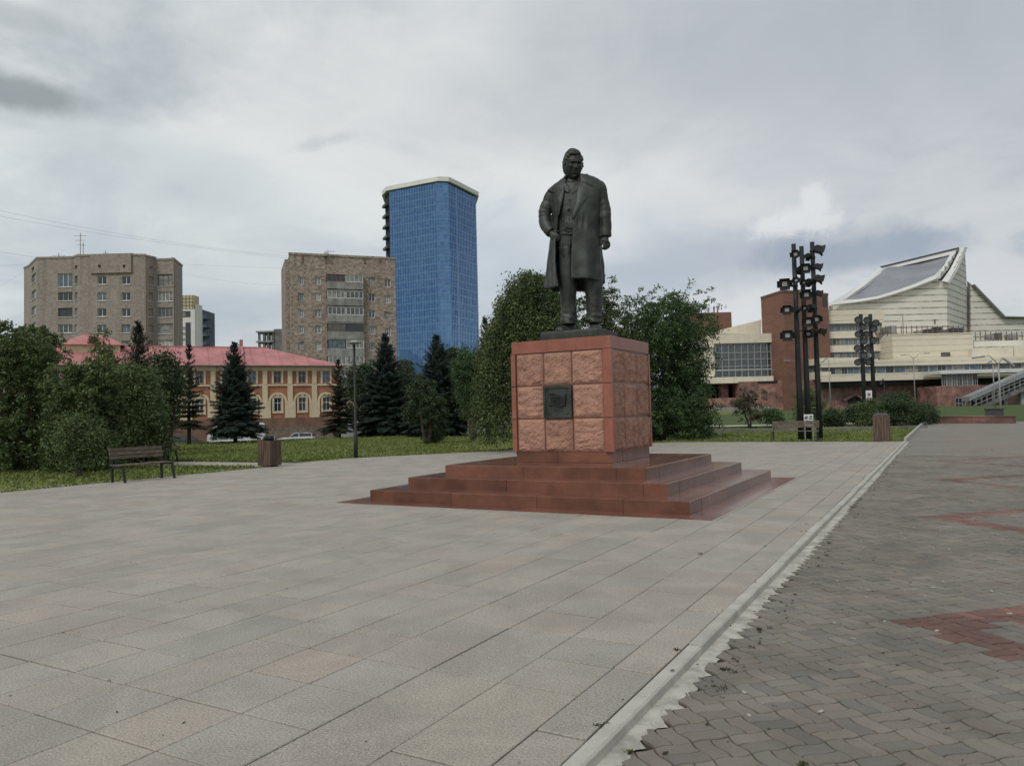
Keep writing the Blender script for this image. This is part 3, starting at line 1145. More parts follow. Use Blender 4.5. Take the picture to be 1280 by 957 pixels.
def build_statue():
    st = thing('statue', 'dark bronze statue of a standing man in a long open overcoat on the red pedestal', 'statue', (ST.x, ST.y, 2.93))
    # bronze base
    mb = MB()
    mb.prism([(-6.87, 13.33), (-5.64, 13.33), (-5.64, 14.36), (-6.87, 14.36)], 2.932, 3.13)
    o = obj('statue_base', voxel(mb, 0.03, 1, 'statue_base', M['bronze']), None, st)
    # ---------------- body: head, neck, hands, and the body under the clothes in one surface
    B = MB()
    hc = sP(370, 152, 24)          # centre of the head
    turn = Matrix.Rotation(math.radians(-16), 3, 'Z') @ Matrix.Rotation(math.radians(-9), 3, 'X') @ Matrix.Scale(1.05, 3)

    def g(x, z, cx_, cz_, sx, sz):
        return math.exp(-((x - cx_) / sx) ** 2 - ((z - cz_) / sz) ** 2)
    nu, nv = 110, 90
    rings = []
    for i in range(1, nv):
        ph = PI * i / nv
        zz = -math.cos(ph)
        ring = []
        for k in range(nu):
            th = 2 * PI * k / nu
            x = math.sin(ph) * math.cos(th)
            y = math.sin(ph) * math.sin(th)
            w = 0.165 * (1 - 0.30 * max(0, -zz) ** 1.6 + 0.04 * max(0, zz))
            dpt = 0.20 * (1 - 0.22 * max(0, -zz) ** 2)
            X, Y, Z = x * w * (1.06 if abs(x) > 0.4 else 1.0), y * dpt, zz * 0.275
            if y < 0 and zz < -0.2:
                Y *= 1 - 0.3 * (-zz - 0.2)
            if y > 0:
                # flat face plane
                Y = min(Y, 0.20) if True else Y
                f = 0.0
                f += 0.026 * g(X, Z, 0.0, 0.062, 0.12, 0.022)             # brow
                f += 0.016 * (g(X, Z, -0.055, 0.058, 0.035, 0.018) + g(X, Z, 0.055, 0.058, 0.035, 0.018))
                f -= 0.036 * (g(X, Z, -0.058, 0.020, 0.034, 0.022) + g(X, Z, 0.058, 0.020, 0.034, 0.022))
                f += 0.014 * (g(X, Z, -0.058, 0.012, 0.018, 0.010) + g(X, Z, 0.058, 0.012, 0.018, 0.010))   # eyeballs
                f += 0.030 * g(X, Z, 0, 0.01, 0.017, 0.05) + 0.058 * g(X, Z, 0, -0.055, 0.024, 0.028)       # nose
                f += 0.022 * (g(X, Z, -0.026, -0.062, 0.014, 0.014) + g(X, Z, 0.026, -0.062, 0.014, 0.014))
                f += 0.022 * (g(X, Z, -0.095, -0.020, 0.035, 0.03) + g(X, Z, 0.095, -0.020, 0.035, 0.03))   # cheekbones
                f -= 0.018 * (g(X, Z, -0.07, -0.105, 0.02, 0.05) + g(X, Z, 0.07, -0.105, 0.02, 0.05))       # folds beside the mouth
                f += 0.016 * g(X, Z, 0, -0.112, 0.05, 0.012) + 0.018 * g(X, Z, 0, -0.145, 0.04, 0.012)      # lips
                f -= 0.018 * g(X, Z, 0, -0.128, 0.055, 0.006)
                f -= 0.014 * g(X, Z, 0, -0.172, 0.04, 0.014)
                f += 0.036 * g(X, Z, 0, -0.215, 0.050, 0.032)             # chin
                Y += f
            ring.append(hc + turn @ Vector((X, Y, Z)))
        rings.append(ring)
    B.loft(rings, True)
    for s in (-1, 1):
        er = [turn @ Vector((s * 0.172, 0.0 - 0.012, -0.005 + z)) + hc for z in (0.055, 0.03, 0.0, -0.03, -0.055)]
        B.tube(er, [0.012, 0.026, 0.024, 0.02, 0.012], 8)
    # neck and torso core
    B.loft([sring(y, xl, xr, vc, b, 24, 2.0) for y, xl, xr, vc, b in
            ((170, 337, 398, -6, 30), (205, 334, 402, -8, 32), (228, 320, 420, -6, 38), (262, 275, 485, 0, 50), (330, 285, 480, 2, 55), (420, 300, 470, 4, 52), (480, 300, 470, 2, 50), (560, 300, 480, 2, 48))])
    for leg in (((345, 540, 2, 38), (346, 640, 6, 34), (348, 720, 6, 32), (348, 800, 2, 28), (350, 885, -4, 22)),
                ((450, 540, 4, 38), (458, 640, 10, 36), (464, 720, 14, 33), (468, 800, 10, 28), (470, 885, 6, 22))):
        stube(B, leg)
    stube(B, ((268, 290, 0, 20), (240, 380, -6, 18), (268, 466, 34, 15)))
    stube(B, ((500, 270, 0, 24), (530, 380, 8, 22), (523, 485, 18, 14)))
    # hanging hand (image right): palm, four curled fingers, thumb towards the body
    stube(B, ((523, 470, 18, 13), (524, 490, 20, 14), (526, 505, 22, 15), (528, 514, 22, 13)), 12)
    stube(B, ((516, 488, 20, 11), (518, 505, 24, 12)), 10)
    for fx, ln, vv in ((515, 1.0, 33), (523, 1.12, 30), (532, 1.06, 26), (540, 0.88, 21)):
        stube(B, ((fx, 508, vv - 4, 6.2), (fx + 2, 508 + 16 * ln, vv, 5.8), (fx - 1, 508 + 27 * ln, vv - 2, 5.2), (fx - 6, 508 + 33 * ln, vv - 9, 4.4)), 8)
    stube(B, ((511, 490, 24, 6.6), (504, 502, 30, 6.4), (503, 513, 33, 5.6), (507, 521, 34, 4.6)), 8)
    # hand on the hip (image left): fist half hidden in the pocket fold
    stube(B, ((262, 462, 36, 14), (276, 474, 42, 17), (288, 482, 46, 17)), 12)
    stube(B, ((268, 476, 42, 14), (282, 490, 46, 14)), 10)
    for fy, ln, vv in ((466, 1.0, 56), (475, 1.12, 57), (484, 1.04, 55), (492, 0.86, 51)):
        stube(B, ((278, fy, vv - 4, 6.2), (278 + 15 * ln, fy + 3, vv + 2, 6.0), (278 + 24 * ln, fy + 8, vv - 2, 5.4), (278 + 27 * ln, fy + 13, vv - 9, 4.6)), 8)
    stube(B, ((272, 462, 48, 7), (284, 455, 54, 6.5), (296, 455, 54, 5.6), (303, 460, 50, 4.6)), 8)
    obj('figure', voxel(B, 0.0085, 1, 'figure', M['bronze']), None, st)
    # ---------------- hair: overlapping locks swept back and to the side
    H = MB()
    r = random.Random(4)
    cap = []
    for i in range(1, 14):
        ph = PI * i / 14
        zz = -math.cos(ph)
        ring = []
        for k in range(40):
            th = 2 * PI * k / 40
            x, y = math.sin(ph) * math.cos(th), math.sin(ph) * math.sin(th)
            ring.append(hc + turn @ Vector((x * 0.187, y * 0.205 - 0.028, zz * 0.245 + 0.062)))
        cap.append(ring)
    C0 = MB()
    # scalp cap pieces that stay above the hairline
    for i in range(420):
        th = r.uniform(0, 2 * PI)
        zz = r.uniform(-0.75, 1.0)
        rr = math.sqrt(max(0, 1 - zz * zz))
        x, y = rr * math.cos(th), rr * math.sin(th)
        hair_line = 0.68 if y > 0.35 else (0.28 if y > 0.0 else (0.0 if y > -0.4 else -0.45))
        if y > 0.35 and abs(x) > 0.68:
            hair_line = 0.25
        if zz < hair_line:
            continue
        p = Vector((x * 0.170, y * 0.195 - 0.012, zz * 0.262 + 0.022))
        nrm = Vector((x, y, zz)).normalized()
        tdir = Vector((0.7 * (1 if x > -0.3 else -1), -0.5, 0.25 if zz < 0.8 else 0)) 
        tdir = (tdir - nrm * tdir.dot(nrm)).normalized()
        L = r.uniform(0.06, 0.10)
        lift = 0.010 + 0.008 * r.random() + (0.022 * g(x, zz, -0.35, 0.85, 0.5, 0.4) if y > 0 else 0)
        a = p - tdir * L + nrm * (lift * 0.6)
        b = p + nrm * lift
        c = p + tdir * L + nrm * (lift * 0.4)
        H.tube([hc + turn @ q for q in (a, b, c)], [0.016, 0.027, 0.014], 7)
    obj('hair', voxel(H, 0.012, 4, 'hair', M['bronze']), None, st)
    # ---------------- pullover and shirt collar
    S = MB()
    tab = [(226, 322, 424, -4, 44), (240, 290, 468, 2, 58), (300, 278, 488, 5, 66), (370, 285, 482, 9, 68), (430, 290, 476, 9, 66), (462, 291, 474, 10, 69), (472, 292, 472, 8, 64)]
    rg = []
    for i in range(60):
        y = 226 + i * 246 / 59
        xl, xr, vc, b = lerp_tab(tab, y)
        k = sstep(360, 430, y)
        rg.append(sring(y, xl, xr, vc, b, 72, 2.3, mod=lambda th: 0.010 * math.sin(th * 9 + y * 0.02) + k * 0.035 * noise.noise(Vector((math.cos(th) * 5, y * 0.045, 2.2)))))
    S.loft(rg)
    # placket, collar, buttons
    S.loft([[sP(x, y + 12, v) for x, v in ((345, 61 + bb), (352, 66 + bb), (358, 61 + bb), (352, 50))] for y, bb in ((262, -2), (320, 2), (380, 7), (440, 8))])
    for pl in ([(352, 248, 60), (333, 220, 52), (322, 232, 52), (330, 262, 62), (350, 272, 68)], [(358, 248, 62), (384, 216, 54), (404, 226, 52), (396, 252, 62), (366, 274, 69)]):
        S.slabpoly([sF(a, b, c + 6) for a, b, c in pl], (0, -0.05, 0))
    for bx, by in ((352, 300), (350, 350), (350, 398)):
        S.sphere(sF(bx, by, 80), 0.018)
    # gathered cloth hanging at the waist
    for i in range(9):
        x = 335 + i * 4.5
        stube(S, ((x, 392 + 3 * (i % 3), 76, 3), (x + r.uniform(-3, 3), 415, 80, 5), (x + r.uniform(-5, 5), 438, 80, 5), (x + r.uniform(-3, 3), 456, 74, 3)), 6)
    obj('pullover', voxel(S, 0.014, 1, 'pullover', M['bronze']), None, st)
    # ---------------- belt
    b_ = MB()
    b_.loft([sring(y, 293, 474, 8, bb, 48, 2.3) for y, bb in ((470, 66), (472, 70), (486, 70), (488, 66))])
    bt = obj('belt', voxel(b_, 0.012, 0, 'belt', M['bronze']), None, st)
    bk = MB()
    for a, c in (((340, 462), (366, 465)), ((340, 475), (366, 478)), ((340, 465), (343, 475)), ((363, 465), (366, 475))):
        p, q = sP(a[0], a[1] + 9, 74), sP(c[0], c[1] + 9, 80)
        bk.bbox((p.x, p.y, q.z), (q.x, q.y, p.z))
    obj('buckle', bk, M['bronze'], bt, SM)
    # ---------------- trousers
    T = MB()
    T.loft([sring(y, xl, xr, vc, b, 48, 2.4) for y, xl, xr, vc, b in ((484, 293, 473, 6, 64), (520, 293, 480, 6, 62), (570, 297, 492, 6, 58), (600, 300, 500, 6, 52))])

    def leg(tb, seed):
        rg = []
        for i in range(70):
            y = tb[0][0] + i * (tb[-1][0] - tb[0][0]) / 69
            xl, xr, vc, b = lerp_tab(tb, y)
            k1 = sstep(790, 880, y)
            def md(th):
                w = 0.045 * noise.noise(Vector((math.cos(th) * 2.0, math.sin(th) * 2.0, y * 0.012 + seed)))
                w += -0.05 * k1 * (1 - sstep(875, 900, y)) + k1 * 0.20 * noise.noise(Vector((math.cos(th) * 1.3 + seed, math.sin(th) * 1.3, y * 0.055)))
                w += 0.05 * math.exp(-((math.cos(th) - 0.1) / 0.22) ** 2) * (1 if math.sin(th) > 0 else 0)      # crease
                return w
            rg.append(sring(y, xl, xr, vc, b, 48, 2.1, md))
        T.loft(rg)
    leg([(545, 297, 396, 6, 56), (640, 300, 392, 8, 50), (720, 304, 386, 9, 45), (800, 308, 384, 6, 41), (850, 308, 389, 4, 43), (885, 308, 388, 6, 45), (903, 314, 384, 8, 44)], 1.0)
    leg([(545, 400, 500, 8, 56), (640, 408, 508, 12, 52), (690, 419, 512, 16, 49), (780, 429, 509, 14, 43), (850, 430, 508, 10, 43), (884, 432, 506, 14, 45), (899, 438, 500, 14, 44)], 6.0)
    # fly and pocket folds
    for q in (((352, 486, 68, 3), (354, 520, 70, 5), (350, 560, 64, 4)), ((312, 500, 60, 3), (322, 540, 62, 4), (326, 575, 58, 3)), ((366, 560, 52, 3), (362, 600, 54, 4), (352, 640, 50, 3))):
        stube(T, q, 8)
    obj('trousers', voxel(T, 0.014, 1, 'trousers', M['bronze']), None, st)
    # ---------------- shoes
    for nm, hx, hy, tx, ty, tv, hv in ((0, 368, 896, 300, 903, 52, -26), (1, 470, 890, 474, 899, 82, -22)):
        W = MB()
        hp, tp = sP(hx, hy, hv), sP(tx, ty, tv)
        hp.z = tp.z = 0.0
        ax = (tp - hp)
        L = ax.length
        ax.normalize()
        side = Vector((-ax.y, ax.x, 0))
        rg = []
        for i in range(15):
            t = i / 14
            w = 0.105 * (0.80 + 0.5 * math.sin(PI * (0.15 + 0.75 * t))) * (1 if t < 0.86 else math.sqrt(max(0.05, 1 - ((t - 0.86) / 0.145) ** 2)))
            if t < 0.08:
                w *= 0.8
            h = (0.20 - 0.10 * sstep(0.2, 0.75, t)) * (1 if t < 0.88 else 0.75)
            c = hp + ax * (L * (t * 1.15 - 0.05))
            rg.append([c + side * (w * sx) + Vector((0, 0, z * h)) for sx, z in ((-0.96, 0.0), (0.96, 0.0), (1.03, 0.18), (0.90, 0.42), (0.68, 0.75), (0.30, 1.0), (-0.30, 1.0), (-0.68, 0.75), (-0.90, 0.42), (-1.03, 0.18))])
        W.loft(rg)
        obj('shoe', voxel(W, 0.012, 1, 'shoe', M['bronze']), None, st)
    # ---------------- overcoat
    K = MB()
    tab = [(190, 332, 436, -6, 48), (201, 322, 478, -8, 56), (212, 306, 500, -8, 62), (232, 284, 509, -6, 68), (258, 259, 514, -4, 74), (300, 262, 507, 0, 82), (350, 268, 500, 2, 85),
           (410, 270, 498, 4, 84), (460, 266, 498, 2, 84), (500, 257, 503, 0, 86), (560, 250, 508, 0, 90), (620, 245, 511, 0, 94), (690, 239, 514, 0, 100), (730, 235, 515, 0, 102)]
    etab = [(196, 338, 402), (230, 326, 408), (300, 314, 398), (350, 305, 380), (400, 300, 370), (450, 298, 368), (500, 290, 367), (600, 292, 362), (690, 300, 360), (730, 304, 358)]
    NT, NTH = 90, 110
    outer, inner = [], []
    for i in range(NT + 1):
        t = i / NT
        ro, ri = [], []
        for k in range(NTH + 1):
            q = k / NTH                     # 0 = left front edge ... 1 = right front edge
            yb = 722 + 13 * (1 - sstep(0.10, 0.25, q)) + (0 if q < 0.62 else -22 * sstep(0.62, 0.74, q)) + 3 * math.sin(q * 25) + (8 if 0.3 < q < 0.6 else 0)
            y = 190 + t * (yb - 190)
            xl, xr, vc, b = lerp_tab(tab, y)
            el, er = lerp_tab(etab, y)
            xc, a = (xl + xr) / 2, (xr - xl) / 2
            tl = math.acos(max(-1, min(1, (el - xc) / a)))          # angle on the front half
            tr = math.acos(max(-1, min(1, (er - xc) / a)))
            th = tl + (2 * PI + tr - tl) * q if False else tl + (2 * PI - tl + tr) * q
            c, s = math.cos(th), math.sin(th)
            p = 2.35
            rr = (abs(c) ** p + abs(s) ** p) ** (-1 / p)
            fl = sstep(0.42, 1.0, t)
            m_ = 1 + fl * (0.040 * math.sin(th * 11 + 1.0 + 1.2 * t) + 0.028 * math.sin(th * 5 + 2.1) + 0.02 * noise.noise(Vector((c * 3, s * 3, t * 2))))
            m_ += 0.022 * noise.noise(Vector((c * 4, s * 4, t * 9 + 3)))
            if q < 0.16:
                m_ += fl * 0.05 * math.sin(q * 120)
            if q > 0.8:
                # worn dents in the cloth of the front panel
                m_ -= 0.10 * math.exp(-((t - 0.47) / 0.06) ** 2) * (math.exp(-((q - 0.915) / 0.014) ** 2) + math.exp(-((q - 0.955) / 0.012) ** 2))
            th_in = 0.9 if q < 0.02 or q > 0.98 else 1.0
            kx, kv = c * rr * m_, s * rr * m_
            ro.append(sP(xc + a * kx, y, vc + b * kv))
            ri.append(sP(xc + (a - 9) * kx, y, vc + (b - 9) * kv))
        outer.append(ro)
        inner.append(ri)
    n = NTH + 1
    vs = [p for r_ in outer for p in r_] + [p for r_ in inner for p in r_]
    off = (NT + 1) * n
    fs = []
    for i in range(NT):
        for k in range(NTH):
            a = i * n + k
            fs.append((a, a + 1, a + n + 1, a + n))
            fs.append((off + a, off + a + n, off + a + n + 1, off + a + 1))
        for k in (0, NTH):
            a = i * n + k
            fs.append((a, a + n, off + a + n, off + a))
    for k in range(NTH):
        fs.append((k, off + k, off + k + 1, k + 1))
        a = NT * n + k
        fs.append((a, a + 1, off + a + 1, off + a))
    K.add(vs, fs)

    def vfront(x, y):
        xl, xr, vc, b = lerp_tab(tab, y)
        xc, a = (xl + xr) / 2, (xr - xl) / 2
        c = min(0.97, abs((x - xc) / a))
        return vc + b * (1 - c ** 2.35) ** (1 / 2.35)
    # lapels and collar as curved thick leaves, cut into strips so that they follow the chest
    def leaf(left, right, extra=7, th=11):
        k = len(left)
        ro = []
        for (xa, ya), (xb, yb) in zip(left, right):
            top = []
            for j in range(6):
                t = j / 5
                x, y = xa + (xb - xa) * t, ya + (yb - ya) * t
                top.append((x, y, vfront(x, y) + extra * (0.6 + 0.4 * math.sin(PI * t))))
            ro.append([sF(*q) for q in top] + [sF(q[0], q[1], q[2]) - Vector((0, th * SK, 0)) for q in top[::-1]])
        K.loft(ro)
    leaf([(404, 196), (388, 262), (382, 320), (366, 372), (366, 392)], [(452, 238), (446, 268), (428, 306), (388, 366), (374, 392)], 9)      # right lapel
    leaf([(396, 178), (402, 196), (404, 212)], [(436, 190), (455, 214), (466, 238)], 14, 16)                                           # right collar
    leaf([(326, 216), (310, 250), (296, 300), (300, 370)], [(334, 214), (330, 262), (318, 320), (303, 385)], 9)                        # left lapel
    leaf([(318, 206), (280, 228), (246, 258)], [(340, 206), (318, 250), (280, 272)], 12, 14)                                           # left collar
    # back of the collar
    K.loft([[sP(x, y, v) for x, y, v in ((a, b, c), (a, b - 14, c), (a, b - 14, c - 10), (a, b, c - 10))] for a, b, c in ((325, 212, 30), (330, 200, -10), (352, 196, -44), (385, 194, -46), (415, 192, -30), (436, 194, 10), (440, 200, 34))])

    def sleeve(pts, seed, creases):
        P = densify(pts, 12)
        n_ = len(P)
        out = []
        for i, (x, y, v_, r_) in enumerate(P):
            t = i / (n_ - 1)
            rr_ = r_
            for c0, amp, w in creases:
                rr_ *= 1 - amp * math.exp(-((t - c0) / w) ** 2)
            rr_ *= 1 + 0.05 * noise.noise(Vector((t * 9, seed * 3.1, 0)))
            out.append((x + 1.5 * math.sin(t * 21 + seed), y, v_ + 2.5 * noise.noise(Vector((t * 11, seed, 4))), rr_))
        stube(K, out, 20)
    sleeve([(274, 262, 0, 22), (260, 292, 0, 29), (243, 338, -4, 32), (232, 386, -4, 32), (243, 428, 8, 31), (262, 458, 30, 26)], 1, ((0.55, 0.09, 0.02), (0.63, 0.08, 0.02), (0.48, 0.07, 0.02), (0.32, 0.05, 0.02)))
    sleeve([(482, 228, -6, 18), (496, 244, -4, 29), (512, 306, 2, 29), (522, 370, 6, 29), (524, 420, 10, 28), (524, 480, 14, 27)], 3, ((0.5, 0.05, 0.02), (0.3, 0.04, 0.02), (0.58, 0.05, 0.018), (0.43, 0.03, 0.015)))
    # cuffs
    stube(K, ((250, 444, 20, 28), (267, 462, 32, 28)), 20)
    stube(K, ((524, 462, 13, 29), (524, 482, 14, 29)), 20)
    ct = obj('overcoat', voxel(K, 0.0125, 1, 'overcoat', M['bronze']), None, st)
    for ch in CHD.get(st, []):
        if ch.name.split('.')[0] not in ('statue_base',):
            WM[ch] = SM
            ch.matrix_basis = WM[st].inverted() @ SM
    for ch in CHD.get(bt, []):
        ch.matrix_basis = ID


build_statue()
# ------------------------------------------------------------------ buildings
M['brick_grey'] = mat('grey_brown_brick', (0.315, 0.275, 0.228), 0.9, var=0.18, scale=1.3, fine=0.30, fscale=2.4, detail=6, streak=0.22)
M['brick_red'] = mat('mottled_brown_brick', (0.34, 0.255, 0.20), 0.9, var=0.26, scale=2.6, fine=0.45, fscale=3.2, detail=6, streak=0.18)


def brickfar(name, cols, streak=0.2):
    """distant brickwork: every brick-sized cell has its own tone"""
    m, nt, b = new_mat(name)
    pos = nd(nt, 'ShaderNodeNewGeometry').outputs['Position']
    sn = nd(nt, 'ShaderNodeVectorMath', operation='SNAP', inp={0: pos, 1: (0.42, 0.42, 0.28)})
    wn = nd(nt, 'ShaderNodeTexWhiteNoise', noise_dimensions='3D')
    nt.links.new(sn.outputs[0], wn.inputs['Vector'])
    t = nd(nt, 'ShaderNodeTexNoise', inp={'Vector': pos, 'Scale': 0.35, 'Detail': 6.0, 'Roughness': 0.65}).outputs[0]
    c = mixc(nt, wn.outputs['Value'], cols[0], cols[1])
    c = mixc(nt, smooth(nt, t, 0.35, 0.7, 0.0, 0.45), c, cols[2])
    ms = nd(nt, 'ShaderNodeMapping', inp={'Vector': pos, 'Scale': (1.0, 1.0, 0.06)})
    ts = nd(nt, 'ShaderNodeTexNoise', inp={'Vector': ms.outputs[0], 'Scale': 0.9, 'Detail': 5.0}).outputs[0]
    o2 = nd(nt, 'ShaderNodeVectorMath', operation='SCALE', inp={0: c, 'Scale': smooth(nt, ts, 0.42, 0.72, 1.0, 1.0 - streak)})
    nt.links.new(o2.outputs[0], b.inputs['Base Color'])
    b.inputs['Roughness'].default_value = 0.9
    return m


M['brick_grey'] = brickfar('grey_brown_brickwork', [(0.235, 0.203, 0.176), (0.345, 0.302, 0.262), (0.26, 0.227, 0.197)], 0.14)
M['brick_red'] = brickfar('mottled_brown_brickwork', [(0.19, 0.145, 0.118), (0.42, 0.350, 0.295), (0.27, 0.222, 0.187)], 0.14)
M['white'] = mat('white_frame_paint', (0.62, 0.63, 0.62), 0.5, var=0.08)
M['frame_grey'] = mat('grey_frame', (0.33, 0.33, 0.32), 0.6, var=0.15)
M['frame_brown'] = mat('brown_window_frame', (0.16, 0.10, 0.07), 0.6, var=0.15)
M['frame_dark'] = mat('dark_frame', (0.05, 0.05, 0.055), 0.5, var=0.1)
M['conc'] = mat('grey_concrete', (0.30, 0.30, 0.285), 0.9, var=0.2, scale=0.6, streak=0.3)
M['conc_dk'] = mat('dark_concrete', (0.17, 0.17, 0.165), 0.9, var=0.25, scale=0.6)
M['terracotta'] = mat('terracotta_render', (0.325, 0.145, 0.086), 0.9, var=0.15, scale=0.6, streak=0.12)
M['cream'] = mat('cream_stucco', (0.60, 0.50, 0.345), 0.9, var=0.10, scale=0.8, streak=0.1)
M['socle'] = mat('brown_socle', (0.20, 0.115, 0.080), 0.9, var=0.2, scale=0.7)
M['roof_pink'] = mat('faded_red_sheet_roof', (0.47, 0.195, 0.19), 0.6, var=0.15, scale=0.35, streak=0.15)
M['roof_dk'] = mat('roof_felt', (0.09, 0.085, 0.08), 0.9, var=0.2)
M['granite_wall'] = mat('red_granite_cladding', (0.27, 0.145, 0.120), 0.6, var=0.35, scale=0.45, fine=0.3, fscale=1.2, obrand=0.12)
M['brown_clad'] = mat('brown_cladding', (0.215, 0.105, 0.074), 0.8, var=0.12, scale=0.3, stretch=(1, 1, 4))
M['yellow_clad'] = mat('yellow_cladding', (0.50, 0.44, 0.28), 0.8, var=0.1, scale=0.4)
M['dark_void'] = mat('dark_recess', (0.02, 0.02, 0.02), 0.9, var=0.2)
M['white_clad'] = mat('white_cladding', (0.64, 0.64, 0.62), 0.8, var=0.06, scale=0.2)
M['black_metal'] = mat('black_painted_metal', (0.012, 0.013, 0.014), 0.6, var=0.2, scale=8)
M['grey_metal'] = mat('grey_painted_metal', (0.28, 0.28, 0.28), 0.45, var=0.15, scale=8)


def lined(name, col, step, dark=0.55, width=0.06, vstep=None, rough=0.75):
    """far cladding: thin horizontal joints too small to pick apart at this distance"""
    m, nt, b = new_mat(name)
    pos = nd(nt, 'ShaderNodeNewGeometry').outputs['Position']
    sp = nd(nt, 'ShaderNodeSeparateXYZ', inp={0: pos})
    t = nd(nt, 'ShaderNodeTexNoise', inp={'Vector': pos, 'Scale': 0.25, 'Detail': 6.0, 'Roughness': 0.6}).outputs[0]
    c = mixc(nt, smooth(nt, t, 0.3, 0.7), tuple(x * 0.90 for x in col), col)
    fr = mth(nt, 'FRACT', mth(nt, 'DIVIDE', sp.outputs[2], step))
    lt = nd(nt, 'ShaderNodeTexNoise', inp={'Vector': pos, 'Scale': 0.7, 'Detail': 3.0}).outputs[0]
    k = mth(nt, 'MULTIPLY', mth(nt, 'LESS_THAN', fr, width / step), smooth(nt, lt, 0.3, 0.6, 0.35, 1.0))
    c = mixc(nt, mth(nt, 'MULTIPLY', k, dark), c, (0.09, 0.08, 0.065))
    nt.links.new(c, b.inputs['Base Color'])
    b.inputs['Roughness'].default_value = rough
    return m


M['clad'] = lined('cream_cladding', (0.70, 0.68, 0.61), 1.55, 0.75, 0.30)
M['clad_y'] = lined('yellow_cream_cladding', (0.67, 0.615, 0.49), 1.3, 0.45, 0.16)
M['clad_p'] = mat('plain_cream_cladding', (0.68, 0.63, 0.51), 0.8, var=0.08, scale=0.3, streak=0.1)


def glassmat(name, col, rough=0.12, spec=0.6, met=0.0):
    m, nt, b = new_mat(name)
    pos = nd(nt, 'ShaderNodeNewGeometry').outputs['Position']
    t = nd(nt, 'ShaderNodeTexNoise', inp={'Vector': pos, 'Scale': 1.7, 'Detail': 3.0}).outputs[0]
    c = mixc(nt, smooth(nt, t, 0.35, 0.65), tuple(x * 0.65 for x in col), tuple(min(1, x * 1.2) for x in col))
    nt.links.new(c, b.inputs['Base Color'])
    b.inputs['Roughness'].default_value = rough
    b.inputs['Specular IOR Level'].default_value = spec
    b.inputs['Metallic'].default_value = met
    return m


GL = [glassmat('window_glass_dark', (0.030, 0.034, 0.038)), glassmat('window_glass_grey', (0.085, 0.09, 0.092)),
      glassmat('window_with_curtain', (0.22, 0.22, 0.205), 0.35), glassmat('window_bluish', (0.10, 0.135, 0.165)),
      glassmat('window_pale_blind', (0.36, 0.35, 0.31), 0.5)]


class FR:
    """upright wall plane: s along the wall (to the right in the picture), d outwards, z up"""
    def __init__(s, a, b):
        s.o = Vector((a[0], a[1], 0))
        s.u = Vector((b[0] - a[0], b[1] - a[1], 0))
        s.L = s.u.length
        s.u.normalize()
        s.n = Vector((s.u.y, -s.u.x, 0))

    def P(s, t, d, z):
        p = s.o + s.u * t + s.n * d
        return Vector((p.x, p.y, z))

    def sz(s, px, py, d=0.0):
        r = ray(px, py)
        o = s.o + s.n * d
        t = (o.x * s.n.x + o.y * s.n.y) / (r[0] * s.n.x + r[1] * s.n.y)
        p = Vector((r[0] * t, r[1] * t, 0)) - o
        return p.dot(s.u), r[2] * t + EYE

    def mat(s, t, d, z):
        p = s.P(t, d, z)
        return Matrix([[s.u.x, -s.n.x, 0, p.x], [s.u.y, -s.n.y, 0, p.y], [0, 0, 1, p.z], [0, 0, 0, 1]])

    def box(s, mb, s0, s1, d0, d1, z0, z1, tone=0.0):
        c = s.P((s0 + s1) / 2, (d0 + d1) / 2, (z0 + z1) / 2)
        mb.box(c, (abs(s1 - s0), abs(d1 - d0), abs(z1 - z0)), ax=(s.u, s.n, Vector((0, 0, 1))), tone=tone)


def frpx(pa, Da, pb, Db, y=480):
    a, b = at(pa, y, Da), at(pb, y, Db)
    return FR(a, b)


def wall(mb, fr, s0, s1, z0, z1, ops=(), rev=0.3, d=0.0):
    """wall with real openings and reveals"""
    ss = sorted(set([s0, s1] + [v for o in ops for v in (o[0], o[1]) if s0 < v < s1]))
    zs = sorted(set([z0, z1] + [v for o in ops for v in (o[2], o[3]) if z0 < v < z1]))

    def inside(s, z):
        return any(o[0] < s < o[1] and o[2] < z < o[3] for o in ops)
    for i in range(len(ss) - 1):
        j = 0
        while j < len(zs) - 1:
            if inside((ss[i] + ss[i + 1]) / 2, (zs[j] + zs[j + 1]) / 2):
                j += 1
                continue
            k = j
            while k + 1 < len(zs) - 1 and not inside((ss[i] + ss[i + 1]) / 2, (zs[k + 1] + zs[k + 2]) / 2):
                k += 1
            a, b, c, e = ss[i], ss[i + 1], zs[j], zs[k + 1]
            mb.add([fr.P(a, d, c), fr.P(b, d, c), fr.P(b, d, e), fr.P(a, d, e)], [(0, 1, 2, 3)])
            j = k + 1
    for o in ops:
        a, b, c, e = o[:4]
        q = [fr.P(a, d, c), fr.P(b, d, c), fr.P(b, d, e), fr.P(a, d, e)]
        w = [fr.P(a, d - rev, c), fr.P(b, d - rev, c), fr.P(b, d - rev, e), fr.P(a, d - rev, e)]
        mb.add(q + w, [(0, 4, 5, 1), (1, 5, 6, 2), (2, 6, 7, 3), (3, 7, 4, 0)])


WCACHE = {}


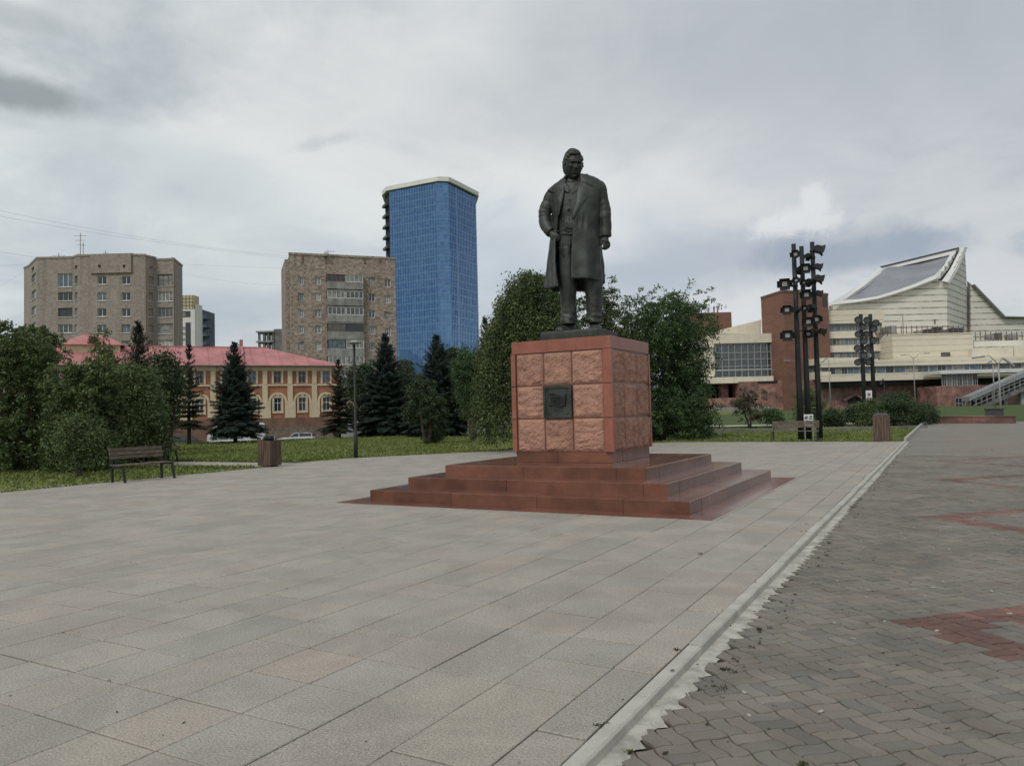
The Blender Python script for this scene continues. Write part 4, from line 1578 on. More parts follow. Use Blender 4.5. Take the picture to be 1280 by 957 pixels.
def window(parent, fr, s0, s1, z0, z1, mull=1, trans=0.0, glass=0, frame='white', d=-0.22, sill=False, bw=0.09, arch=0.0, name='window'):
    w, h = round((s1 - s0) * 10) / 10 , round((z1 - z0) * 10) / 10
    w, h = max(w, 0.2), max(h, 0.2)
    key = (w, h, mull, trans, frame, bw, arch, sill)
    if key not in WCACHE:
        mb = MB()
        for a, b in (((0, 0), (w, bw)), ((0, h - bw), (w, h)), ((0, bw), (bw, h - bw)), ((w - bw, bw), (w, h - bw))):
            mb.bbox((a[0], 0, a[1]), (b[0], 0.07, b[1]))
        for k in range(mull):
            x = w * (k + 1) / (mull + 1)
            mb.bbox((x - bw * .4, 0.004, bw), (x + bw * .4, 0.066, h - bw))
        if trans > 0:
            mb.bbox((bw, 0.008, h * trans - bw * .4), (w - bw, 0.062, h * trans + bw * .4))
        pn = MB().bbox((bw * .6, 0.03, bw * .6), (w - bw * .6, 0.05, h - bw * .6))
        sl = MB().bbox((-0.08, -0.34, -0.10), (w + 0.08, 0.0, -0.012)) if sill else None
        WCACHE[key] = (mb.mesh(name, M[frame]), pn, sl.mesh('sill', M['white']) if sl else None, {})
    fm, pn, sl, pc = WCACHE[key]
    if glass not in pc:
        pc[glass] = pn.mesh('pane', GL[glass])
    Mw = fr.mat(s0, d, z0) @ Matrix.Diagonal(((s1 - s0) / w, 1, (z1 - z0) / h, 1))
    Mi = fr.mat(s0, d, z0)
    o = obj(name, fm, None, parent, Mw)
    obj('pane', pc[glass], None, o, Mw)
    if sl:
        obj('sill', sl, None, o, Mw)
    return o


def body(parent, pts, z0, z1, m, name='wall', inset=0.0, **kw):
    mb = MB()
    mb.prism([(p[0], p[1]) for p in pts], z0, z1)
    return obj(name, mb, m, parent, **kw)


def back(fr, s, depth):
    return fr.P(s, -depth, 0)


RB = random.Random(21)


def building_grey():
    D = 142
    t = thing('apartment_block', 'wide grey-brown brick apartment block with angular bays at far left behind the bushes', 'building', at(130, 400, D).to_2d().to_3d() + Vector((0, 0, -1.6)))
    vx = [(30, 9), (36, 7), (46, 0), (92, 0), (98, -1.6), (166, -1.6), (182, -1.2), (195, 1.0), (217, 1.0), (228, 8)]
    P = [at(p, 345, D + dd) for p, dd in vx]
    top = {0: 326, 1: 323, 2: 323, 3: 321, 4: 319.6, 5: 319.6, 6: 322, 7: 325, 8: 323}
    fl = [350.3, 370.6, 390.5, 410.8, 431, 451, 471, 491]
    ins = []
    for i in range(len(P) - 1):
        fr = FR(P[i], P[i + 1])
        zt = fr.sz((vx[i][0] + vx[i + 1][0]) / 2, top[i])[1]
        if i < 2:
            zt = FR(P[2], P[3]).sz(60, 323)[1]
        if i == 8:
            zt = FR(P[7], P[8]).sz(210, 324.2)[1]
        ops, wins = [], []

        def add(x0, x1, hh=5.8, glass=None, mull=1, sill=True, dy=0, only=None, frame='white'):
            for k, y in enumerate(fl):
                if only is not None and k not in only:
                    continue
                a, z1_ = fr.sz(x0, y + dy - hh)
                b, _ = fr.sz(x1, y + dy - hh)
                _, z0_ = fr.sz(x0, y + dy + hh)
                ops.append((a, b, z0_, z1_))
                wins.append((a, b, z0_, z1_, RB.choice([0, 0, 1, 1, 2, 3]) if glass is None else glass[k % len(glass)], mull, sill, RB.choice(['white', 'white', 'frame_grey']) if frame == 'white' else frame))
        if i == 1:
            add(39.5, 44.8, 5.5)
        if i == 2:
            add(72.5, 90.5, 8.5, [3], 2, only=[0])
            add(72.5, 90.5, 5.5, [1, 0, 2, 1], 2, only=[1, 3, 4, 5, 6])
            add(72.5, 90.5, 5.5, [0], 1, only=[2], frame='frame_dark')
        if i == 3:
            add(93.3, 97.0, 5.0)
        if i == 4:
            add(121.5, 133, 5.2)
            add(151.8, 163, 5.2)
        if i == 6:
            add(185.5, 191.5, 5.2)
        if i == 7:
            add(196.8, 215.8, 7.5, [2], 2, only=[0], frame='frame_dark')
            add(196.8, 215.8, 6.2, [4, 2, 1, 2], 3, only=[1, 2, 3, 4, 5, 6])
        for vx_, vy in {1: [(41, 337)], 3: [(95, 334)], 4: [(124.3, 332.2), (155, 333)], 6: [(188, 334.6)]}.get(i, []):
            a, z1_ = fr.sz(vx_ - 1.6, vy - 1.6)
            b, z0_ = fr.sz(vx_ + 1.6, vy + 1.6)
            ops.append((a, b, z0_, z1_))
        mb = MB()
        wall(mb, fr, 0, fr.L, -1.7, zt, ops, 0.4)
        # parapet band
        fr.box(mb, -0.05, fr.L + 0.05, -0.4, 0.10, zt - 0.02, zt + 0.35)
        obj('wall', mb, M['brick_grey'], t)
        if i == 4:
            mb = MB()
            a, z0_ = fr.sz(114, 342)
            b, _ = fr.sz(165, 342)
            fr.box(mb, a, b, -0.1, 0.35, z0_, zt + 0.30)
            # its two vents are near-black boxes, their shade put into the colour
            obj('attic_band', mb, M['brick_grey'], t)
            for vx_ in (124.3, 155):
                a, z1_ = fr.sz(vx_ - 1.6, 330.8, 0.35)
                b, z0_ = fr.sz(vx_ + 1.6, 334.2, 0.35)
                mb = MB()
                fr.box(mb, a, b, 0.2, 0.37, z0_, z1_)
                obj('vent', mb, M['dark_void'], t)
        for w in wins:
            window(t, fr, w[0], w[1], w[2], w[3], w[5], 0, w[4], w[7], sill=w[6], bw=0.13)
        ins.append(fr.P(0, -0.38, 0))
        ins.append(fr.P(fr.L, -0.38, 0))
    core = [(P[1].x, P[1].y)] + []
    bk = (at(130, 420, D + 18) - at(130, 420, D)).to_2d()
    fr = FR(P[2], P[7])
    poly = [P[0] + fr.n * -1.5 + fr.u * 0.6] + [P[i] - fr.n * 0.45 for i in (1, 2, 3, 4, 5, 6, 7, 8)] + [P[9] - fr.n * 0.6 - fr.u * 0.6]
    poly = poly + [Vector((P[9].x + bk.x, P[9].y + bk.y, 0)), Vector((P[0].x + bk.x, P[0].y + bk.y, 0))]
    body(t, poly, -1.7, 31.6, M['brick_grey'], 'core')
    # roof aerials
    for px_, y0, y1, cr in ((100.5, 320, 291, 3), (104, 320, 303, 1), (73.5, 323, 316, 2), (132, 319, 313, 1)):
        a, b = at(px_, y0, D + 3), at(px_, y1, D + 3)
        ae = thing('roof_aerial', {100.5: 'tallest thin aerial mast on the far left grey block roof', 104: 'short aerial just right of the tall mast on the grey block', 73.5: 'low wide aerial on the left wing of the grey block roof', 132: 'tiny roof aerial over the middle of the grey block'}[px_], 'aerial', (a.x, a.y, a.z - 0.8))
        mb = MB()
        mb.tube([a - Vector((0, 0, .8)), b], 0.07, 5)
        obj('mast', mb, M['frame_grey'], ae)
        mb = MB()
        for k in range(cr):
            z = b.z - 0.5 - k * 0.9
            w = 1.2 - 0.25 * k if cr > 1 else 0.5
            mb.tube([Vector((a.x, a.y, z)) - fr.u * w, Vector((a.x, a.y, z)) + fr.u * w], 0.04, 4)
        obj('crossbar', mb, M['frame_grey'], ae, kind='stuff')


def building_brick():
    D = 142
    t = thing('apartment_tower', 'mottled brown brick apartment block with stacked grey balconies left of the blue tower', 'building', at(430, 400, D).to_2d().to_3d() + Vector((0, 0, -1.6)))
    fr = frpx(362.5, D, 497, D + 7, 350)
    a0, b0 = fr.sz(362.5, 400)[0], fr.sz(495.5, 400)[0]
    zt = fr.sz(430, 321.3)[1]
    ys = [350.8, 371.0, 391.4, 411.8, 432.2, 452.5, 472.5, 492]
    ops, wins = [], []
    for x0, x1 in ((372.3, 379.5), (393, 401.5), (460.5, 469), (480.5, 488.5)):
        for k, y in enumerate(ys):
            yy = y + (1.0 if x0 > 450 else 0) + (2 if x0 > 470 else 0)
            a, z1_ = fr.sz(x0 + 0.1 * k, yy - 5)
            b, z0_ = fr.sz(x1 + 0.1 * k, yy + 5)
            ops.append((a, b, z0_, z1_))
            wins.append((a, b, z0_, z1_))
    bal = []
    for k, y in enumerate(ys):
        a, z1_ = fr.sz(408 + 0.3 * k, y - 7.5)
        b, z0_ = fr.sz(453 + 0.3 * k, y + 3.5)
        ops.append((a, b, z0_ - 1.3, z1_))
        bal.append((a, b, z0_, z1_))
    mb = MB()
    wall(mb, fr, a0, b0, -1.7, zt, ops, 0.35)
    fr.box(mb, a0 - 0.1, b0 + 0.1, -0.4, 0.12, zt - 0.02, zt + 0.4)
    obj('wall', mb, M['brick_red'], t)
    # side wall to the left, slightly lower
    mb = MB()
    fr.box(mb, a0 - 0.75, a0 - 0.01, -12, -0.6, -1.7, zt - 0.8)
    obj('side_wall', mb, M['brick_red'], t)
    body(t, [fr.P(a0, -0.4, 0), fr.P(b0, -0.4, 0), fr.P(b0 - 0.5, -9, 0), fr.P(a0, -9, 0)], -1.7, zt - 0.05, M['brick_red'], 'core')
    # darker piers in the attic
    for px_ in (378, 407.5, 456, 475):
        mb = MB()
        a, z1_ = fr.sz(px_ - 0.9, 321)
        b, z0_ = fr.sz(px_ + 0.9, 329)
        fr.box(mb, a, b, 0.0, 0.14, z0_, zt + 0.1)
        obj('attic_pier', mb, M['frame_brown'], t)
    for w in wins:
        g_ = RB.choice([0, 1, 2, 2, 3, 4])
        window(t, fr, w[0], w[1], w[2], w[3], RB.choice([1, 1, 2]), 0, g_, RB.choice(['white', 'white', 'frame_grey', 'white']), bw=0.13)
    for k, (a, b, z0_, z1_) in enumerate(bal):
        if k > 6:
            break
        mb = MB()
        # parapet: front and two cheeks
        fr.box(mb, a, b, 0.95, 1.05, z0_ - 1.35, z0_)
        fr.box(mb, a, a + 0.1, 0.0, 0.945, z0_ - 1.35, z0_ - 0.01)
        fr.box(mb, b - 0.1, b, 0.0, 0.945, z0_ - 1.35, z0_ - 0.01)
        fr.box(mb, a + .11, b - .11, -0.3, 0.94, z0_ - 1.33, z0_ - 1.17)
        bo = obj('balcony', mb, M['conc'], t)
        mid = (a + b) / 2
        kinds = {0: ('frame_brown', 'white'), 1: ('white', 'white'), 2: ('white', 'white'), 3: ('frame_brown', 'frame_dark'), 4: ('frame_dark', 'white')}.get(k, ('white', 'white'))
        gl = {0: (0, 2), 1: (2, 1), 2: (1, 1), 3: (1, 0), 4: (3, 2)}.get(k, (2, 2))
        window(bo, fr, a + 0.02, mid - 0.05, z0_ + 0.01, z1_ - 0.05, 3, 0, gl[0], kinds[0], d=1.02, bw=0.12, name='glazing')
        window(bo, fr, mid + 0.05, b - 0.02, z0_ + 0.01, z1_ - 0.05, 3, 0, gl[1], kinds[1], d=1.02, bw=0.12, name='glazing')
        rb = MB()
        fr.box(rb, a - 0.05, b + 0.05, 0.0, 1.1, z1_ - 0.04, z1_ + 0.10)
        obj('balcony_roof', rb, M['brick_red'] if k == 0 else M['conc'], t)
    # rooftop dish aerial
    a = at(410, 319, D + 2)
    ae = thing('roof_dish', 'low dish aerial on the roof of the brown brick block', 'aerial', (a.x, a.y, a.z - 0.3))
    mb = MB()
    mb.tube([a - Vector((0, 0, .3)), a + Vector((0, 0, 1.1))], 0.06, 5)
    mb.tube([a + Vector((0, 0, .6)) - fr.u * 0.8, a + Vector((0, 0, .8)) + fr.u * 1.2], 0.05, 5)
    obj('mast', mb, M['frame_grey'], ae, kind='stuff')
    mb = MB()
    mb.sphere(a - fr.u * 0.4 + Vector((0, 0, 0.1)), 0.8, 10, 7, (1, 0.3, 0.5))
    obj('dish', mb, M['conc'], ae)


def building_red():
    fr = frpx(-40, 92, 424, 110.3, 500)
    t = thing('red_house', 'long two-storey terracotta house with cream pilasters, arches and a faded red sheet roof', 'building', fr.P(fr.L / 2, 0, -1.6))
    # centres of the window axes: measured every 31.3 px at the right
    s_r = [fr.sz(x, 480)[0] for x in (249.5, 282, 314.7, 346.0, 377, 407.7)]
    pitch = (s_r[-1] - s_r[0]) / 5
    s0, s1 = 0.0, fr.sz(424, 480)[0]
    axes = []
    s = s_r[-1]
    while s > s0 + 2:
        axes.append(s)
        s -= pitch
    z_eave = fr.sz(377, 458)[1]
    z_cor0 = fr.sz(377, 461.5)[1]
    z_band1 = fr.sz(377, 480.0)[1]
    z_band0 = fr.sz(377, 482.0)[1]
    z_soc = fr.sz(377, 521.5)[1]
    zu1, zu0 = fr.sz(377, 463.5)[1], fr.sz(377, 478.5)[1]
    zl1, zl0 = fr.sz(377, 496.5)[1], fr.sz(377, 513.5)[1]
    za = fr.sz(377, 498)[1]
    ww = 1.05
    lw = 1.05
    ops = []
    for s in axes:
        ops.append((s - ww / 2, s + ww / 2, zu0, zu1))
        ops.append((s - lw / 2, s + lw / 2, zl0, zl1))
    mb = MB()
    wall(mb, fr, s0, s1, z_soc, z_cor0, ops, 0.25)
    obj('wall', mb, M['terracotta'], t)
    mb = MB()
    fr.box(mb, s0 - 0.05, s1 + 0.05, -1, 0.22, -2.0, z_soc)
    obj('socle', mb, M['socle'], t)
    depth = 13
    body(t, [fr.P(s0, -0.3, 0), fr.P(s1 - 0.02, -0.3, 0), fr.P(s1 - 0.02, -depth, 0), fr.P(s0, -depth, 0)], -1.9, z_cor0, M['terracotta'], 'core')
    mb = MB()
    fr.box(mb, s0 - 0.3, s1 + 0.3, -0.5, 0.38, z_cor0 + 0.002, z_eave)
    fr.box(mb, s0 - 0.1, s1 + 0.1, -0.2, 0.20, z_cor0 - 0.22, z_cor0)
    obj('cornice', mb, M['cream'], t)
    mb = MB()
    fr.box(mb, s0, s1, 0.0, 0.16, z_band0, z_band1)
    obj('string_course', mb, M['cream'], t)
    for i, s in enumerate(axes):
        # upper window with moulded surround
        mb = MB()
        e = 0.24
        a, b = s - ww / 2, s + ww / 2
        fr.box(mb, a - e, a, 0.0, 0.09, zu0 - 0.1, zu1)
        fr.box(mb, b, b + e, 0.0, 0.09, zu0 - 0.1, zu1)
        fr.box(mb, a - e, b + e, 0.0, 0.12, zu1 + 0.002, zu1 + 0.26)
        fr.box(mb, a - e * .6, b + e * .6, 0.0, 0.11, zu1 + 0.262, zu1 + 0.36)
        obj('window_surround', mb, M['cream'], t)
        window(t, fr, a, b, zu0, zu1, 1, 0.62, 0 if i % 3 else 3, 'frame_grey', d=-0.18, bw=0.09)
        # lower window, surround with keystone
        mb = MB()
        a, b = s - lw / 2, s + lw / 2
        e = 0.22
        fr.box(mb, a - e, a, 0.0, 0.09, zl0 - 0.02, zl1)
        fr.box(mb, b, b + e, 0.0, 0.09, zl0 - 0.02, zl1)
        fr.box(mb, a - e, b + e, 0.0, 0.12, zl0 - 0.26, zl0 - 0.022)
        fr.box(mb, a - e, b + e, 0.0, 0.10, zl1 + 0.002, zl1 + 0.2)
        fr.box(mb, s - 0.2, s + 0.2, 0.0, 0.14, zl1 + 0.203, zl1 + 0.48)
        obj('window_surround', mb, M['cream'], t)
        window(t, fr, a, b, zl0, zl1, 1, 0.62, 1 if i % 2 else 0, 'white', d=-0.18, bw=0.09)
        # blind arch
        mb = MB()
        R1, R0 = pitch / 2 - 0.42, pitch / 2 - 0.72
        zc = za - 0.35
        pts = []
        n = 12
        for k in range(n):
            t0, t1 = PI * k / n, PI * (k + 1) / n
            q = [(s + R * math.cos(tt), zc + R * math.sin(tt)) for R, tt in ((R0, t0), (R1, t0), (R1, t1), (R0, t1))]
            mb.slabpoly([fr.P(x, 0.0, z) for x, z in q], fr.n * 0.17)
        obj('arch', mb, M['cream'], t)
        # pilaster to the right of the axis
        if s + pitch / 2 < s1 - 0.3:
            c = s + pitch / 2
            mb = MB()
            fr.box(mb, c - 0.31, c + 0.31, 0.0, 0.20, z_band1 + 0.002, z_cor0 - 0.225)
            obj('pilaster', mb, M['cream'], t)
            mb = MB()
            fr.box(mb, c - 0.72, c + 0.72, 0.0, 0.20, z_soc, zc - 0.002)
            fr.box(mb, c - 0.36, c + 0.36, 0.0, 0.19, zc, z_band0 - 0.002)
            obj('pier', mb, M['cream'], t)
    # hipped roof with standing seams
    ze = z_eave + 0.05
    rx0, rx1 = s0 - 0.5, s1 + 0.9
    fwd, bck = 0.75, -depth - 0.5
    zr = z_eave + 3.15
    ra, rb = s0 - 0.4, fr.sz(333, 430, -6.5)[0]
    mid = (fwd + bck) / 2
    A, B_, Cc, Dd = fr.P(rx0, fwd, ze), fr.P(rx1, fwd, ze), fr.P(rx1, bck, ze), fr.P(rx0, bck, ze)
    E1, E2 = fr.P(ra, mid, zr), fr.P(rb, mid, zr)
    mb = MB()
    mb.add([A, B_, Cc, Dd, E1, E2], [(0, 1, 5, 4), (1, 2, 5), (2, 3, 4, 5), (3, 0, 4), (3, 2, 1, 0)])
    rf = obj('roof', mb, M['roof_pink'], t)
    mb = MB()
    s = rx0 + 1
    while s < rx1 - 1.0:
        tt = 1.0
        if s > rb:
            tt = (rx1 - s) / (rx1 - rb)
        p0, p1 = fr.P(s, fwd, ze), fr.P(s, fwd + (mid - fwd) * tt, ze + (zr - ze) * tt)
        mb.bar(p0 + Vector((0, 0, .03)), p1 + Vector((0, 0, .03)), 0.06, 0.08)
        s += 1.9
    obj('standing_seam', mb, M['roof_pink'], rf, kind='stuff')
    mb = MB()
    mb.bar(E1 + Vector((0, 0, .05)), E2 + Vector((0, 0, .05)), 0.25, 0.16)
    mb.bar(fr.P(fr.sz(301, 428, -6.5)[0], mid + 0.2, zr + .1), fr.P(fr.sz(301, 450, -3)[0], fwd - 1, ze + 0.5), 0.5, 0.25)
    obj('ridge_cap', mb, M['roof_pink'], rf)
    mb = MB()
    fr.box(mb, fr.sz(299.5, 430, mid)[0], fr.sz(303.5, 430, mid)[0], mid - 0.4, mid + 0.2, zr - 0.3, fr.sz(301, 424.5, mid)[1])
    obj('chimney', mb, M['roof_pink'], rf)
    # gutter line
    mb = MB()
    fr.box(mb, rx0, rx1, fwd - 0.02, fwd + 0.1, ze - 0.12, ze + 0.05)
    obj('gutter', mb, M['roof_dk'], rf)
    # attic pavilion with its own roof and a round-headed dormer
    dd = -4.0
    a, z1_ = fr.sz(77, 430.5, dd)
    b, _ = fr.sz(150, 430.5, dd)
    _, z0_ = fr.sz(100, 440, dd)
    mb = MB()
    fr.box(mb, a, b, dd - 6, dd, z0_ - 1.5, z1_)
    obj('attic_pavilion', mb, M['cream'], t)
    mb = MB()
    c = (a + b) / 2
    zp = fr.sz(112, 418, dd - 3)[1]
    e = 0.5
    v = [fr.P(a - e, dd + e, z1_), fr.P(b + e, dd + e, z1_), fr.P(b + e, dd - 6 - e, z1_), fr.P(a - e, dd - 6 - e, z1_), fr.P(c - 1.2, dd - 3, zp), fr.P(c + 1.2, dd - 3, zp)]
    mb.add(v, [(0, 1, 5, 4), (1, 2, 5), (2, 3, 4, 5), (3, 0, 4), (3, 2, 1, 0)])
    pr_ = obj('pavilion_roof', mb, M['roof_pink'], t)
    sc, zc = fr.sz(117, 425, dd)
    mb = MB()
    pts = [(sc + 0.75 * math.cos(PI * k / 8), zc - 0.35 + 0.95 * math.sin(PI * k / 8)) for k in range(9)]
    mb.slabpoly([fr.P(x, dd + 0.3, z) for x, z in pts], fr.n * -3.2)
    obj('dormer', mb, M['roof_pink'], pr_)
    mb = MB()
    pts = [(sc + 0.52 * math.cos(PI * k / 8), zc - 0.3 + 0.72 * math.sin(PI * k / 8)) for k in range(9)]
    mb.slabpoly([fr.P(x, dd + 0.32, z) for x, z in pts], fr.n * -0.1)
    obj('dormer_opening', mb, M['dark_void'], pr_)
    # picket fence in front of the right half
    t2 = thing('picket_fence', 'grey-brown slatted fence at the foot of the terracotta house', 'fence', fr.P(fr.sz(430, 540, 6)[0], 6, -1.6))
    a = fr.sz(322, 540, 6)[0]
    b = fr.sz(500, 540, 6)[0]
    zf = fr.sz(400, 533, 6)[1]
    mb = MB()
    fr.box(mb, a, b, 5.9, 5.94, -1.1, -0.98)
    fr.box(mb, a, b, 5.9, 5.94, zf - 0.4, zf - 0.28)
    obj('rail', mb, M['conc_dk'], t2)
    mb = MB()
    s = a
    i = 0
    while s < b:
        fr.box(mb, s, s + 0.12, 5.94, 5.97, -1.6, zf + RB.uniform(-.02, .02))
        s += 0.165
        i += 1
    obj('picket', mb, mat('weathered_slats', (0.20, 0.17, 0.14), 0.9, var=0.3, scale=3), t2, kind='stuff')
    k = 0
    s = a
    while s < b:
        mb = MB()
        fr.box(mb, s - 0.09, s + 0.09, 5.7, 5.9, -1.6, zf + 0.05)
        obj('post', mb, M['conc_dk'], t2)
        s += 2.6


def building_tower():
    D = 380
    P = [at(481, 235, 402), at(486.5, 235, 394), at(547, 235, 380), at(560, 235, 381), at(570, 235, 388), at(594.5, 235, 407)]
    ztop = at(547, 226.6, 380).z
    t = thing('glass_office_tower', 'tall blue mirror-glass office tower with a white crown band', 'building', (P[2].x, P[2].y, -2))
    m, nt, b = new_mat('blue_mirror_glass')
    pos = nd(nt, 'ShaderNodeNewGeometry').outputs['Position']
    wn = nd(nt, 'ShaderNodeTexNoise', inp={'Vector': pos, 'Scale': 0.035, 'Detail': 4.0, 'Roughness': 0.55, 'Distortion': 1.5}).outputs[0]
    vr = nd(nt, 'ShaderNodeTexWhiteNoise', noise_dimensions='3D')
    sn = nd(nt, 'ShaderNodeVectorMath', operation='SNAP', inp={0: pos, 1: (1.5, 1.5, 1.9)})
    nt.links.new(sn.outputs[0], vr.inputs['Vector'])
    c = mixc(nt, smooth(nt, vr.outputs[0], 0.0, 1.0), (0.095, 0.185, 0.325), (0.125, 0.225, 0.38))
    nt.links.new(c, b.inputs['Base Color'])
    b.inputs['Metallic'].default_value = 0.92
    b.inputs['Roughness'].default_value = 0.08
    bp = nd(nt, 'ShaderNodeBump', inp={'Strength': 0.3, 'Distance': 1.6, 'Height': wn})
    bp2 = nd(nt, 'ShaderNodeBump', inp={'Strength': 0.05, 'Distance': 0.2, 'Height': vr.outputs[0], 'Normal': bp.outputs[0]})
    nt.links.new(bp2.outputs[0], b.inputs['Normal'])
    M['mirror'] = m
    dark = mat('tower_joint', (0.085, 0.165, 0.29), 0.15, metal=0.9, var=0.1)
    band = mat('tower_spandrel', (0.17, 0.28, 0.42), 0.2, metal=0.85, var=0.15)
    fh = 3.72
    for i in range(len(P) - 1):
        fr = FR(P[i], P[i + 1])
        mb = MB()
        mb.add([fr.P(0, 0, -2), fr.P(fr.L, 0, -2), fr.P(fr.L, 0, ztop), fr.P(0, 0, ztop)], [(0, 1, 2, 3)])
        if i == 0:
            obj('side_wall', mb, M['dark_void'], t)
            k = 0
            z = 4.0
            while z < ztop - 2:
                bb = MB()
                fr.box(bb, 0.5, fr.L - 0.2, 0.0, 1.8, z, z + 0.5)
                fr.box(bb, 0.5, fr.L - 0.2, 1.7, 1.8, z + 0.5, z + 1.3)
                obj('balcony', bb, M['frame_dark'], t)
                z += 5.6
            continue
        obj('glass_wall', mb, M['mirror'], t)
        mb, mv = MB(), MB()
        z = 2.0
        while z < ztop - 1:
            fr.box(mb, 0.02, fr.L - 0.02, 0.0, 0.10, z, z + 0.50)
            z += fh
        nv = int(fr.L / 1.5)
        for k in range(1, nv):
            fr.box(mv, fr.L * k / nv - 0.022, fr.L * k / nv + 0.022, 0.0, 0.13, -1, ztop)
        obj('spandrel', mb, band, t, kind='stuff')
        if nv > 1:
            obj('mullion', mv, dark, t, kind='stuff')
    bk = (at(540, 300, 430) - at(540, 300, 380)).to_2d()
    poly = [p.to_2d() * 1.0005 for p in P] + [P[-1].to_2d() + bk * 0.9, P[0].to_2d() + bk * 0.9]
    body(t, poly, -2, ztop - 0.5, M['mirror'], 'core')
    # crown: follows the plan, overhangs a little
    cc_ = sum((p.to_2d() for p in P), Vector((0, 0))) / len(P) + bk * 0.3
    poly = []
    for p in [P[0], P[1], P[2], P[3], P[4], P[5]]:
        d = (p.to_2d() - cc_).normalized()
        poly.append(p.to_2d() + d * 1.6)
    poly += [P[-1].to_2d() + bk * 0.95, P[0].to_2d() + bk * 0.95]
    z1 = at(547, 221.6, 380).z
    body(t, poly, ztop - 0.2, z1, mat('crown_white', (0.72, 0.72, 0.69), 0.8, var=0.05, scale=0.1), 'crown')
    # lower dark wing seen at its foot
    fr = frpx(499, 330, 527, 330, 480)
    t2 = thing('low_glass_block', 'small dark stepped glass block at the foot of the blue tower', 'building', fr.P(4, 0, -2))
    for a, b_, y in ((499, 511, 437), (511, 519, 442), (519, 525, 448)):
        mb = MB()
        s0, z1_ = fr.sz(a, y)
        s1, _ = fr.sz(b_, y)
        fr.box(mb, s0 + .02, s1 - .02, -12, 0, -2, z1_)
        obj('wing', mb, dark, t2)


def building_far():
    fr = frpx(224, 250, 250, 250, 420)
    t = thing('pale_highrise', 'pale high-rise with a yellow gridded top just right of the grey block', 'building', fr.P(2, 0, -2))
    z = fr.sz(235, 369)[1]
    s0, s1 = fr.sz(222, 400)[0], fr.sz(243.5, 400)[0]
    s2 = fr.sz(248, 400)[0]
    zy = fr.sz(235, 386)[1]
    mb = MB()
    fr.box(mb, s0, s1, -4, 0, -2, zy)
    obj('wall', mb, M['white_clad'], t)
    mb = MB()
    fr.box(mb, s0, s1 - 0.2, -4, 0.1, zy + 0.02, z)
    fy = obj('upper_wall', mb, M['yellow_clad'], t)
    mb = MB()
    for k in range(5):
        a = s0 + (s1 - s0) * (k + .5) / 5
        fr.box(mb, a - 0.08, a + 0.08, 0.1, 0.2, zy, z)
    for k in range(1, 4):
        zz = zy + (z - zy) * k / 4
        fr.box(mb, s0, s1 - .2, 0.1, 0.19, zz - .08, zz + .08)
    obj('grid', mb, M['frame_brown'], fy)
    for y0, y1, a, b_ in ((389, 396, 226, 238), (403, 432, 232, 238.5)):
        q = fr.sz(a, y0), fr.sz(b_, y1)
        mb = MB()
        fr.box(mb, q[0][0], q[1][0], 0, 0.12, q[1][1], q[0][1])
        obj('dark_panel', mb, M['frame_dark'], t)
    k = 0
    for y in (391, 408, 415, 422):
        q = fr.sz(227.5, y), fr.sz(231.5, y + 4)
        window(t, fr, q[0][0], q[1][0], q[1][1], q[0][1], 1, 0, 3, 'white', d=0.13, bw=0.1)
    # angled white side
    mb = MB()
    a, b_ = fr.P(s1 + .02, -0.2, 0), fr.P(s2 - 0.3, -1.5, 0)
    mb.prism([a.to_2d(), b_.to_2d(), fr.P(s2 - 0.3, -4, 0).to_2d(), fr.P(s1 + .02, -4, 0).to_2d()], -2, z - 3)
    obj('side_wall', mb, M['white_clad'], t)
    fr = frpx(246, 270, 262, 270, 420)
    t = thing('dark_balcony_tower', 'slim dark blue-grey tower with rounded balconies right of the pale high-rise', 'building', fr.P(2, 0, -2))
    dk = mat('slate_cladding', (0.075, 0.10, 0.13), 0.6, var=0.2, scale=0.3)
    s0, z = fr.sz(246.5, 386.5)
    s1 = fr.sz(252, 400)[0]
    mb = MB()
    fr.box(mb, s0, s1, -12, 0, -2, z)
    obj('wall', mb, dk, t)
    s2 = fr.sz(257, 400)[0]
    z2 = fr.sz(255, 393)[1]
    mb = MB()
    fr.box(mb, s1 + .01, s2, -4, -0.5, -2, z2)
    obj('wall', mb, dk, t)
    zz = z2 - 0.8
    while zz > 2:
        mb = MB()
        c = fr.P(s2 - 0.4, -0.6, 0)
        mb.lathe([(1.75, zz - 0.9), (1.85, zz - 0.85), (1.85, zz), (1.75, zz + 0.03)], 14, (c.x, c.y, 0))
        obj('balcony', mb, dk, t)
        zz -= 3.1
    # unfinished frame building
    fr = frpx(320, 260, 360, 260, 430)
    t = thing('unfinished_frame_building', 'bare concrete frame of an unfinished building between the apartment blocks', 'building', fr.P(4, 0, -2))
    s0, s1 = fr.sz(322, 420)[0], fr.sz(342, 420)[0]
    for y in (413.5, 426, 438):
        z = fr.sz(330, y)[1]
        mb = MB()
        fr.box(mb, s0 - .5, s1, -10, 0.3, z - 0.5, z)
        obj('floor_slab', mb, M['conc'], t)
    for px_ in (323.5, 329.5, 335, 341):
        for dd in (-0.2, -6, -9.5):
            a = fr.sz(px_, 420)[0]
            mb = MB()
            fr.box(mb, a - .35, a + .35, dd - .7, dd, -2, fr.sz(330, 413.5)[1] - 0.51)
            obj('column', mb, M['conc_dk'], t)
    mb = MB()
    a, z = fr.sz(341.5, 411)
    fr.box(mb, a, fr.sz(356, 411)[0], -10, -0.5, -2, z)
    obj('core_wall', mb, M['conc_dk'], t)


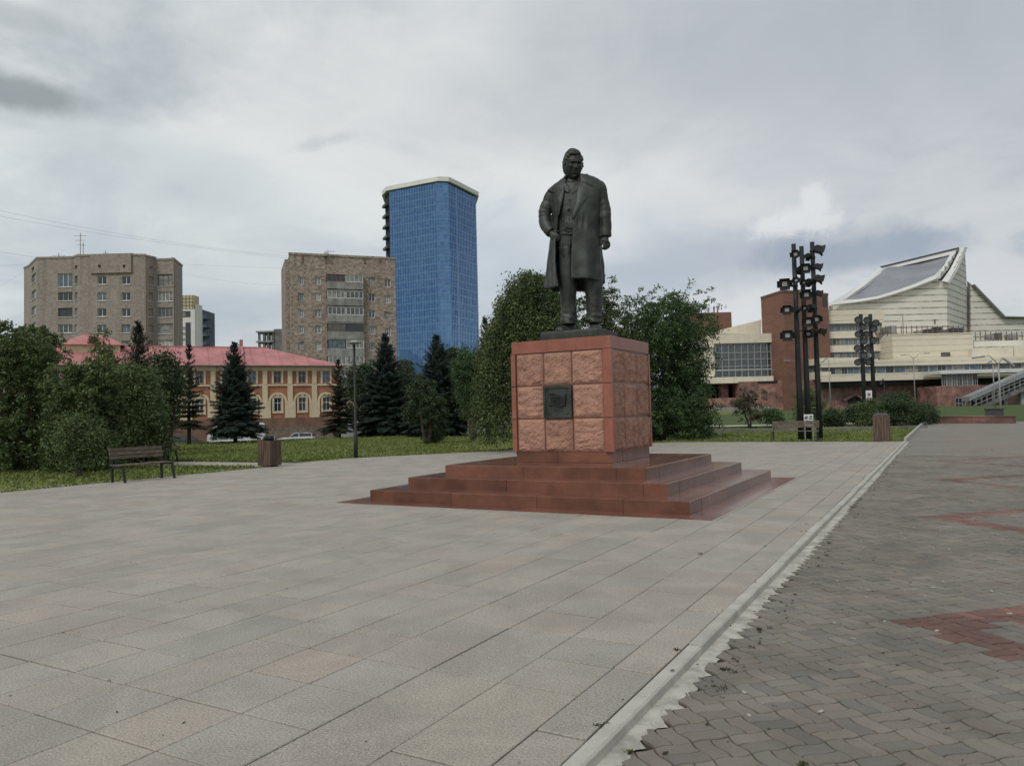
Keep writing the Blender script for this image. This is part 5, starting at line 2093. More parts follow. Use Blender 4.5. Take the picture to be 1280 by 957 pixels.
def building_theatre():
    t = thing('theatre', 'sprawling cream opera theatre with brown brick block, glass foyer and wedge-shaped stage tower', 'building', at(1080, 509, 172).to_2d().to_3d())
    Z0 = 0.2

    def boxpx(parent, name, m, fr, x0, x1, y0, y1, d0, d1, zb=None, **kw):
        a, z1_ = fr.sz(x0, y0, d1)
        b, z0_ = fr.sz(x1, y1, d1)
        z1_ = (z1_ + fr.sz(x1, y0, d1)[1]) / 2
        z0_ = (z0_ + fr.sz(x0, y1, d1)[1]) / 2
        if zb is not None:
            z0_ = zb
        mb = MB()
        fr.box(mb, a, b, d0, d1, z0_, z1_)
        return obj(name, mb, m, parent, **kw)
    # back-left brown block
    f0 = frpx(860, 215, 925, 215, 480)
    boxpx(t, 'rear_block', M['brown_clad'], f0, 866, 917, 390.5, 470, -14, 0, Z0)
    for x in (893, 897.5):
        boxpx(t, 'roof_vent', M['frame_grey'], f0, x - .7, x + .7, 383, 390.8, -3, -2)
    # roof wedge of the foyer
    fw = frpx(870, 178, 985, 178, 480)
    pts = [fw.sz(*q) for q in ((885, 417.3), (895, 413.5), (951.5, 399.5), (951.5, 417.3))]
    mb = MB()
    mb.slabpoly([fw.P(a, 0, b) for a, b in pts], fw.n * -20)
    obj('foyer_roof', mb, M['clad_p'], t)
    f1 = frpx(860, 172, 985, 172, 480)
    boxpx(t, 'foyer_fascia', M['clad_p'], f1, 889, 965, 417.4, 428.6, -16, 0)
    boxpx(t, 'foyer_side_wall', M['clad_p'], f1, 868, 894, 428.8, 470.8, -16, -0.1)
    boxpx(t, 'ledge', M['clad_p'], f1, 862, 967, 471, 478.6, -14, 3.0)
    # foyer glazing: back wall, glass, bars
    boxpx(t, 'foyer_interior', M['conc_dk'], f1, 894.3, 964.5, 428.8, 470.8, -16, -9)
    gm = glassmat('foyer_glass', (0.04, 0.055, 0.065), 0.06, 0.9)
    g_ = boxpx(t, 'foyer_glass', gm, f1, 894.3, 964.5, 428.8, 470.8, -0.7, -0.6)
    xs = [894.6 + i * 8.1 for i in range(9)] + [964.2]
    for x in xs:
        boxpx(g_, 'mullion', M['frame_grey'], f1, x - .35, x + .35, 428.9, 470.7, -0.6, -0.35)
    for y in (440.5, 449, 457.5, 461.8):
        boxpx(g_, 'transom', M['frame_grey'], f1, 894.5, 964.3, y - .4, y + .4, -0.59, -0.40)
    boxpx(g_, 'spandrel', M['frame_grey'], f1, 894.5, 964.3, 461.0, 463.0, -0.59, -0.38)
    for x in (911, 933.5, 957):
        boxpx(g_, 'column', M['white_clad'], f1, x - 1.1, x + 1.1, 429, 470.7, -2.4, -1.4)
    # undercroft with piers
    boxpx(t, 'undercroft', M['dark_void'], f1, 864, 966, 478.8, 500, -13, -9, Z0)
    for a, b_ in ((879, 882), (901, 911), (929, 934)):
        boxpx(t, 'pier', M['granite_wall'], f1, a, b_, 478.8, 500, -3, -1.0, Z0)
    boxpx(t, 'terrace', M['granite_wall'], f1, 855, 928, 497.5, 510, -8, 6, Z0 - 1)
    boxpx(t, 'terrace_wall', M['conc'], f1, 855, 965, 509.0, 513, 5, 7.0, Z0 - 1)
    # brown cube
    c0, c1, c2 = at(951, 370, 177), at(979, 365, 167), at(1035, 370, 174)
    zt = at(979, 362.3, 167).z - 0.2
    mb = MB()
    bk = (at(1000, 480, 200) - at(1000, 480, 172)).to_2d()
    mb.prism([c0.to_2d(), c1.to_2d(), c2.to_2d(), c2.to_2d() + bk, c0.to_2d() + bk], Z0, zt)
    cube = obj('brown_block', mb, M['brown_clad'], t)
    for a_, b_ in ((c0, c1), (c1, c2)):
        fr = FR(a_, b_)
        mb = MB()
        fr.box(mb, 0.02, fr.L, -0.4, 0.12, zt - 0.25, zt + 0.25)
        obj('coping', mb, M['frame_brown'], cube)
    fr = FR(c1, c2)
    a, z1_ = fr.sz(1028, 370.5)
    b, z0_ = fr.sz(1033, 383)
    mb = MB()
    fr.box(mb, a, b, 0, 0.1, z0_, z1_)
    obj('louvre', mb, M['frame_dark'], cube)
    a, z1_ = fr.sz(996, 408)
    b, z0_ = fr.sz(1001.5, 476)
    mb = MB()
    window(cube, fr, a, b, z0_, z1_, 1, 0, 3, 'frame_grey', d=0.12, bw=0.12, name='stair_window')
    # granite plinth, laid in big panels
    fp = frpx(920, 168, 1290, 168, 490)
    zp1 = fp.sz(1000, 475)[1]
    a, b = fp.sz(925, 490)[0], fp.sz(1290, 490)[0]
    mb = MB()
    fp.box(mb, a, b, -6, -0.12, -1, zp1)
    pl = obj('plinth', mb, M['granite_wall'], t)
    rg = random.Random(5)
    s = a
    while s < b:
        w = rg.uniform(3.2, 5.5)
        z = 0.2
        while z < zp1:
            h = 1.5
            mb = MB()
            fp.box(mb, s + .02, min(s + w, b) - .02, -0.12, rg.uniform(0.0, 0.05), z, min(z + h, zp1) - .03)
            obj('panel', mb, M['granite_wall'], pl)
            z += h
        s += w
    # near-black boxes paint in the canopy shadow gap and dark openings in the plinth
    for x0, x1, y0, y1 in ((1060, 1078, 497, 504), (1178, 1186, 505.5, 509.5), (1040, 1046, 476, 484), (1048, 1049, 476, 484), (947, 972, 476, 479)):
        boxpx(pl, 'opening_shade', M['dark_void'], fp, x0, x1, y0, y1, -0.1, 0.12)
    mb = MB()
    q = [fp.sz(*p_, 0.9) for p_ in ((1054, 499), (1069, 491), (1085, 499), (1083, 501.5), (1069, 494), (1056, 501.5))]
    mb.slabpoly([fp.P(a_, 0.9, b_) for a_, b_ in q], fp.n * -1.0)
    obj('gabled_canopy', mb, M['granite_wall'], pl)
    # four-storey wing
    f5 = frpx(1030, 176, 1290, 176, 440)
    boxpx(t, 'wing_parapet', M['clad_y'], f5, 1035, 1104.5, 387, 403.8, -12, 0.6)
    boxpx(t, 'wing_wall', M['clad_p'], f5, 1035, 1104, 413.3, 422.2, -12, 0.3)
    boxpx(t, 'wing_wall', M['clad_p'], f5, 1035, 1104, 431.0, 439.4, -12, 0.3)
    boxpx(t, 'wing_core', M['conc_dk'], f5, 1036, 1103, 403.9, 448.5, -12, -0.3)
    for y0, y1 in ((403.9, 413.2), (422.3, 430.9), (439.5, 448.0)):
        x = 1036.5
        while x < 1101:
            w = RB.choice([5.5, 7.5, 4.0])
            a, z1_ = f5.sz(x, y0)
            b, z0_ = f5.sz(min(x + w, 1103), y1)
            window(t, f5, a, b, z0_, z1_, RB.choice([0, 1]), 0, RB.choice([1, 1, 3, 0, 2]), 'frame_grey', d=-0.1, bw=0.12)
            x += w
    # middle block
    m0, m1, m2 = at(1097, 440, 177), at(1116, 440, 170.5), at(1217, 440, 170.5)
    zt = at(1160, 417.8, 170.5).z
    zb = at(1160, 449, 170.5).z
    bk = (at(1160, 440, 195) - at(1160, 440, 170.5)).to_2d()
    mb = MB()
    mb.prism([m0.to_2d(), m1.to_2d(), m2.to_2d(), m2.to_2d() + bk, m0.to_2d() + bk], zb - 1, zt)
    mid = obj('middle_block', mb, M['clad_y'], t)
    fm = FR(m1, m2)
    a, z1_ = fm.sz(1176, 440.3)
    b, z0_ = fm.sz(1188, 445.5)
    window(mid, fm, a, b, z0_, z1_, 1, 0, 1, 'frame_brown', d=0.05, bw=0.12)
    mb = MB()
    fm.box(mb, -0.1, fm.L + 0.1, -0.4, 0.15, zt, zt + 0.2)
    obj('coping', mb, M['clad_p'], mid)
    boxpx(t, 'right_block', M['clad'], f5, 1217.5, 1300, 425.5, 450, -14, -0.5)
    f7 = frpx(1200, 169, 1300, 169, 440)
    boxpx(t, 'low_block', M['clad_p'], f7, 1215, 1267, 434.2, 448.5, -8, 0)
    boxpx(t, 'low_block', M['clad_p'], f7, 1267.3, 1305, 431.2, 448.5, -8, -0.6)
    # long projecting band
    l0, l1, l2 = at(1010, 460, 170), at(1026, 460, 165), at(1300, 460, 165)
    for a_, b_ in ((l0, l1), (l1, l2)):
        fr = FR(a_, b_)
        fr.L = fr.L
        xm = 1018 if a_ is l0 else 1150
        z = [fr.sz(xm, y)[1] for y in (448.2, 456.3, 465.3, 474.3)]
        for nm, za_, zb_, dd in (('upper_band', z[1], z[0], 0.2), ('lower_band', z[3], z[2], 0.2)):
            mb = MB()
            fr.box(mb, 0, fr.L, -9, dd, za_, zb_)
            obj(nm, mb, M['clad_y'] if a_ is l1 else M['clad_p'], t)
        mb = MB()
        fr.box(mb, 0.05, fr.L - 0.05, -9, -0.6, z[2] + .01, z[1] - .01)
        obj('band_core', mb, M['conc_dk'], t)
        s = 0.1
        while s < fr.L - 0.5:
            w = min(RB.choice([1.3, 1.9, 2.5]), fr.L - 0.1 - s)
            window(t, fr, s, s + w, z[2] + 0.02, z[1] - 0.02, RB.choice([0, 0, 1]), 0, RB.choice([1, 3, 0, 1, 2, 3]), 'frame_grey', d=-0.35, bw=0.10)
            s += w
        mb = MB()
        fr.box(mb, 0.3, fr.L, -8.8, -0.5, z[3] - 0.9, z[3] - 0.01)  # near-black block under the band holds its shadow as colour
        obj('soffit_shade', mb, M['dark_void'], t)
    # entrance glazing under a white canopy
    fe = frpx(1170, 158, 1300, 158, 470)
    boxpx(t, 'entrance_roof', M['white_clad'], fe, 1175, 1300, 461.2, 465.8, -6, 0.6)
    a, z1_ = fe.sz(1178, 466)
    b, z0_ = fe.sz(1224, 481.5)
    n = 7
    for k in range(n):
        s0, s1 = a + (b - a) * k / n, a + (b - a) * (k + 1) / n
        window(t, fe, s0 + .02, s1 - .02, z0_, z1_, 1, 0.6 if k % 2 else 0.0, 1 if k % 3 else 0, 'frame_grey', d=-0.4, bw=0.13)
    boxpx(t, 'entrance_base', M['granite_wall'], fe, 1170, 1235, 481.8, 496, -7, 0.4, Z0 - 1)
    a, z1_ = fe.sz(1192, 497)
    b, z0_ = fe.sz(1206, 511)
    window(t, fe, a, b, z0_, z1_, 2, 0.5, 0, 'frame_grey', d=0.45, bw=0.14, name='door')
    # ---- stage tower
    DF, DB = 188, 222
    ff = frpx(1036, DF, 1184, DF, 400)

    def P3(x, y, D):
        return at(x, y, D)
    bk = (at(1100, 400, DB) - at(1100, 400, DF))
    bk.z = 0
    front = [(1036, 419), (1184, 419), (1184, 352.5), (1167, 349.5), (1140, 360), (1114, 368.5), (1092, 373.5), (1075, 376), (1036, 382)]
    mb = MB()
    mb.slabpoly([P3(x, y, DF) for x, y in front], bk.normalized() * 3.0)
    stg = obj('stage_wall', mb, M['clad'], t)
    # thin vertical joints
    mb = MB()
    for x, y0 in ((1127, 366), (1088, 376)):
        a, z1_ = ff.sz(x, y0)
        b, z0_ = ff.sz(x, 418)
        ff.box(mb, a - .06, a + .06, 0.0, 0.05, z0_, z1_)
    obj('joint', mb, M['frame_brown'], stg)
    for x, y in ((1138.5, 381), (1168, 378.5), (1168, 390.5), (1168.5, 402)):
        a, z1_ = ff.sz(x - 1, y - 3)
        b, z0_ = ff.sz(x + 1, y + 3)
        window(stg, ff, a, b, z0_, z1_, 0, 0, 0, 'frame_brown', d=0.03, bw=0.10)
    # right-hand face climbing to the point
    pr0 = (1184, DF)
    DR = 203
    right = [(1184.2, 419, DF), (1209, 425, DR), (1208.2, 350, DR), (1206, 309, DR - 2.5), (1184.2, 352.3, DF)]
    mb = MB()
    mb.slabpoly([P3(*q) for q in right], Vector((-1, 2.0, 0)))
    obj('stage_side_wall', mb, M['clad'], t)
    # recessed strip with small windows
    mb = MB()
    mb.slabpoly([P3(x, y, DR + .2) for x, y in ((1209.2, 425), (1215.5, 425), (1215.5, 357), (1209.2, 351))], Vector((0, 2, 0)))
    s3 = obj('stair_strip', mb, M['conc_dk'], t)
    fs = frpx(1205, DR - 0.2, 1290, DR - 0.2, 400)
    for y in (370, 382, 393, 404):
        a, z1_ = fs.sz(1208.8, y - 3)
        b, z0_ = fs.sz(1211.0, y + 3)
        window(s3, fs, a, b, z0_, z1_, 0, 0, 0, 'frame_brown', d=0.2, bw=0.10)
    mb = MB()
    mb.slabpoly([P3(x, y, DR - 0.3) for x, y in ((1213.5, 426), (1300, 426), (1300, 397.4), (1252, 396.3), (1215.5, 358.8), (1213.5, 356.5))], Vector((-1.5, 3.0, 0)))
    obj('rear_wing_wall', mb, M['clad'], t)
    mb = MB()
    q0 = [(1213.5, 356.5), (1252, 396.3), (1300, 397.4)]
    for (xa, ya), (xb, yb) in zip(q0[:-1], q0[1:]):
        mb.bar(P3(xa, ya, DR - 0.2), P3(xb, yb, DR - 0.2), 3.0, 0.25)
    obj('coping', mb, M['frame_grey'], t)
    # roof sheet
    slate = mat('grey_roof_sheet', (0.235, 0.245, 0.27), 0.55, var=0.12, scale=0.15, streak=0.15)
    lo = [(1052, 375.5), (1076, 374.5), (1098, 370.5), (1120, 363.5), (1144, 355), (1168, 344.5)]
    hi = [(1062, 369), (1074, 358), (1092, 344), (1108, 334.8), (1150, 325.5), (1190.5, 316.8)]
    n = len(lo)
    vs = []
    for j in range(7):
        tt = j / 6
        for (xa, ya), (xb, yb) in zip(lo, hi):
            pa, pb = P3(xa, ya, DF + .4), P3(xb, yb, DF + 1 + (DB - DF - 6) * (0.55 + 0.45 * (xb - 1062) / 130 if xb < 1160 else 0.75))
            q = pa.lerp(pb, tt)
            vs.append(q)
    top = [v_ + Vector((0, 0, 0)) for v_ in vs]
    fsx = []
    for j in range(6):
        for i in range(n - 1):
            a = j * n + i
            fsx.append((a, a + 1, a + n + 1, a + n))
    mb = MB()
    mb.add(top, fsx)
    N_ = len(top)
    mb2 = MB()
    allv = top + [v_ - Vector((0, 0, 1.0)) for v_ in top]
    fs2 = fsx + [tuple(N_ + i for i in f[::-1]) for f in fsx]
    ringi = list(range(n)) + [j * n + n - 1 for j in range(1, 7)] + [6 * n + i for i in range(n - 2, -1, -1)] + [j * n for j in range(5, 0, -1)]
    for i in range(len(ringi)):
        a, b = ringi[i], ringi[(i + 1) % len(ringi)]
        fs2.append((a, b, N_ + b, N_ + a))
    mb2.add(allv, fs2)
    obj('roof', mb2, slate, t, sm=False)
    # white rims: upper edge, lower edge, the two slanted blades with a dark slot between

    def rim(name, outer, inner, D0, D1, th=1.6, m=M['white_clad']):
        mb = MB()
        k = len(outer)
        for i in range(k - 1):
            da = D0 + (D1 - D0) * i / (k - 1)
            db = D0 + (D1 - D0) * (i + 1) / (k - 1)
            q = [P3(*outer[i], da), P3(*outer[i + 1], db), P3(*inner[i + 1], db - 0.6), P3(*inner[i], da - 0.6)]
            mb.slabpoly(q, Vector((0.5, th, -0.1)))
        return obj(name, mb, m, t)
    rim('roof_rim', [(1034, 379.5), (1052, 370), (1072, 357.8), (1088, 344.5), (1101, 333.8)], [(1036, 382.5), (1056, 374.0), (1078, 358.5), (1094, 346), (1107, 337.0)], 187, 210)
    rim('roof_rim', [(1101, 333.8), (1150, 321.5), (1197.5, 310.2)], [(1107, 337.0), (1150, 327), (1191, 317.8)], 210, 208)
    rim('lower_rim', [(1052, 374.8), (1076, 373.6), (1098, 369.8), (1120, 363), (1144, 354.5), (1169, 343.5)], [(1040, 381.0), (1076, 376.6), (1098, 373.0), (1120, 366.5), (1144, 358.5), (1172, 347.5)], 187.2, 187.2, 1.2)
    rim('inner_blade', [(1168.5, 343.6), (1180, 331), (1188.5, 316.6)], [(1172.5, 346.8), (1184.5, 332), (1194.5, 314.2)], 187.5, 206)
    mb = MB()
    mb.slabpoly([P3(1171, 352.5, 187.9), P3(1194.3, 314.5, 207), P3(1199.5, 313.5, 205), P3(1184, 350, 188.6)], Vector((0.4, 1.4, 0)))
    obj('slot', mb, M['dark_void'], t)
    rim('outer_blade', [(1177.2, 351.0), (1190, 333), (1201.5, 309.8)], [(1184.4, 352.6), (1196, 333.5), (1206.8, 308.2)], 187.0, 201.5, 1.4)
    mb = MB()
    for k in range(4):
        p = P3(1178 + k * 4.5, 341 - k * 6.5, 189 + k * 4)
        mb.box(p, (0.7, 0.5, 0.6))
    obj('stage_lamp_row', mb, M['frame_grey'], t, kind='stuff')
    mb = MB()
    mb.bar(P3(1101, 333.6, 210), P3(1198, 309.9, 208), 0.8, 0.3)
    obj('roof_edge', mb, M['roof_dk'], t)
    # roof terraces with railings and plant
    for f_, x0, x1, y0, y1, dd in ((fm, 1094, 1216, 407, 418, -2), (f5, 1219, 1285, 414, 425.5, -3)):
        rl = MB()
        x = x0
        while x < x1:
            a, z1_ = f_.sz(x, y0, dd)
            _, z0_ = f_.sz(x, y1, dd)
            f_.box(rl, a - .07, a + .07, dd - .1, dd, z0_, z1_)
            x += 6.5
        a, z1_ = f_.sz(x0, y0 + 3.5, dd)
        b, _ = f_.sz(x1, y0 + 3.5, dd)
        f_.box(rl, a, b, dd - .08, dd - .02, z1_ - .06, z1_)
        f_.box(rl, a, b, dd - .08, dd - .02, z1_ - 1.0, z1_ - .94)
        obj('railing', rl, M['frame_brown'], t)
    un = random.Random(9)
    for x0, x1, y0, f_, dd in ((1096, 1103, 408, fm, -4), (1104, 1111, 410, fm, -3), (1113, 1121, 407, fm, -5), (1147, 1154, 413, fm, -3), (1159, 1167, 411, fm, -4), (1170, 1178, 408.5, fm, -5), (1179, 1186, 412, fm, -3), (1189, 1204, 410, fm, -4), (1236, 1243, 418, f5, -4), (1247, 1253, 416, f5, -5), (1262, 1273, 417.5, f5, -4)):
        yb = 418 if f_ is fm else 425.5
        a, z1_ = f_.sz(x0, y0, dd)
        b, z0_ = f_.sz(x1, yb, dd)
        mb = MB()
        f_.box(mb, a, b, dd - 2.0, dd, z0_ + .3, z1_)
        f_.box(mb, a + .1, a + .3, dd - .3, dd - .1, z0_ - .2, z0_ + .3)
        f_.box(mb, b - .3, b - .1, dd - .3, dd - .1, z0_ - .2, z0_ + .3)
        obj('roof_unit', mb, un.choice([M['frame_dark'], M['frame_grey'], M['conc_dk']]), t)
    # ---- covered stair climbing to the right
    fc = frpx(1200, 150, 1300, 150, 490)
    t2 = thing('covered_stair', 'covered grey staircase climbing to the right at the theatre corner', 'staircase', fc.P(6, 0, 0))
    A0, A1 = fc.sz(1210, 495.5), fc.sz(1300, 456)
    mb = MB()
    mb.slabpoly([fc.P(A0[0], 0.5, A0[1]), fc.P(A1[0], 0.5, A1[1]), fc.P(A1[0], 0.5, A1[1] - 0.9), fc.P(A0[0], 0.5, A0[1] - 0.9)], fc.n * -2.5)
    obj('roof', mb, mat('zinc_roof', (0.24, 0.25, 0.26), 0.5, var=0.15, scale=0.5), t2)
    B0, B1 = fc.sz(1216, 512), fc.sz(1300, 474)
    mb = MB()
    mb.slabpoly([fc.P(B0[0], 0.3, B0[1]), fc.P(B1[0], 0.3, B1[1]), fc.P(B1[0], 0.3, B1[1] - 0.8), fc.P(B0[0] - .5, 0.3, B0[1] - 0.8)], fc.n * -2.2)
    obj('flight', mb, M['conc_dk'], t2)
    k = 0
    for x in range(1211, 1300, 7):
        s_, _ = fc.sz(x, 480)
        tt = (s_ - A0[0]) / (A1[0] - A0[0])
        zt = A0[1] + (A1[1] - A0[1]) * tt - 0.9
        tb = (s_ - B0[0]) / (B1[0] - B0[0])
        zb_ = max(0.3, B0[1] + (B1[1] - B0[1]) * tb - 0.4)
        for dd in (0.3, -1.9):
            mb = MB()
            fc.box(mb, s_ - .12, s_ + .12, dd - .2, dd, zb_ if tb > 0 else 0.2, zt)
            obj('post', mb, M['conc_dk'], t2)
        if k % 3 == 1 and tb > 0.1:
            mb = MB()
            fc.box(mb, s_ - .35, s_ + .35, -1.6, -0.9, 0.1, zb_)
            obj('column', mb, M['conc'], t2)
        k += 1
    mb = MB()
    for q in (0.33, 0.66):
        mb.bar(fc.P(B0[0], 0.35, B0[1] + (A0[1] - B0[1]) * q), fc.P(B1[0], 0.35, B1[1] + (A1[1] - B1[1] - .9) * q), 0.08, 0.1)
    obj('handrail', mb, M['frame_grey'], t2)
    mb = MB()
    mb.slabpoly([fc.P(B0[0] + 1.0, -2.3, B0[1] - .2), fc.P(B1[0], -2.3, B1[1]), fc.P(A1[0], -2.3, A1[1] - 1), fc.P(A0[0] + 1.5, -2.3, A0[1] - 1)], fc.n * -0.1)
    obj('glazing', mb, GL[1], t2)


building_grey()
building_brick()
building_red()
building_tower()
building_far()
building_theatre()
# ------------------------------------------------------------------ vegetation


def leafmat(name, dark, light, hi, rough=0.6):
    m, nt, b = new_mat(name)
    pos = nd(nt, 'ShaderNodeNewGeometry').outputs['Position']
    tn = nd(nt, 'ShaderNodeAttribute', attribute_name='tone').outputs['Fac']
    t = nd(nt, 'ShaderNodeTexNoise', inp={'Vector': pos, 'Scale': 1.1, 'Detail': 3.0}).outputs[0]
    k = mth(nt, 'ADD', mth(nt, 'MULTIPLY', tn, 0.75), mth(nt, 'MULTIPLY', smooth(nt, t, 0.35, 0.65), 0.35))
    c = mixc(nt, smooth(nt, k, 0.0, 0.75), dark, light)
    c = mixc(nt, smooth(nt, k, 0.82, 1.08), c, hi)
    nt.links.new(c, b.inputs['Base Color'])
    b.inputs['Roughness'].default_value = rough
    b.inputs['Specular IOR Level'].default_value = 0.3
    tr = nd(nt, 'ShaderNodeBsdfTranslucent')
    nt.links.new(c, tr.inputs[0])
    mx = nd(nt, 'ShaderNodeMixShader', inp={0: 0.22})
    nt.links.new(b.outputs[0], mx.inputs[1])
    nt.links.new(tr.outputs[0], mx.inputs[2])
    nt.links.new(mx.outputs[0], nt.nodes['Material Output'].inputs[0])
    return m


LF = {
    'maple': leafmat('maple_leaves', (0.060, 0.086, 0.035), (0.098, 0.140, 0.049), (0.195, 0.234, 0.091)),
    'elm': leafmat('elm_leaves', (0.036, 0.064, 0.028), (0.072, 0.120, 0.044), (0.13, 0.19, 0.07)),
    'birch': leafmat('birch_leaves', (0.044, 0.068, 0.028), (0.088, 0.122, 0.045), (0.260, 0.286, 0.130)),
    'dark': leafmat('dark_leaves', (0.034, 0.055, 0.027), (0.058, 0.088, 0.039), (0.104, 0.143, 0.058)),
    'yellow': leafmat('yellow_green_leaves', (0.065, 0.104, 0.023), (0.117, 0.182, 0.039), (0.182, 0.260, 0.065)),
    'spruce': leafmat('blue_spruce_needles', (0.028, 0.044, 0.036), (0.050, 0.076, 0.062), (0.12, 0.155, 0.13)),
    'pine': leafmat('pine_needles', (0.026, 0.034, 0.022), (0.042, 0.054, 0.030), (0.085, 0.09, 0.045)),
    'rust': leafmat('rusty_leaves', (0.058, 0.058, 0.036), (0.098, 0.098, 0.052), (0.143, 0.104, 0.065)),
}
M['bark'] = mat('bark', (0.075, 0.060, 0.048), 0.95, var=0.35, scale=6, bump=0.6, bscale=25)
M['bark_pale'] = mat('pale_bark', (0.19, 0.17, 0.13), 0.95, var=0.35, scale=6, bump=0.4)


def quads(name, centers, ax, bx, tone, m, parent, **kw):
    """many small leaf quads: centre + half axes (n,3)"""
    n = len(centers)
    v = np.empty((n, 4, 3), dtype=np.float32)
    v[:, 0] = centers - ax
    v[:, 1] = centers + bx
    v[:, 2] = centers + ax
    v[:, 3] = centers - bx
    me = bpy.data.meshes.new(name)
    me.vertices.add(n * 4)
    me.vertices.foreach_set('co', v.reshape(-1))
    me.loops.add(n * 4)
    me.loops.foreach_set('vertex_index', np.arange(n * 4, dtype=np.int32))
    me.polygons.add(n)
    me.polygons.foreach_set('loop_start', np.arange(0, n * 4, 4, dtype=np.int32))
    a = me.attributes.new('tone', 'FLOAT', 'FACE')
    a.data.foreach_set('value', np.asarray(tone, dtype=np.float32))
    me.materials.append(m)
    me.update(calc_edges=True)
    me.validate()
    o = bpy.data.objects.new(name, me)
    C.objects.link(o)
    place(o, parent, ID.copy())
    tag(o, **kw)
    return o


def unit(a):
    return a / (np.linalg.norm(a, axis=1, keepdims=True) + 1e-9)


def base_at(px, D, py=None):
    p = at(px, py if py else 530, D)
    return Vector((p.x, p.y, terrain(p.x, p.y) - 0.04))


def limb(mb, p, q, r0, r1, rg, bend=0.12, n=6):
    p, q = Vector(p), Vector(q)
    L = (q - p).length
    pts, rad = [], []
    off = Vector((rg.uniform(-1, 1), rg.uniform(-1, 1), rg.uniform(-.3, .6))) * L * bend
    for i in range(n):
        t = i / (n - 1)
        pts.append(p.lerp(q, t) + off * math.sin(PI * t) + Vector((rg.uniform(-1, 1), rg.uniform(-1, 1), 0)) * L * 0.01)
        rad.append(r0 + (r1 - r0) * t)
    mb.tube(pts, rad, 6)
    return pts


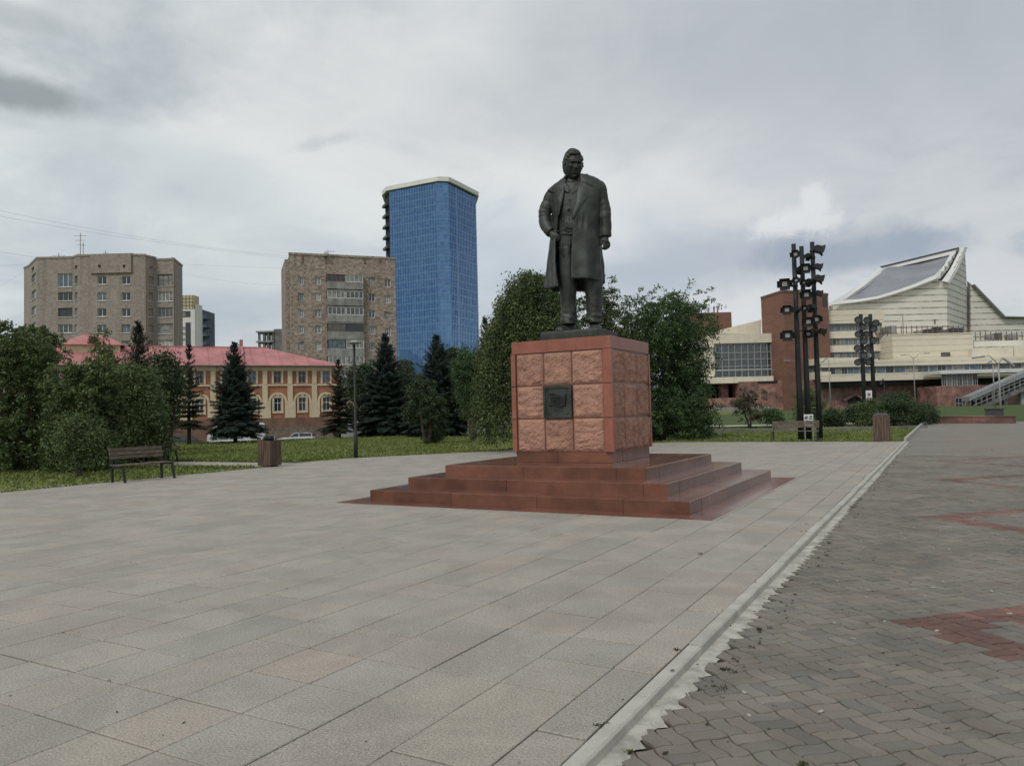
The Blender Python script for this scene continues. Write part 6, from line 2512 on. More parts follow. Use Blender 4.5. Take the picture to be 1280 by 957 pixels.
def broadleaf(name, label, px, D, ytop, hw, kind='maple', seed=1, ybot=None, trunk_h=0.12, leaf=0.075, n_leaf=22000, stems=3,
              lobes=9, group=None, cat='tree', dens=0.42, dx=0.0, py=None, feather=0.0, clump=0.20, bark='bark', spiky=0.25, ydepth=0.85, skirt=0.0):
    b = base_at(px, D, py)
    ztop = at(px, ytop, D).z
    H = ztop - b.z
    R = hw * D / F_PX
    t = thing(name, label, cat, b, group=group)
    rg = random.Random(seed)
    nr = np.random.RandomState(seed)
    z0 = b.z + H * trunk_h if ybot is None else at(px, ybot, D).z
    # lobes of the crown, sorted from a big core to small outer ones
    L = []
    zc = (z0 + ztop) / 2
    hh = (ztop - z0) / 2
    L.append((0, 0, zc - hh * .05, R * .68, R * .68 * ydepth, hh * .80))
    for i in range(lobes):
        a = 2 * PI * (i + rg.random() * .7) / lobes
        zz = rg.uniform(-0.62, 0.62)
        rr = R * math.sqrt(max(0.1, 1 - zz * zz * 1.1)) * rg.uniform(.52, .68)
        s = rg.uniform(0.26, 0.42)
        L.append((math.cos(a) * rr, math.sin(a) * rr * ydepth, zc + zz * hh, R * s, R * s, hh * s * rg.uniform(.8, 1.2)))
    for i in range(3):
        s = rg.uniform(.2, .34)
        L.append((rg.uniform(-.3, .3) * R, rg.uniform(-.3, .3) * R, ztop - hh * s * rg.uniform(0.9, 1.4), R * s, R * s, hh * s))
    wts = np.array([l[3] * l[4] * l[5] for l in L]) ** 0.67
    wts /= wts.sum()
    ncl = max(60, int(n_leaf / 42))
    idx = nr.choice(len(L), ncl, p=wts)
    d = unit(nr.normal(size=(ncl, 3)))
    rad = nr.uniform(0.15, 1.0, ncl) ** dens
    # uneven surface
    Larr = np.array(L)
    cl = Larr[idx, :3] + d * Larr[idx, 3:6] * (rad * (1 + spiky * nr.normal(size=ncl) * 0.5))[:, None]
    if skirt > 0:
        ns = int(ncl * skirt)
        aa = nr.random_sample(ns) * 2 * PI
        rr_ = R * 0.88 * nr.random_sample(ns) ** 0.4
        cl[:ns, 0] = np.cos(aa) * rr_
        cl[:ns, 1] = np.sin(aa) * rr_ * ydepth
        cl[:ns, 2] = b.z + 0.1 + hh * 0.7 * nr.random_sample(ns)
    cl[:, 0] += b.x
    cl[:, 1] += b.y
    cl[:, 2] = np.maximum(cl[:, 2], b.z + 0.12 + 0.2 * nr.random_sample(ncl))
    # trunk and limbs
    mb = MB()
    r0 = 0.022 * H + 0.03
    fork = b + Vector((0, 0, max(0.25, (z0 - b.z) * 0.9)))
    ends = []
    for k in range(stems):
        a = 2 * PI * (k + rg.random()) / stems
        foot = b + Vector((math.cos(a) * 0.10 * (stems > 1) * H * .2, math.sin(a) * 0.10 * (stems > 1) * H * .2, -0.05))
        tip = Vector((b.x + math.cos(a) * R * 0.42 * (stems > 1), b.y + math.sin(a) * R * 0.35 * (stems > 1), z0 + (ztop - z0) * rg.uniform(.72, .9)))
        pts = limb(mb, foot, tip, r0, 0.014, rg, 0.06, 9)
        ends.append(pts)
    trunk = obj('trunk', mb, M[bark], t, sm=True)
    bm_ = MB()
    sel = nr.choice(ncl, min(ncl, 42), replace=False)
    for j in sel:
        q = Vector(cl[j])
        pts = rg.choice(ends)
        p = min(pts[2:], key=lambda w: abs(w.z - (q.z - 0.35 * (q - w).length)) + 0.3 * (q - w).length)
        limb(bm_, p, q, 0.012 + 0.006 * H * .6, 0.005, rg, 0.08, 5)
    obj('branches', bm_, M[bark], t, sm=True, kind='stuff')
    # leaves round the clumps
    per = int(n_leaf / ncl)
    cs = np.repeat(cl, per, axis=0)
    tn = np.repeat(nr.random_sample(ncl), per)
    csz = clump * (0.6 + 0.8 * nr.random_sample(ncl))
    csz = np.repeat(csz, per)
    off = nr.normal(size=(len(cs), 3)) * csz[:, None] * np.array([1, 1, 0.7])
    if feather > 0:
        # leaves strung along arching sprays
        dirc = unit(np.repeat(d, per, axis=0) * np.array([1, 1, 0.35]) + np.array([0, 0, 0.2]))
        u = nr.random_sample(len(cs))
        off = dirc * (u * feather)[:, None] + nr.normal(size=(len(cs), 3)) * (csz * .32)[:, None]
        off[:, 2] -= (u ** 2) * feather * 0.5
    pos = cs + off
    pos[:, 2] = np.maximum(pos[:, 2], b.z + 0.05)
    a = unit(nr.normal(size=(len(pos), 3)) + np.array([0, 0, -0.3]))
    c2 = unit(np.cross(a, nr.normal(size=(len(pos), 3))))
    sz = leaf * (0.6 + 0.8 * nr.random_sample(len(pos)))
    tone = np.clip(0.5 * tn + 0.5 * nr.random_sample(len(pos)), 0, 1)
    quads('crown', pos, a * sz[:, None] * 0.6, c2 * sz[:, None] * 0.36, tone, LF[kind], t)
    return t


def conifer(name, label, px, D, ytop, hw, kind='spruce', seed=1, z_first=0.10, sparse=1.0, group=None, droop=0.32, needle=0.20, py=None, density=1.0):
    b = base_at(px, D, py)
    ztop = at(px, ytop, D).z
    H = ztop - b.z
    R = 1.15 * hw * D / F_PX
    t = thing(name, label, 'tree', b, group=group)
    rg = random.Random(seed)
    nr = np.random.RandomState(seed)
    mb = MB()
    lean = Vector((rg.uniform(-.02, .02), rg.uniform(-.02, .02), 0)) * H
    mb.tube([b + Vector((0, 0, -.05)), b + Vector((0, 0, H * .4)) + lean * .3, b + Vector((0, 0, H * .8)) + lean * .8, b + Vector((0, 0, H)) + lean], [0.018 * H + .02, 0.012 * H + .01, 0.02, 0.008], 7)
    obj('trunk', mb, M['bark'], t, sm=True)
    bm_ = MB()
    P, A, Bx, T = [], [], [], []
    z = z_first
    while z < 0.99:
        f = (1 - z)
        rr = R * (f ** 0.85) * (0.92 + 0.1 * math.sin(z * 40))
        nb = int(max(5, 12 * sparse * (0.6 + 0.6 * f)))
        for k in range(nb):
            az = 2 * PI * (k + rg.random()) / nb
            L = rr * rg.uniform(.62, 1.12) + 0.06
            zz = z + rg.uniform(-.012, .012)
            p0 = b + Vector((0, 0, H * zz)) + lean * zz
            d = Vector((math.cos(az), math.sin(az), 0))
            side = Vector((-d.y, d.x, 0))
            up0 = 0.12 + 0.5 * z
            nseg = max(4, int(L / 0.09))
            pts = []
            for i in range(nseg + 1):
                u = i / nseg
                pts.append(p0 + d * (L * u) + Vector((0, 0, L * (up0 * u - droop * 2.2 * u * u * (1 - z) + 0.22 * u ** 4))))
            bm_.tube([pts[0], pts[len(pts) // 2], pts[-1]], [0.006 + .006 * L, 0.008, 0.004], 4)
            for i in range(1, nseg + 1):
                u = i / nseg
                w = L * 0.36 * (1 - u * 0.75) * (0.4 + 0.6 * min(1, u * 3))
                tone_b = rg.random() * 0.35
                for s in (-1, 1):
                    for q in range(max(1, int(w / 0.085 * density))):
                        c = (q + 0.5) / max(1, int(w / 0.085 * density))
                        pos = pts[i] + side * (s * w * c) + d * (0.45 * w * c) + Vector((0, 0, -0.22 * w * c - 0.02 + rg.uniform(-.02, .02)))
                        ax = (side * s * rg.uniform(.5, 1) + d * rg.uniform(.3, 1) + Vector((0, 0, rg.uniform(-.45, .1)))).normalized() * needle * rg.uniform(.35, .65)
                        nx = ax.cross(Vector((rg.uniform(-.4, .4), rg.uniform(-.4, .4), 1))).normalized() * needle * 0.20
                        P.append(pos)
                        A.append(ax)
                        Bx.append(nx)
                        T.append(min(1, tone_b + rg.random() * .45 + 0.30 * u * (c > 0.6)))
                        # hanging twig below
                        if rg.random() < 0.75:
                            P.append(pos + Vector((0, 0, -0.05)))
                            A.append(Vector((rg.uniform(-.3, .3), rg.uniform(-.3, .3), -1)).normalized() * needle * .42)
                            Bx.append(side * needle * .14)
                            T.append(rg.random() * .35)
        z += rg.uniform(0.020, 0.034) / sparse * (1.0 if z < .9 else .7)
    # leader
    for k in range(26):
        P.append(b + lean + Vector((rg.uniform(-.05, .05), rg.uniform(-.05, .05), H * (0.94 + 0.06 * k / 26))))
        A.append(Vector((rg.uniform(-.8, .8), rg.uniform(-.8, .8), .8)).normalized() * needle * .45)
        Bx.append(Vector((rg.uniform(-1, 1), rg.uniform(-1, 1), 0)) * needle * .12)
        T.append(.3)
    obj('branches', bm_, M['bark'], t, kind='stuff')
    quads('crown', np.array([tuple(p) for p in P], dtype=np.float32), np.array([tuple(p) for p in A], dtype=np.float32), np.array([tuple(p) for p in Bx], dtype=np.float32), T, LF[kind], t)
    return t


def weeping(label, px, D, ytop, spans, seed, n_str=520):
    """drooping birch: limbs arch outward, leaf strings hang down"""
    b = base_at(px, D)
    H = at(px, ytop, D).z - b.z
    t = thing('birch_tree', label, 'tree', b)
    rg = random.Random(seed)
    nr = np.random.RandomState(seed)
    right = Vector((RC[0][0], RC[1][0], 0)).normalized()
    fwd = Vector((-right.y, right.x, 0))
    mb = MB()
    top = b + Vector((0, 0, H * .93))
    spine = limb(mb, b + Vector((0, 0, -.05)), top, 0.16, 0.02, rg, 0.03, 9)
    obj('trunk', mb, M['bark_pale'], t, sm=True)
    bm_ = MB()
    P, T, = [], []
    for k in range(n_str):
        # spans: list of (px offset fraction, top fraction, bottom fraction)
        a = rg.uniform(0, 2 * PI)
        rr = math.sqrt(rg.random())
        x = math.cos(a) * rr
        y = math.sin(a) * rr
        wl, wr = spans['left'], spans['right']
        X = x * (wl if x < 0 else wr)
        Y = y * 0.8 * (wl + wr) / 2
        e = math.sqrt(x * x + y * y)
        zt = H * (1.0 - 0.30 * e ** 2.2) * (1 + 0.04 * rg.gauss(0, 1))
        if x < 0:
            zt = H * (1.0 - 0.46 * (abs(x)) ** 1.3 - 0.08 * y * y) * (1 + 0.07 * rg.gauss(0, 1))
        zt = min(zt, H)
        ln = rg.uniform(0.12, 0.38) * zt
        if e > 0.55 and x < 0.2:
            ln = rg.uniform(0.35, 0.95) * zt
        p0 = b + right * X + fwd * Y + Vector((0, 0, zt))
        if k % 9 == 0:
            s = spine[min(8, max(2, int(8 * zt / H * 0.8)))]
            limb(bm_, s, p0, 0.03, 0.006, rg, 0.1, 6)
        n = int(ln / 0.030)
        sway = Vector((rg.uniform(-.2, .2), rg.uniform(-.2, .2), 0))
        tb = rg.random()
        for i in range(n):
            u = i / max(1, n)
            q = p0 + sway * (u * ln * .4) + right * (X / max(wl, wr) * 0.25 * u) + Vector((rg.gauss(0, .10), rg.gauss(0, .10), -u * ln + rg.gauss(0, .03)))
            if q.z < b.z + 0.1:
                break
            P.append(tuple(q))
            T.append(min(1, 0.55 * tb + 0.5 * rg.random()))
    obj('branches', bm_, M['bark'], t, sm=True, kind='stuff')
    P = np.array(P, dtype=np.float32)
    n = len(P)
    a = unit(nr.normal(size=(n, 3)) + np.array([0, 0, -0.8]))
    c2 = unit(np.cross(a, nr.normal(size=(n, 3))))
    sz = 0.075 * (0.6 + 0.8 * nr.random_sample(n))
    quads('crown', P, a * sz[:, None] * .62, c2 * sz[:, None] * .40, T, LF['birch'], t)


def build_trees():
    broadleaf('maple_shrub', 'big leafy multi-stemmed shrub cut by the left edge of the photo', 22, 26.5, 402, 62, 'maple', 1, leaf=0.085, n_leaf=38000, stems=4, skirt=0.3, trunk_h=0.02, lobes=10, feather=0.25)
    broadleaf('maple_shrub', 'full green shrub with arching twigs left of the near bench', 104, 25.2, 448, 50, 'maple', 2, leaf=0.085, n_leaf=38000, stems=5, skirt=0.3, trunk_h=0.02, lobes=10, feather=0.25)
    broadleaf('maple_shrub', 'dark shrub rising directly behind the near left bench', 172, 29, 452, 42, 'maple', 3, leaf=0.085, n_leaf=30000, stems=4, skirt=0.3, trunk_h=0.02, lobes=9)
    broadleaf('maple_shrub', 'low grey-green shrub at the foot of the big shrubs', 98, 22.6, 520, 22, 'maple', 33, leaf=0.06, n_leaf=6000, stems=4, trunk_h=0.02, lobes=6, cat='shrub')
    broadleaf('young_tree', 'thin light-topped sapling showing above the shrubs at left', 55, 31, 405, 34, 'maple', 4, leaf=0.08, n_leaf=9000, stems=2, trunk_h=0.2, feather=0.3)
    broadleaf('young_tree', 'sapling with loose top before the pavilion roof', 130, 33, 412, 22, 'maple', 5, leaf=0.08, n_leaf=6000, stems=2, trunk_h=0.2, feather=0.3)
    broadleaf('young_tree', 'dark bushy tree between the shrubs and the slim pine', 205, 36, 436, 30, 'dark', 6, leaf=0.09, n_leaf=14000, stems=2, trunk_h=0.12)
    conifer('spruce_tree', 'dark pointed spruce rising above the shrubs in front of the grey block', 176, 40, 400, 44, 'pine', 7)
    conifer('pine_tree', 'slim sparse pine left of the big blue spruce', 236, 52, 430, 28, 'pine', 8, sparse=0.62, z_first=0.2, needle=0.26)
    conifer('spruce_tree', 'full blue spruce in front of the parked white car', 294, 52, 427, 41, 'spruce', 9, z_first=0.13, needle=0.26, density=1.3)
    conifer('pine_tree', 'sparse brownish pine at the right end of the terracotta house', 424, 60, 449, 29, 'pine', 10, sparse=0.60, z_first=0.12, needle=0.26)
    broadleaf('broadleaf_tree', 'dark round tree behind the black lamp post', 456, 68, 456, 34, 'dark', 11, leaf=0.15, n_leaf=14000, stems=2, trunk_h=0.2)
    conifer('spruce_tree', 'tall blue spruce right of the black lamp post', 483, 62, 416, 44, 'spruce', 12, z_first=0.08, needle=0.30, density=1.2)
    broadleaf('broadleaf_tree', 'dim far tree between the two tall spruces', 514, 78, 450, 38, 'dark', 13, leaf=0.17, n_leaf=15000, stems=2, trunk_h=0.08)
    conifer('spruce_tree', 'broad blue spruce in front of the glass tower', 548, 56, 418, 46, 'spruce', 14, z_first=0.05, needle=0.29, density=1.2)
    broadleaf('broadleaf_tree', 'tall rounded tree just right of the broad blue spruce', 566, 66, 430, 31, 'dark', 15, leaf=0.15, n_leaf=15000, stems=2, trunk_h=0.1)
    broadleaf('young_tree', 'small dark-trunked tree standing on the lawn left of the pedestal', 533, 41.5, 474, 30, 'dark', 16, leaf=0.09, n_leaf=12000, stems=2, trunk_h=0.22, feather=0.3, spiky=0.5)
    broadleaf('small_bush', 'little round bush on the lawn at the foot of the small tree', 543, 43, 537, 9, 'elm', 17, leaf=0.07, n_leaf=3000, stems=3, trunk_h=0.05, cat='shrub', lobes=5)
    conifer('spruce_tree', 'spruce tip peeping out left of the weeping birch', 610, 56, 393, 30, 'spruce', 18)
    broadleaf('broadleaf_tree', 'yellow-green tree left of the weeping birch', 592, 46, 432, 30, 'elm', 19, leaf=0.10, n_leaf=13000, stems=2, trunk_h=0.2)
    broadleaf('broadleaf_tree', 'dark tree under the spruce tip between lawn and street', 598, 54, 470, 40, 'dark', 20, leaf=0.12, n_leaf=15000, stems=2, trunk_h=0.25)
    weeping('weeping birch with strings of leaves hanging beside the pedestal', 668, 31, 343, {'left': 2.25, 'right': 1.8}, 21, 1500)
    broadleaf('broadleaf_tree', 'airy tree behind the statue showing right of its coat', 762, 39, 350, 50, 'birch', 22, leaf=0.085, n_leaf=32000, stems=2, trunk_h=0.1, feather=0.5, spiky=0.4)
    broadleaf('elm_tree', 'wide feathery green elm right of the pedestal', 824, 41, 368, 80, 'elm', 23, leaf=0.09, n_leaf=100000, stems=3, trunk_h=0.03, skirt=0.18, lobes=15, feather=0.7, clump=0.25, spiky=0.35)
    broadleaf('broadleaf_tree', 'dark bush under the elm at the right edge of its crown', 858, 43, 462, 34, 'elm', 24, leaf=0.10, n_leaf=18000, stems=3, skirt=0.3, trunk_h=0.02)
    # right-hand shrubs
    broadleaf('young_tree', 'small rust-tinged tree in front of the theatre foyer', 938, 60, 486, 22, 'rust', 25, leaf=0.10, n_leaf=5000, stems=2, trunk_h=0.08, spiky=0.6, feather=0.4, lobes=7)
    broadleaf('low_shrub', 'low green shrub right of the rust-tinged tree', 968, 60, 512, 16, 'elm', 26, leaf=0.10, n_leaf=4000, stems=3, trunk_h=0.03, cat='shrub', lobes=5)
    broadleaf('low_shrub', 'tall grey-green shrub behind the three black masts', 1012, 64, 487, 24, 'maple', 27, leaf=0.11, n_leaf=9000, stems=4, trunk_h=0.03, cat='shrub', lobes=8, spiky=0.5)
    broadleaf('low_shrub', 'low dark shrub just right of the three black masts', 1040, 58, 513, 17, 'dark', 28, leaf=0.10, n_leaf=5000, stems=3, trunk_h=0.03, cat='shrub', lobes=6)
    broadleaf('low_shrub', 'dark shrub left of the right wooden litter bin', 1074, 57, 507, 20, 'dark', 29, leaf=0.10, n_leaf=7000, stems=3, trunk_h=0.03, cat='shrub', lobes=7)
    broadleaf('low_shrub', 'largest dark shrub mound behind the right wooden litter bin', 1116, 57, 491, 42, 'dark', 30, leaf=0.10, n_leaf=22000, stems=5, skirt=0.25, trunk_h=0.02, cat='shrub', lobes=10)
    broadleaf('low_shrub', 'rounded dark shrub ending at the low red wall', 1153, 59, 505, 20, 'dark', 31, leaf=0.10, n_leaf=7000, stems=3, trunk_h=0.02, cat='shrub', lobes=6)
    broadleaf('low_shrub', 'small pale-edged shrub in front of the two lamp masts', 1088, 55, 497, 16, 'maple', 32, leaf=0.09, n_leaf=5000, stems=4, trunk_h=0.02, cat='shrub', lobes=6, spiky=0.5)


def build_grass():
    """short blades over the lawns near enough to show them"""
    nr = np.random.RandomState(5)
    P = []
    # lawn patches as (px range, D range)
    N = 160000
    px = nr.uniform(-60, 1200, N)
    D = 16 + (70 - 16) * nr.random_sample(N) ** 0.9
    d = RC @ np.stack([(px - CX) / F_PX, np.full(N, -(520 - CY) / F_PX), -np.ones(N)])
    X, Y = d[0] * D, d[1] * D
    keep = []
    for i in range(N):
        x, y = X[i], Y[i]
        if x > KX - 0.05 and y < 71:
            keep.append(False)
            continue
        near_edge = noise.noise(Vector((x * .35, y * .35, 3))) + .5 * noise.noise(Vector((x * 1.3, y * 1.3, 7))) < -0.22 + 0.25 * (i % 3 - 1) or in_plaza(x, y) or (-48 < x < -19.1 and 17.62 + 0.13 * (x + 19.15) < y < 20.25 + 0.10 * (x + 19.15))
        keep.append(not near_edge)
    keep = np.array(keep)
    X, Y = X[keep], Y[keep]
    # thicker fringe along the plaza edges
    ex, ey = [], []
    for (a, b, n) in (((-19.2, 4), (-19.2, 17.7), 5000), ((-20.8, 20.6), (-11.6, 34.95), 6000), ((-11.5, 35.3), (-1.7, 35.3), 6000), ((-19.2, 17.62), (-40, 14.9), 5000), ((-20.9, 20.3), (-40, 18.15), 4000)):
        t = nr.random_sample(n)
        dx, dy = b[0] - a[0], b[1] - a[1]
        L = math.hypot(dx, dy)
        o = nr.random_sample(n) ** 2 * 0.35 + 0.0
        s = 1 if (a[0] > -19.3 and b[0] > -19.3 and a[0] < -19.1 and b[1] < 18) else 1
        nx, ny = -dy / L, dx / L
        if b[1] < 15.5 and a[1] > 17:
            nx, ny = -nx, -ny
            nx, ny = (dy / L, -dx / L)
            if ny > 0:
                nx, ny = -nx, -ny
        elif a[1] > 20 and b[0] < -30:
            nx, ny = (dy / L, -dx / L)
            if ny < 0:
                nx, ny = -nx, -ny
        elif a[1] == 4:
            nx, ny = -1, 0
        else:
            if ny < 0:
                nx, ny = -nx, -ny
        ex.append(a[0] + dx * t + nx * o)
        ey.append(a[1] + dy * t + ny * o)
    X = np.concatenate([X] + ex)
    Y = np.concatenate([Y] + ey)
    n = len(X)
    Z = np.array([terrain(x, y) - (0.10 if (x > -19.6 and y < 75 and math.hypot(x, y) < 90) else 0.03) for x, y in zip(X, Y)])
    Z = np.maximum(Z, np.array([-0.07 if math.hypot(x, y) < 60 else -9 for x, y in zip(X, Y)]))
    h = 0.040 * (0.5 + nr.random_sample(n)) + 0.03 * (nr.random_sample(n) < 0.04)
    c = np.stack([X, Y, Z + h], axis=1)
    a = np.stack([nr.normal(size=n) * .02, nr.normal(size=n) * .02, h], axis=1)
    an = nr.random_sample(n) * 2 * PI
    w = 0.022 + 0.02 * nr.random_sample(n)
    b = np.stack([np.cos(an) * w, np.sin(an) * w, np.zeros(n)], axis=1)
    m = leafmat('grass_blades', (0.11, 0.148, 0.036), (0.17, 0.205, 0.055), (0.29, 0.28, 0.12))
    o = quads('grass', c, a, b, nr.random_sample(n), m, None, kind='stuff')
    o['label'] = 'short mown grass of the lawns round the stone square'


# ------------------------------------------------------------------ street furniture
M['wood'] = mat('weathered_bench_wood', (0.15, 0.115, 0.085), 0.8, var=0.35, scale=4, stretch=(1, 1, 6), fine=0.2, fscale=30, obrand=0.12, space='Object')
M['wood_bin'] = mat('stained_bin_wood', (0.125, 0.078, 0.055), 0.7, var=0.35, scale=3, stretch=(6, 6, .6), fine=0.15, fscale=40)
M['lens'] = mat('lamp_lens', (0.42, 0.42, 0.40), 0.25, var=0.15, scale=8)
M['cap_grey'] = mat('bin_lid_grey', (0.09, 0.095, 0.105), 0.6, var=0.2, scale=6)
M['asphalt'] = mat('asphalt', (0.085, 0.085, 0.082), 0.9, var=0.2, scale=1.0, fine=0.1, fscale=40)
M['path'] = mat('pale_path_paving', (0.33, 0.31, 0.26), 0.9, var=0.12, scale=0.8)


def make_bench(label, L, loc, rz, group=None, arms=False):
    t = thing('bench', label, 'bench', loc, rz, group)
    Mw = WM[t]
    for s in (-1, 1):
        x = s * (L / 2 - 0.05)
        mb = MB()
        mb.bar((x, 0.22, 0), (x, 0.24, 0.45), 0.05, 0.05)
        mb.bar((x, 0.24, 0.43), (x, 0.33, 0.92), 0.05, 0.045)
        mb.bar((x, -0.32, 0), (x, -0.22, 0.43), 0.05, 0.05)
        mb.bar((x, -0.235, 0.425), (x, 0.262, 0.405), 0.05, 0.045)
        if arms:
            mb.bar((x, -0.20, 0.43), (x, -0.21, 0.62), 0.045, 0.045)
            mb.bar((x, -0.24, 0.64), (x, 0.285, 0.66), 0.05, 0.04)
        obj('end_frame', mb, M['black_metal'], t, Mw)
    for k in range(4):
        y = -0.19 + k * 0.115
        mb = MB()
        mb.bbox((-L / 2, y, 0.446), (L / 2, y + 0.09, 0.470), bev=0.005)
        obj('seat_slat', mb, M['wood'], t, Mw)
    for k in range(3):
        z = 0.60 + k * 0.10
        y = 0.255 + (z - 0.43) * 0.17
        mb = MB()
        mb.box((0, y - 0.02, z + 0.055), (L, 0.028, 0.085), ax=(Vector((1, 0, 0)), Vector((0, 1, -.18)).normalized(), Vector((0, .18, 1)).normalized()))
        obj('back_slat', mb, M['wood'], t, Mw)
    return t


def make_bin(label, loc, rz, w, h, lid=True, bag=False):
    t = thing('litter_bin', label, 'litter bin', loc, rz)
    Mw = WM[t]
    mb = MB()
    mb.bbox((-w / 2 + .07, -w / 2 + .07, 0), (w / 2 - .07, w / 2 - .07, 0.06))
    obj('foot', mb, M['black_metal'], t, Mw)
    mb = MB()
    mb.bbox((-w / 2 + .03, -w / 2 + .03, 0.05), (w / 2 - .03, w / 2 - .03, h - 0.03))
    obj('liner', mb, M['dark_void'], t, Mw)
    rg = random.Random(int(w * 100))
    n = 6
    sw = w / n
    for side in range(4):
        for k in range(n):
            mb = MB()
            a = -w / 2 + k * sw + 0.004
            dd = rg.uniform(-.004, .004)
            mb.bbox((a, -w / 2 - 0.012 + dd, 0.045), (a + sw - 0.010, -w / 2 + 0.018 + dd, h + rg.uniform(-.006, .004)))
            obj('plank', mb, M['wood_bin'], t, Mw @ Matrix.Rotation(side * PI / 2, 4, 'Z'))
    if lid:
        mb = MB()
        mb.loft([[(-w * .36 * q, -w * .36 * q, z), (w * .36 * q, -w * .36 * q, z), (w * .36 * q, w * .36 * q, z), (-w * .36 * q, w * .36 * q, z)] for q, z in ((1.15, h - .03), (1.15, h + .05), (0.9, h + .085))])
        obj('lid', mb, M['cap_grey'], t, Mw)
    if bag:
        mb = MB()
        for i in range(9):
            a = rg.uniform(0, 6.28)
            mb.sphere((math.cos(a) * .10 - .05, math.sin(a) * .10, h + 0.03 + rg.uniform(-.02, .06)), rg.uniform(.06, .11), 7, 5)
        obj('rubbish_bag', mb, M['black_metal'], t, Mw)
        mb = MB()
        mb.tube([(0.02, 0, h - 0.05), (0.03, 0, h + 0.15), (0.18, 0.02, h + 0.17), (0.20, 0.02, h - 0.03)], 0.012, 6)
        obj('handle', mb, M['grey_metal'], t, Mw)
    return t


def flood(parent, pos, face, s=1.0, pole=None, doors=True):
    """theatre floodlight: housing, lens, barn doors and a bracket to its pole"""
    z = Vector((0, 0, 1))
    f = face.normalized()
    r = f.cross(z).normalized()
    u = r.cross(f)
    w, h, d = 0.52 * s, 0.36 * s, 0.30 * s
    mb = MB()
    mb.box(pos, (w, d, h), ax=(r, f, u))
    mb.box(pos - f * d * .62, (w * .7, d * .28, h * .7), ax=(r, f, u))
    o = obj('floodlight', mb, M['black_metal'], parent)
    mb = MB()
    mb.box(pos + f * (d * .5 + .01), (w * .46, .02, h * .62), ax=(r, f, u))
    obj('lens', mb, M['lens'], o)
    if doors:
        mb = MB()
        for sx in (-1, 1):
            c = pos + f * (d * .5 + 0.08 * s) + r * (sx * (w * .5 + 0.05 * s))
            mb.box(c, (0.012, 0.20 * s, h * .95), ax=((r + f * sx * .6).normalized(), (f + r * sx * .6).normalized(), u))
        for su in (-1, 1):
            c = pos + f * (d * .5 + 0.08 * s) + u * (su * (h * .5 + 0.05 * s))
            mb.box(c, (w * .95, 0.20 * s, 0.012), ax=(r, (f + u * su * .6).normalized(), (u - f * su * .6).normalized()))
        obj('barn_door', mb, M['black_metal'], o)
    if pole is not None:
        mb = MB()
        q = Vector((pole.x, pole.y, pos.z))
        mb.bar(q, pos, 0.05, 0.05)
        mb.lathe([(0.125, -0.05), (0.13, -0.04), (0.13, 0.04), (0.125, 0.05)], 12, (pole.x, pole.y, pos.z))
        obj('bracket', mb, M['black_metal'], o)
    return o


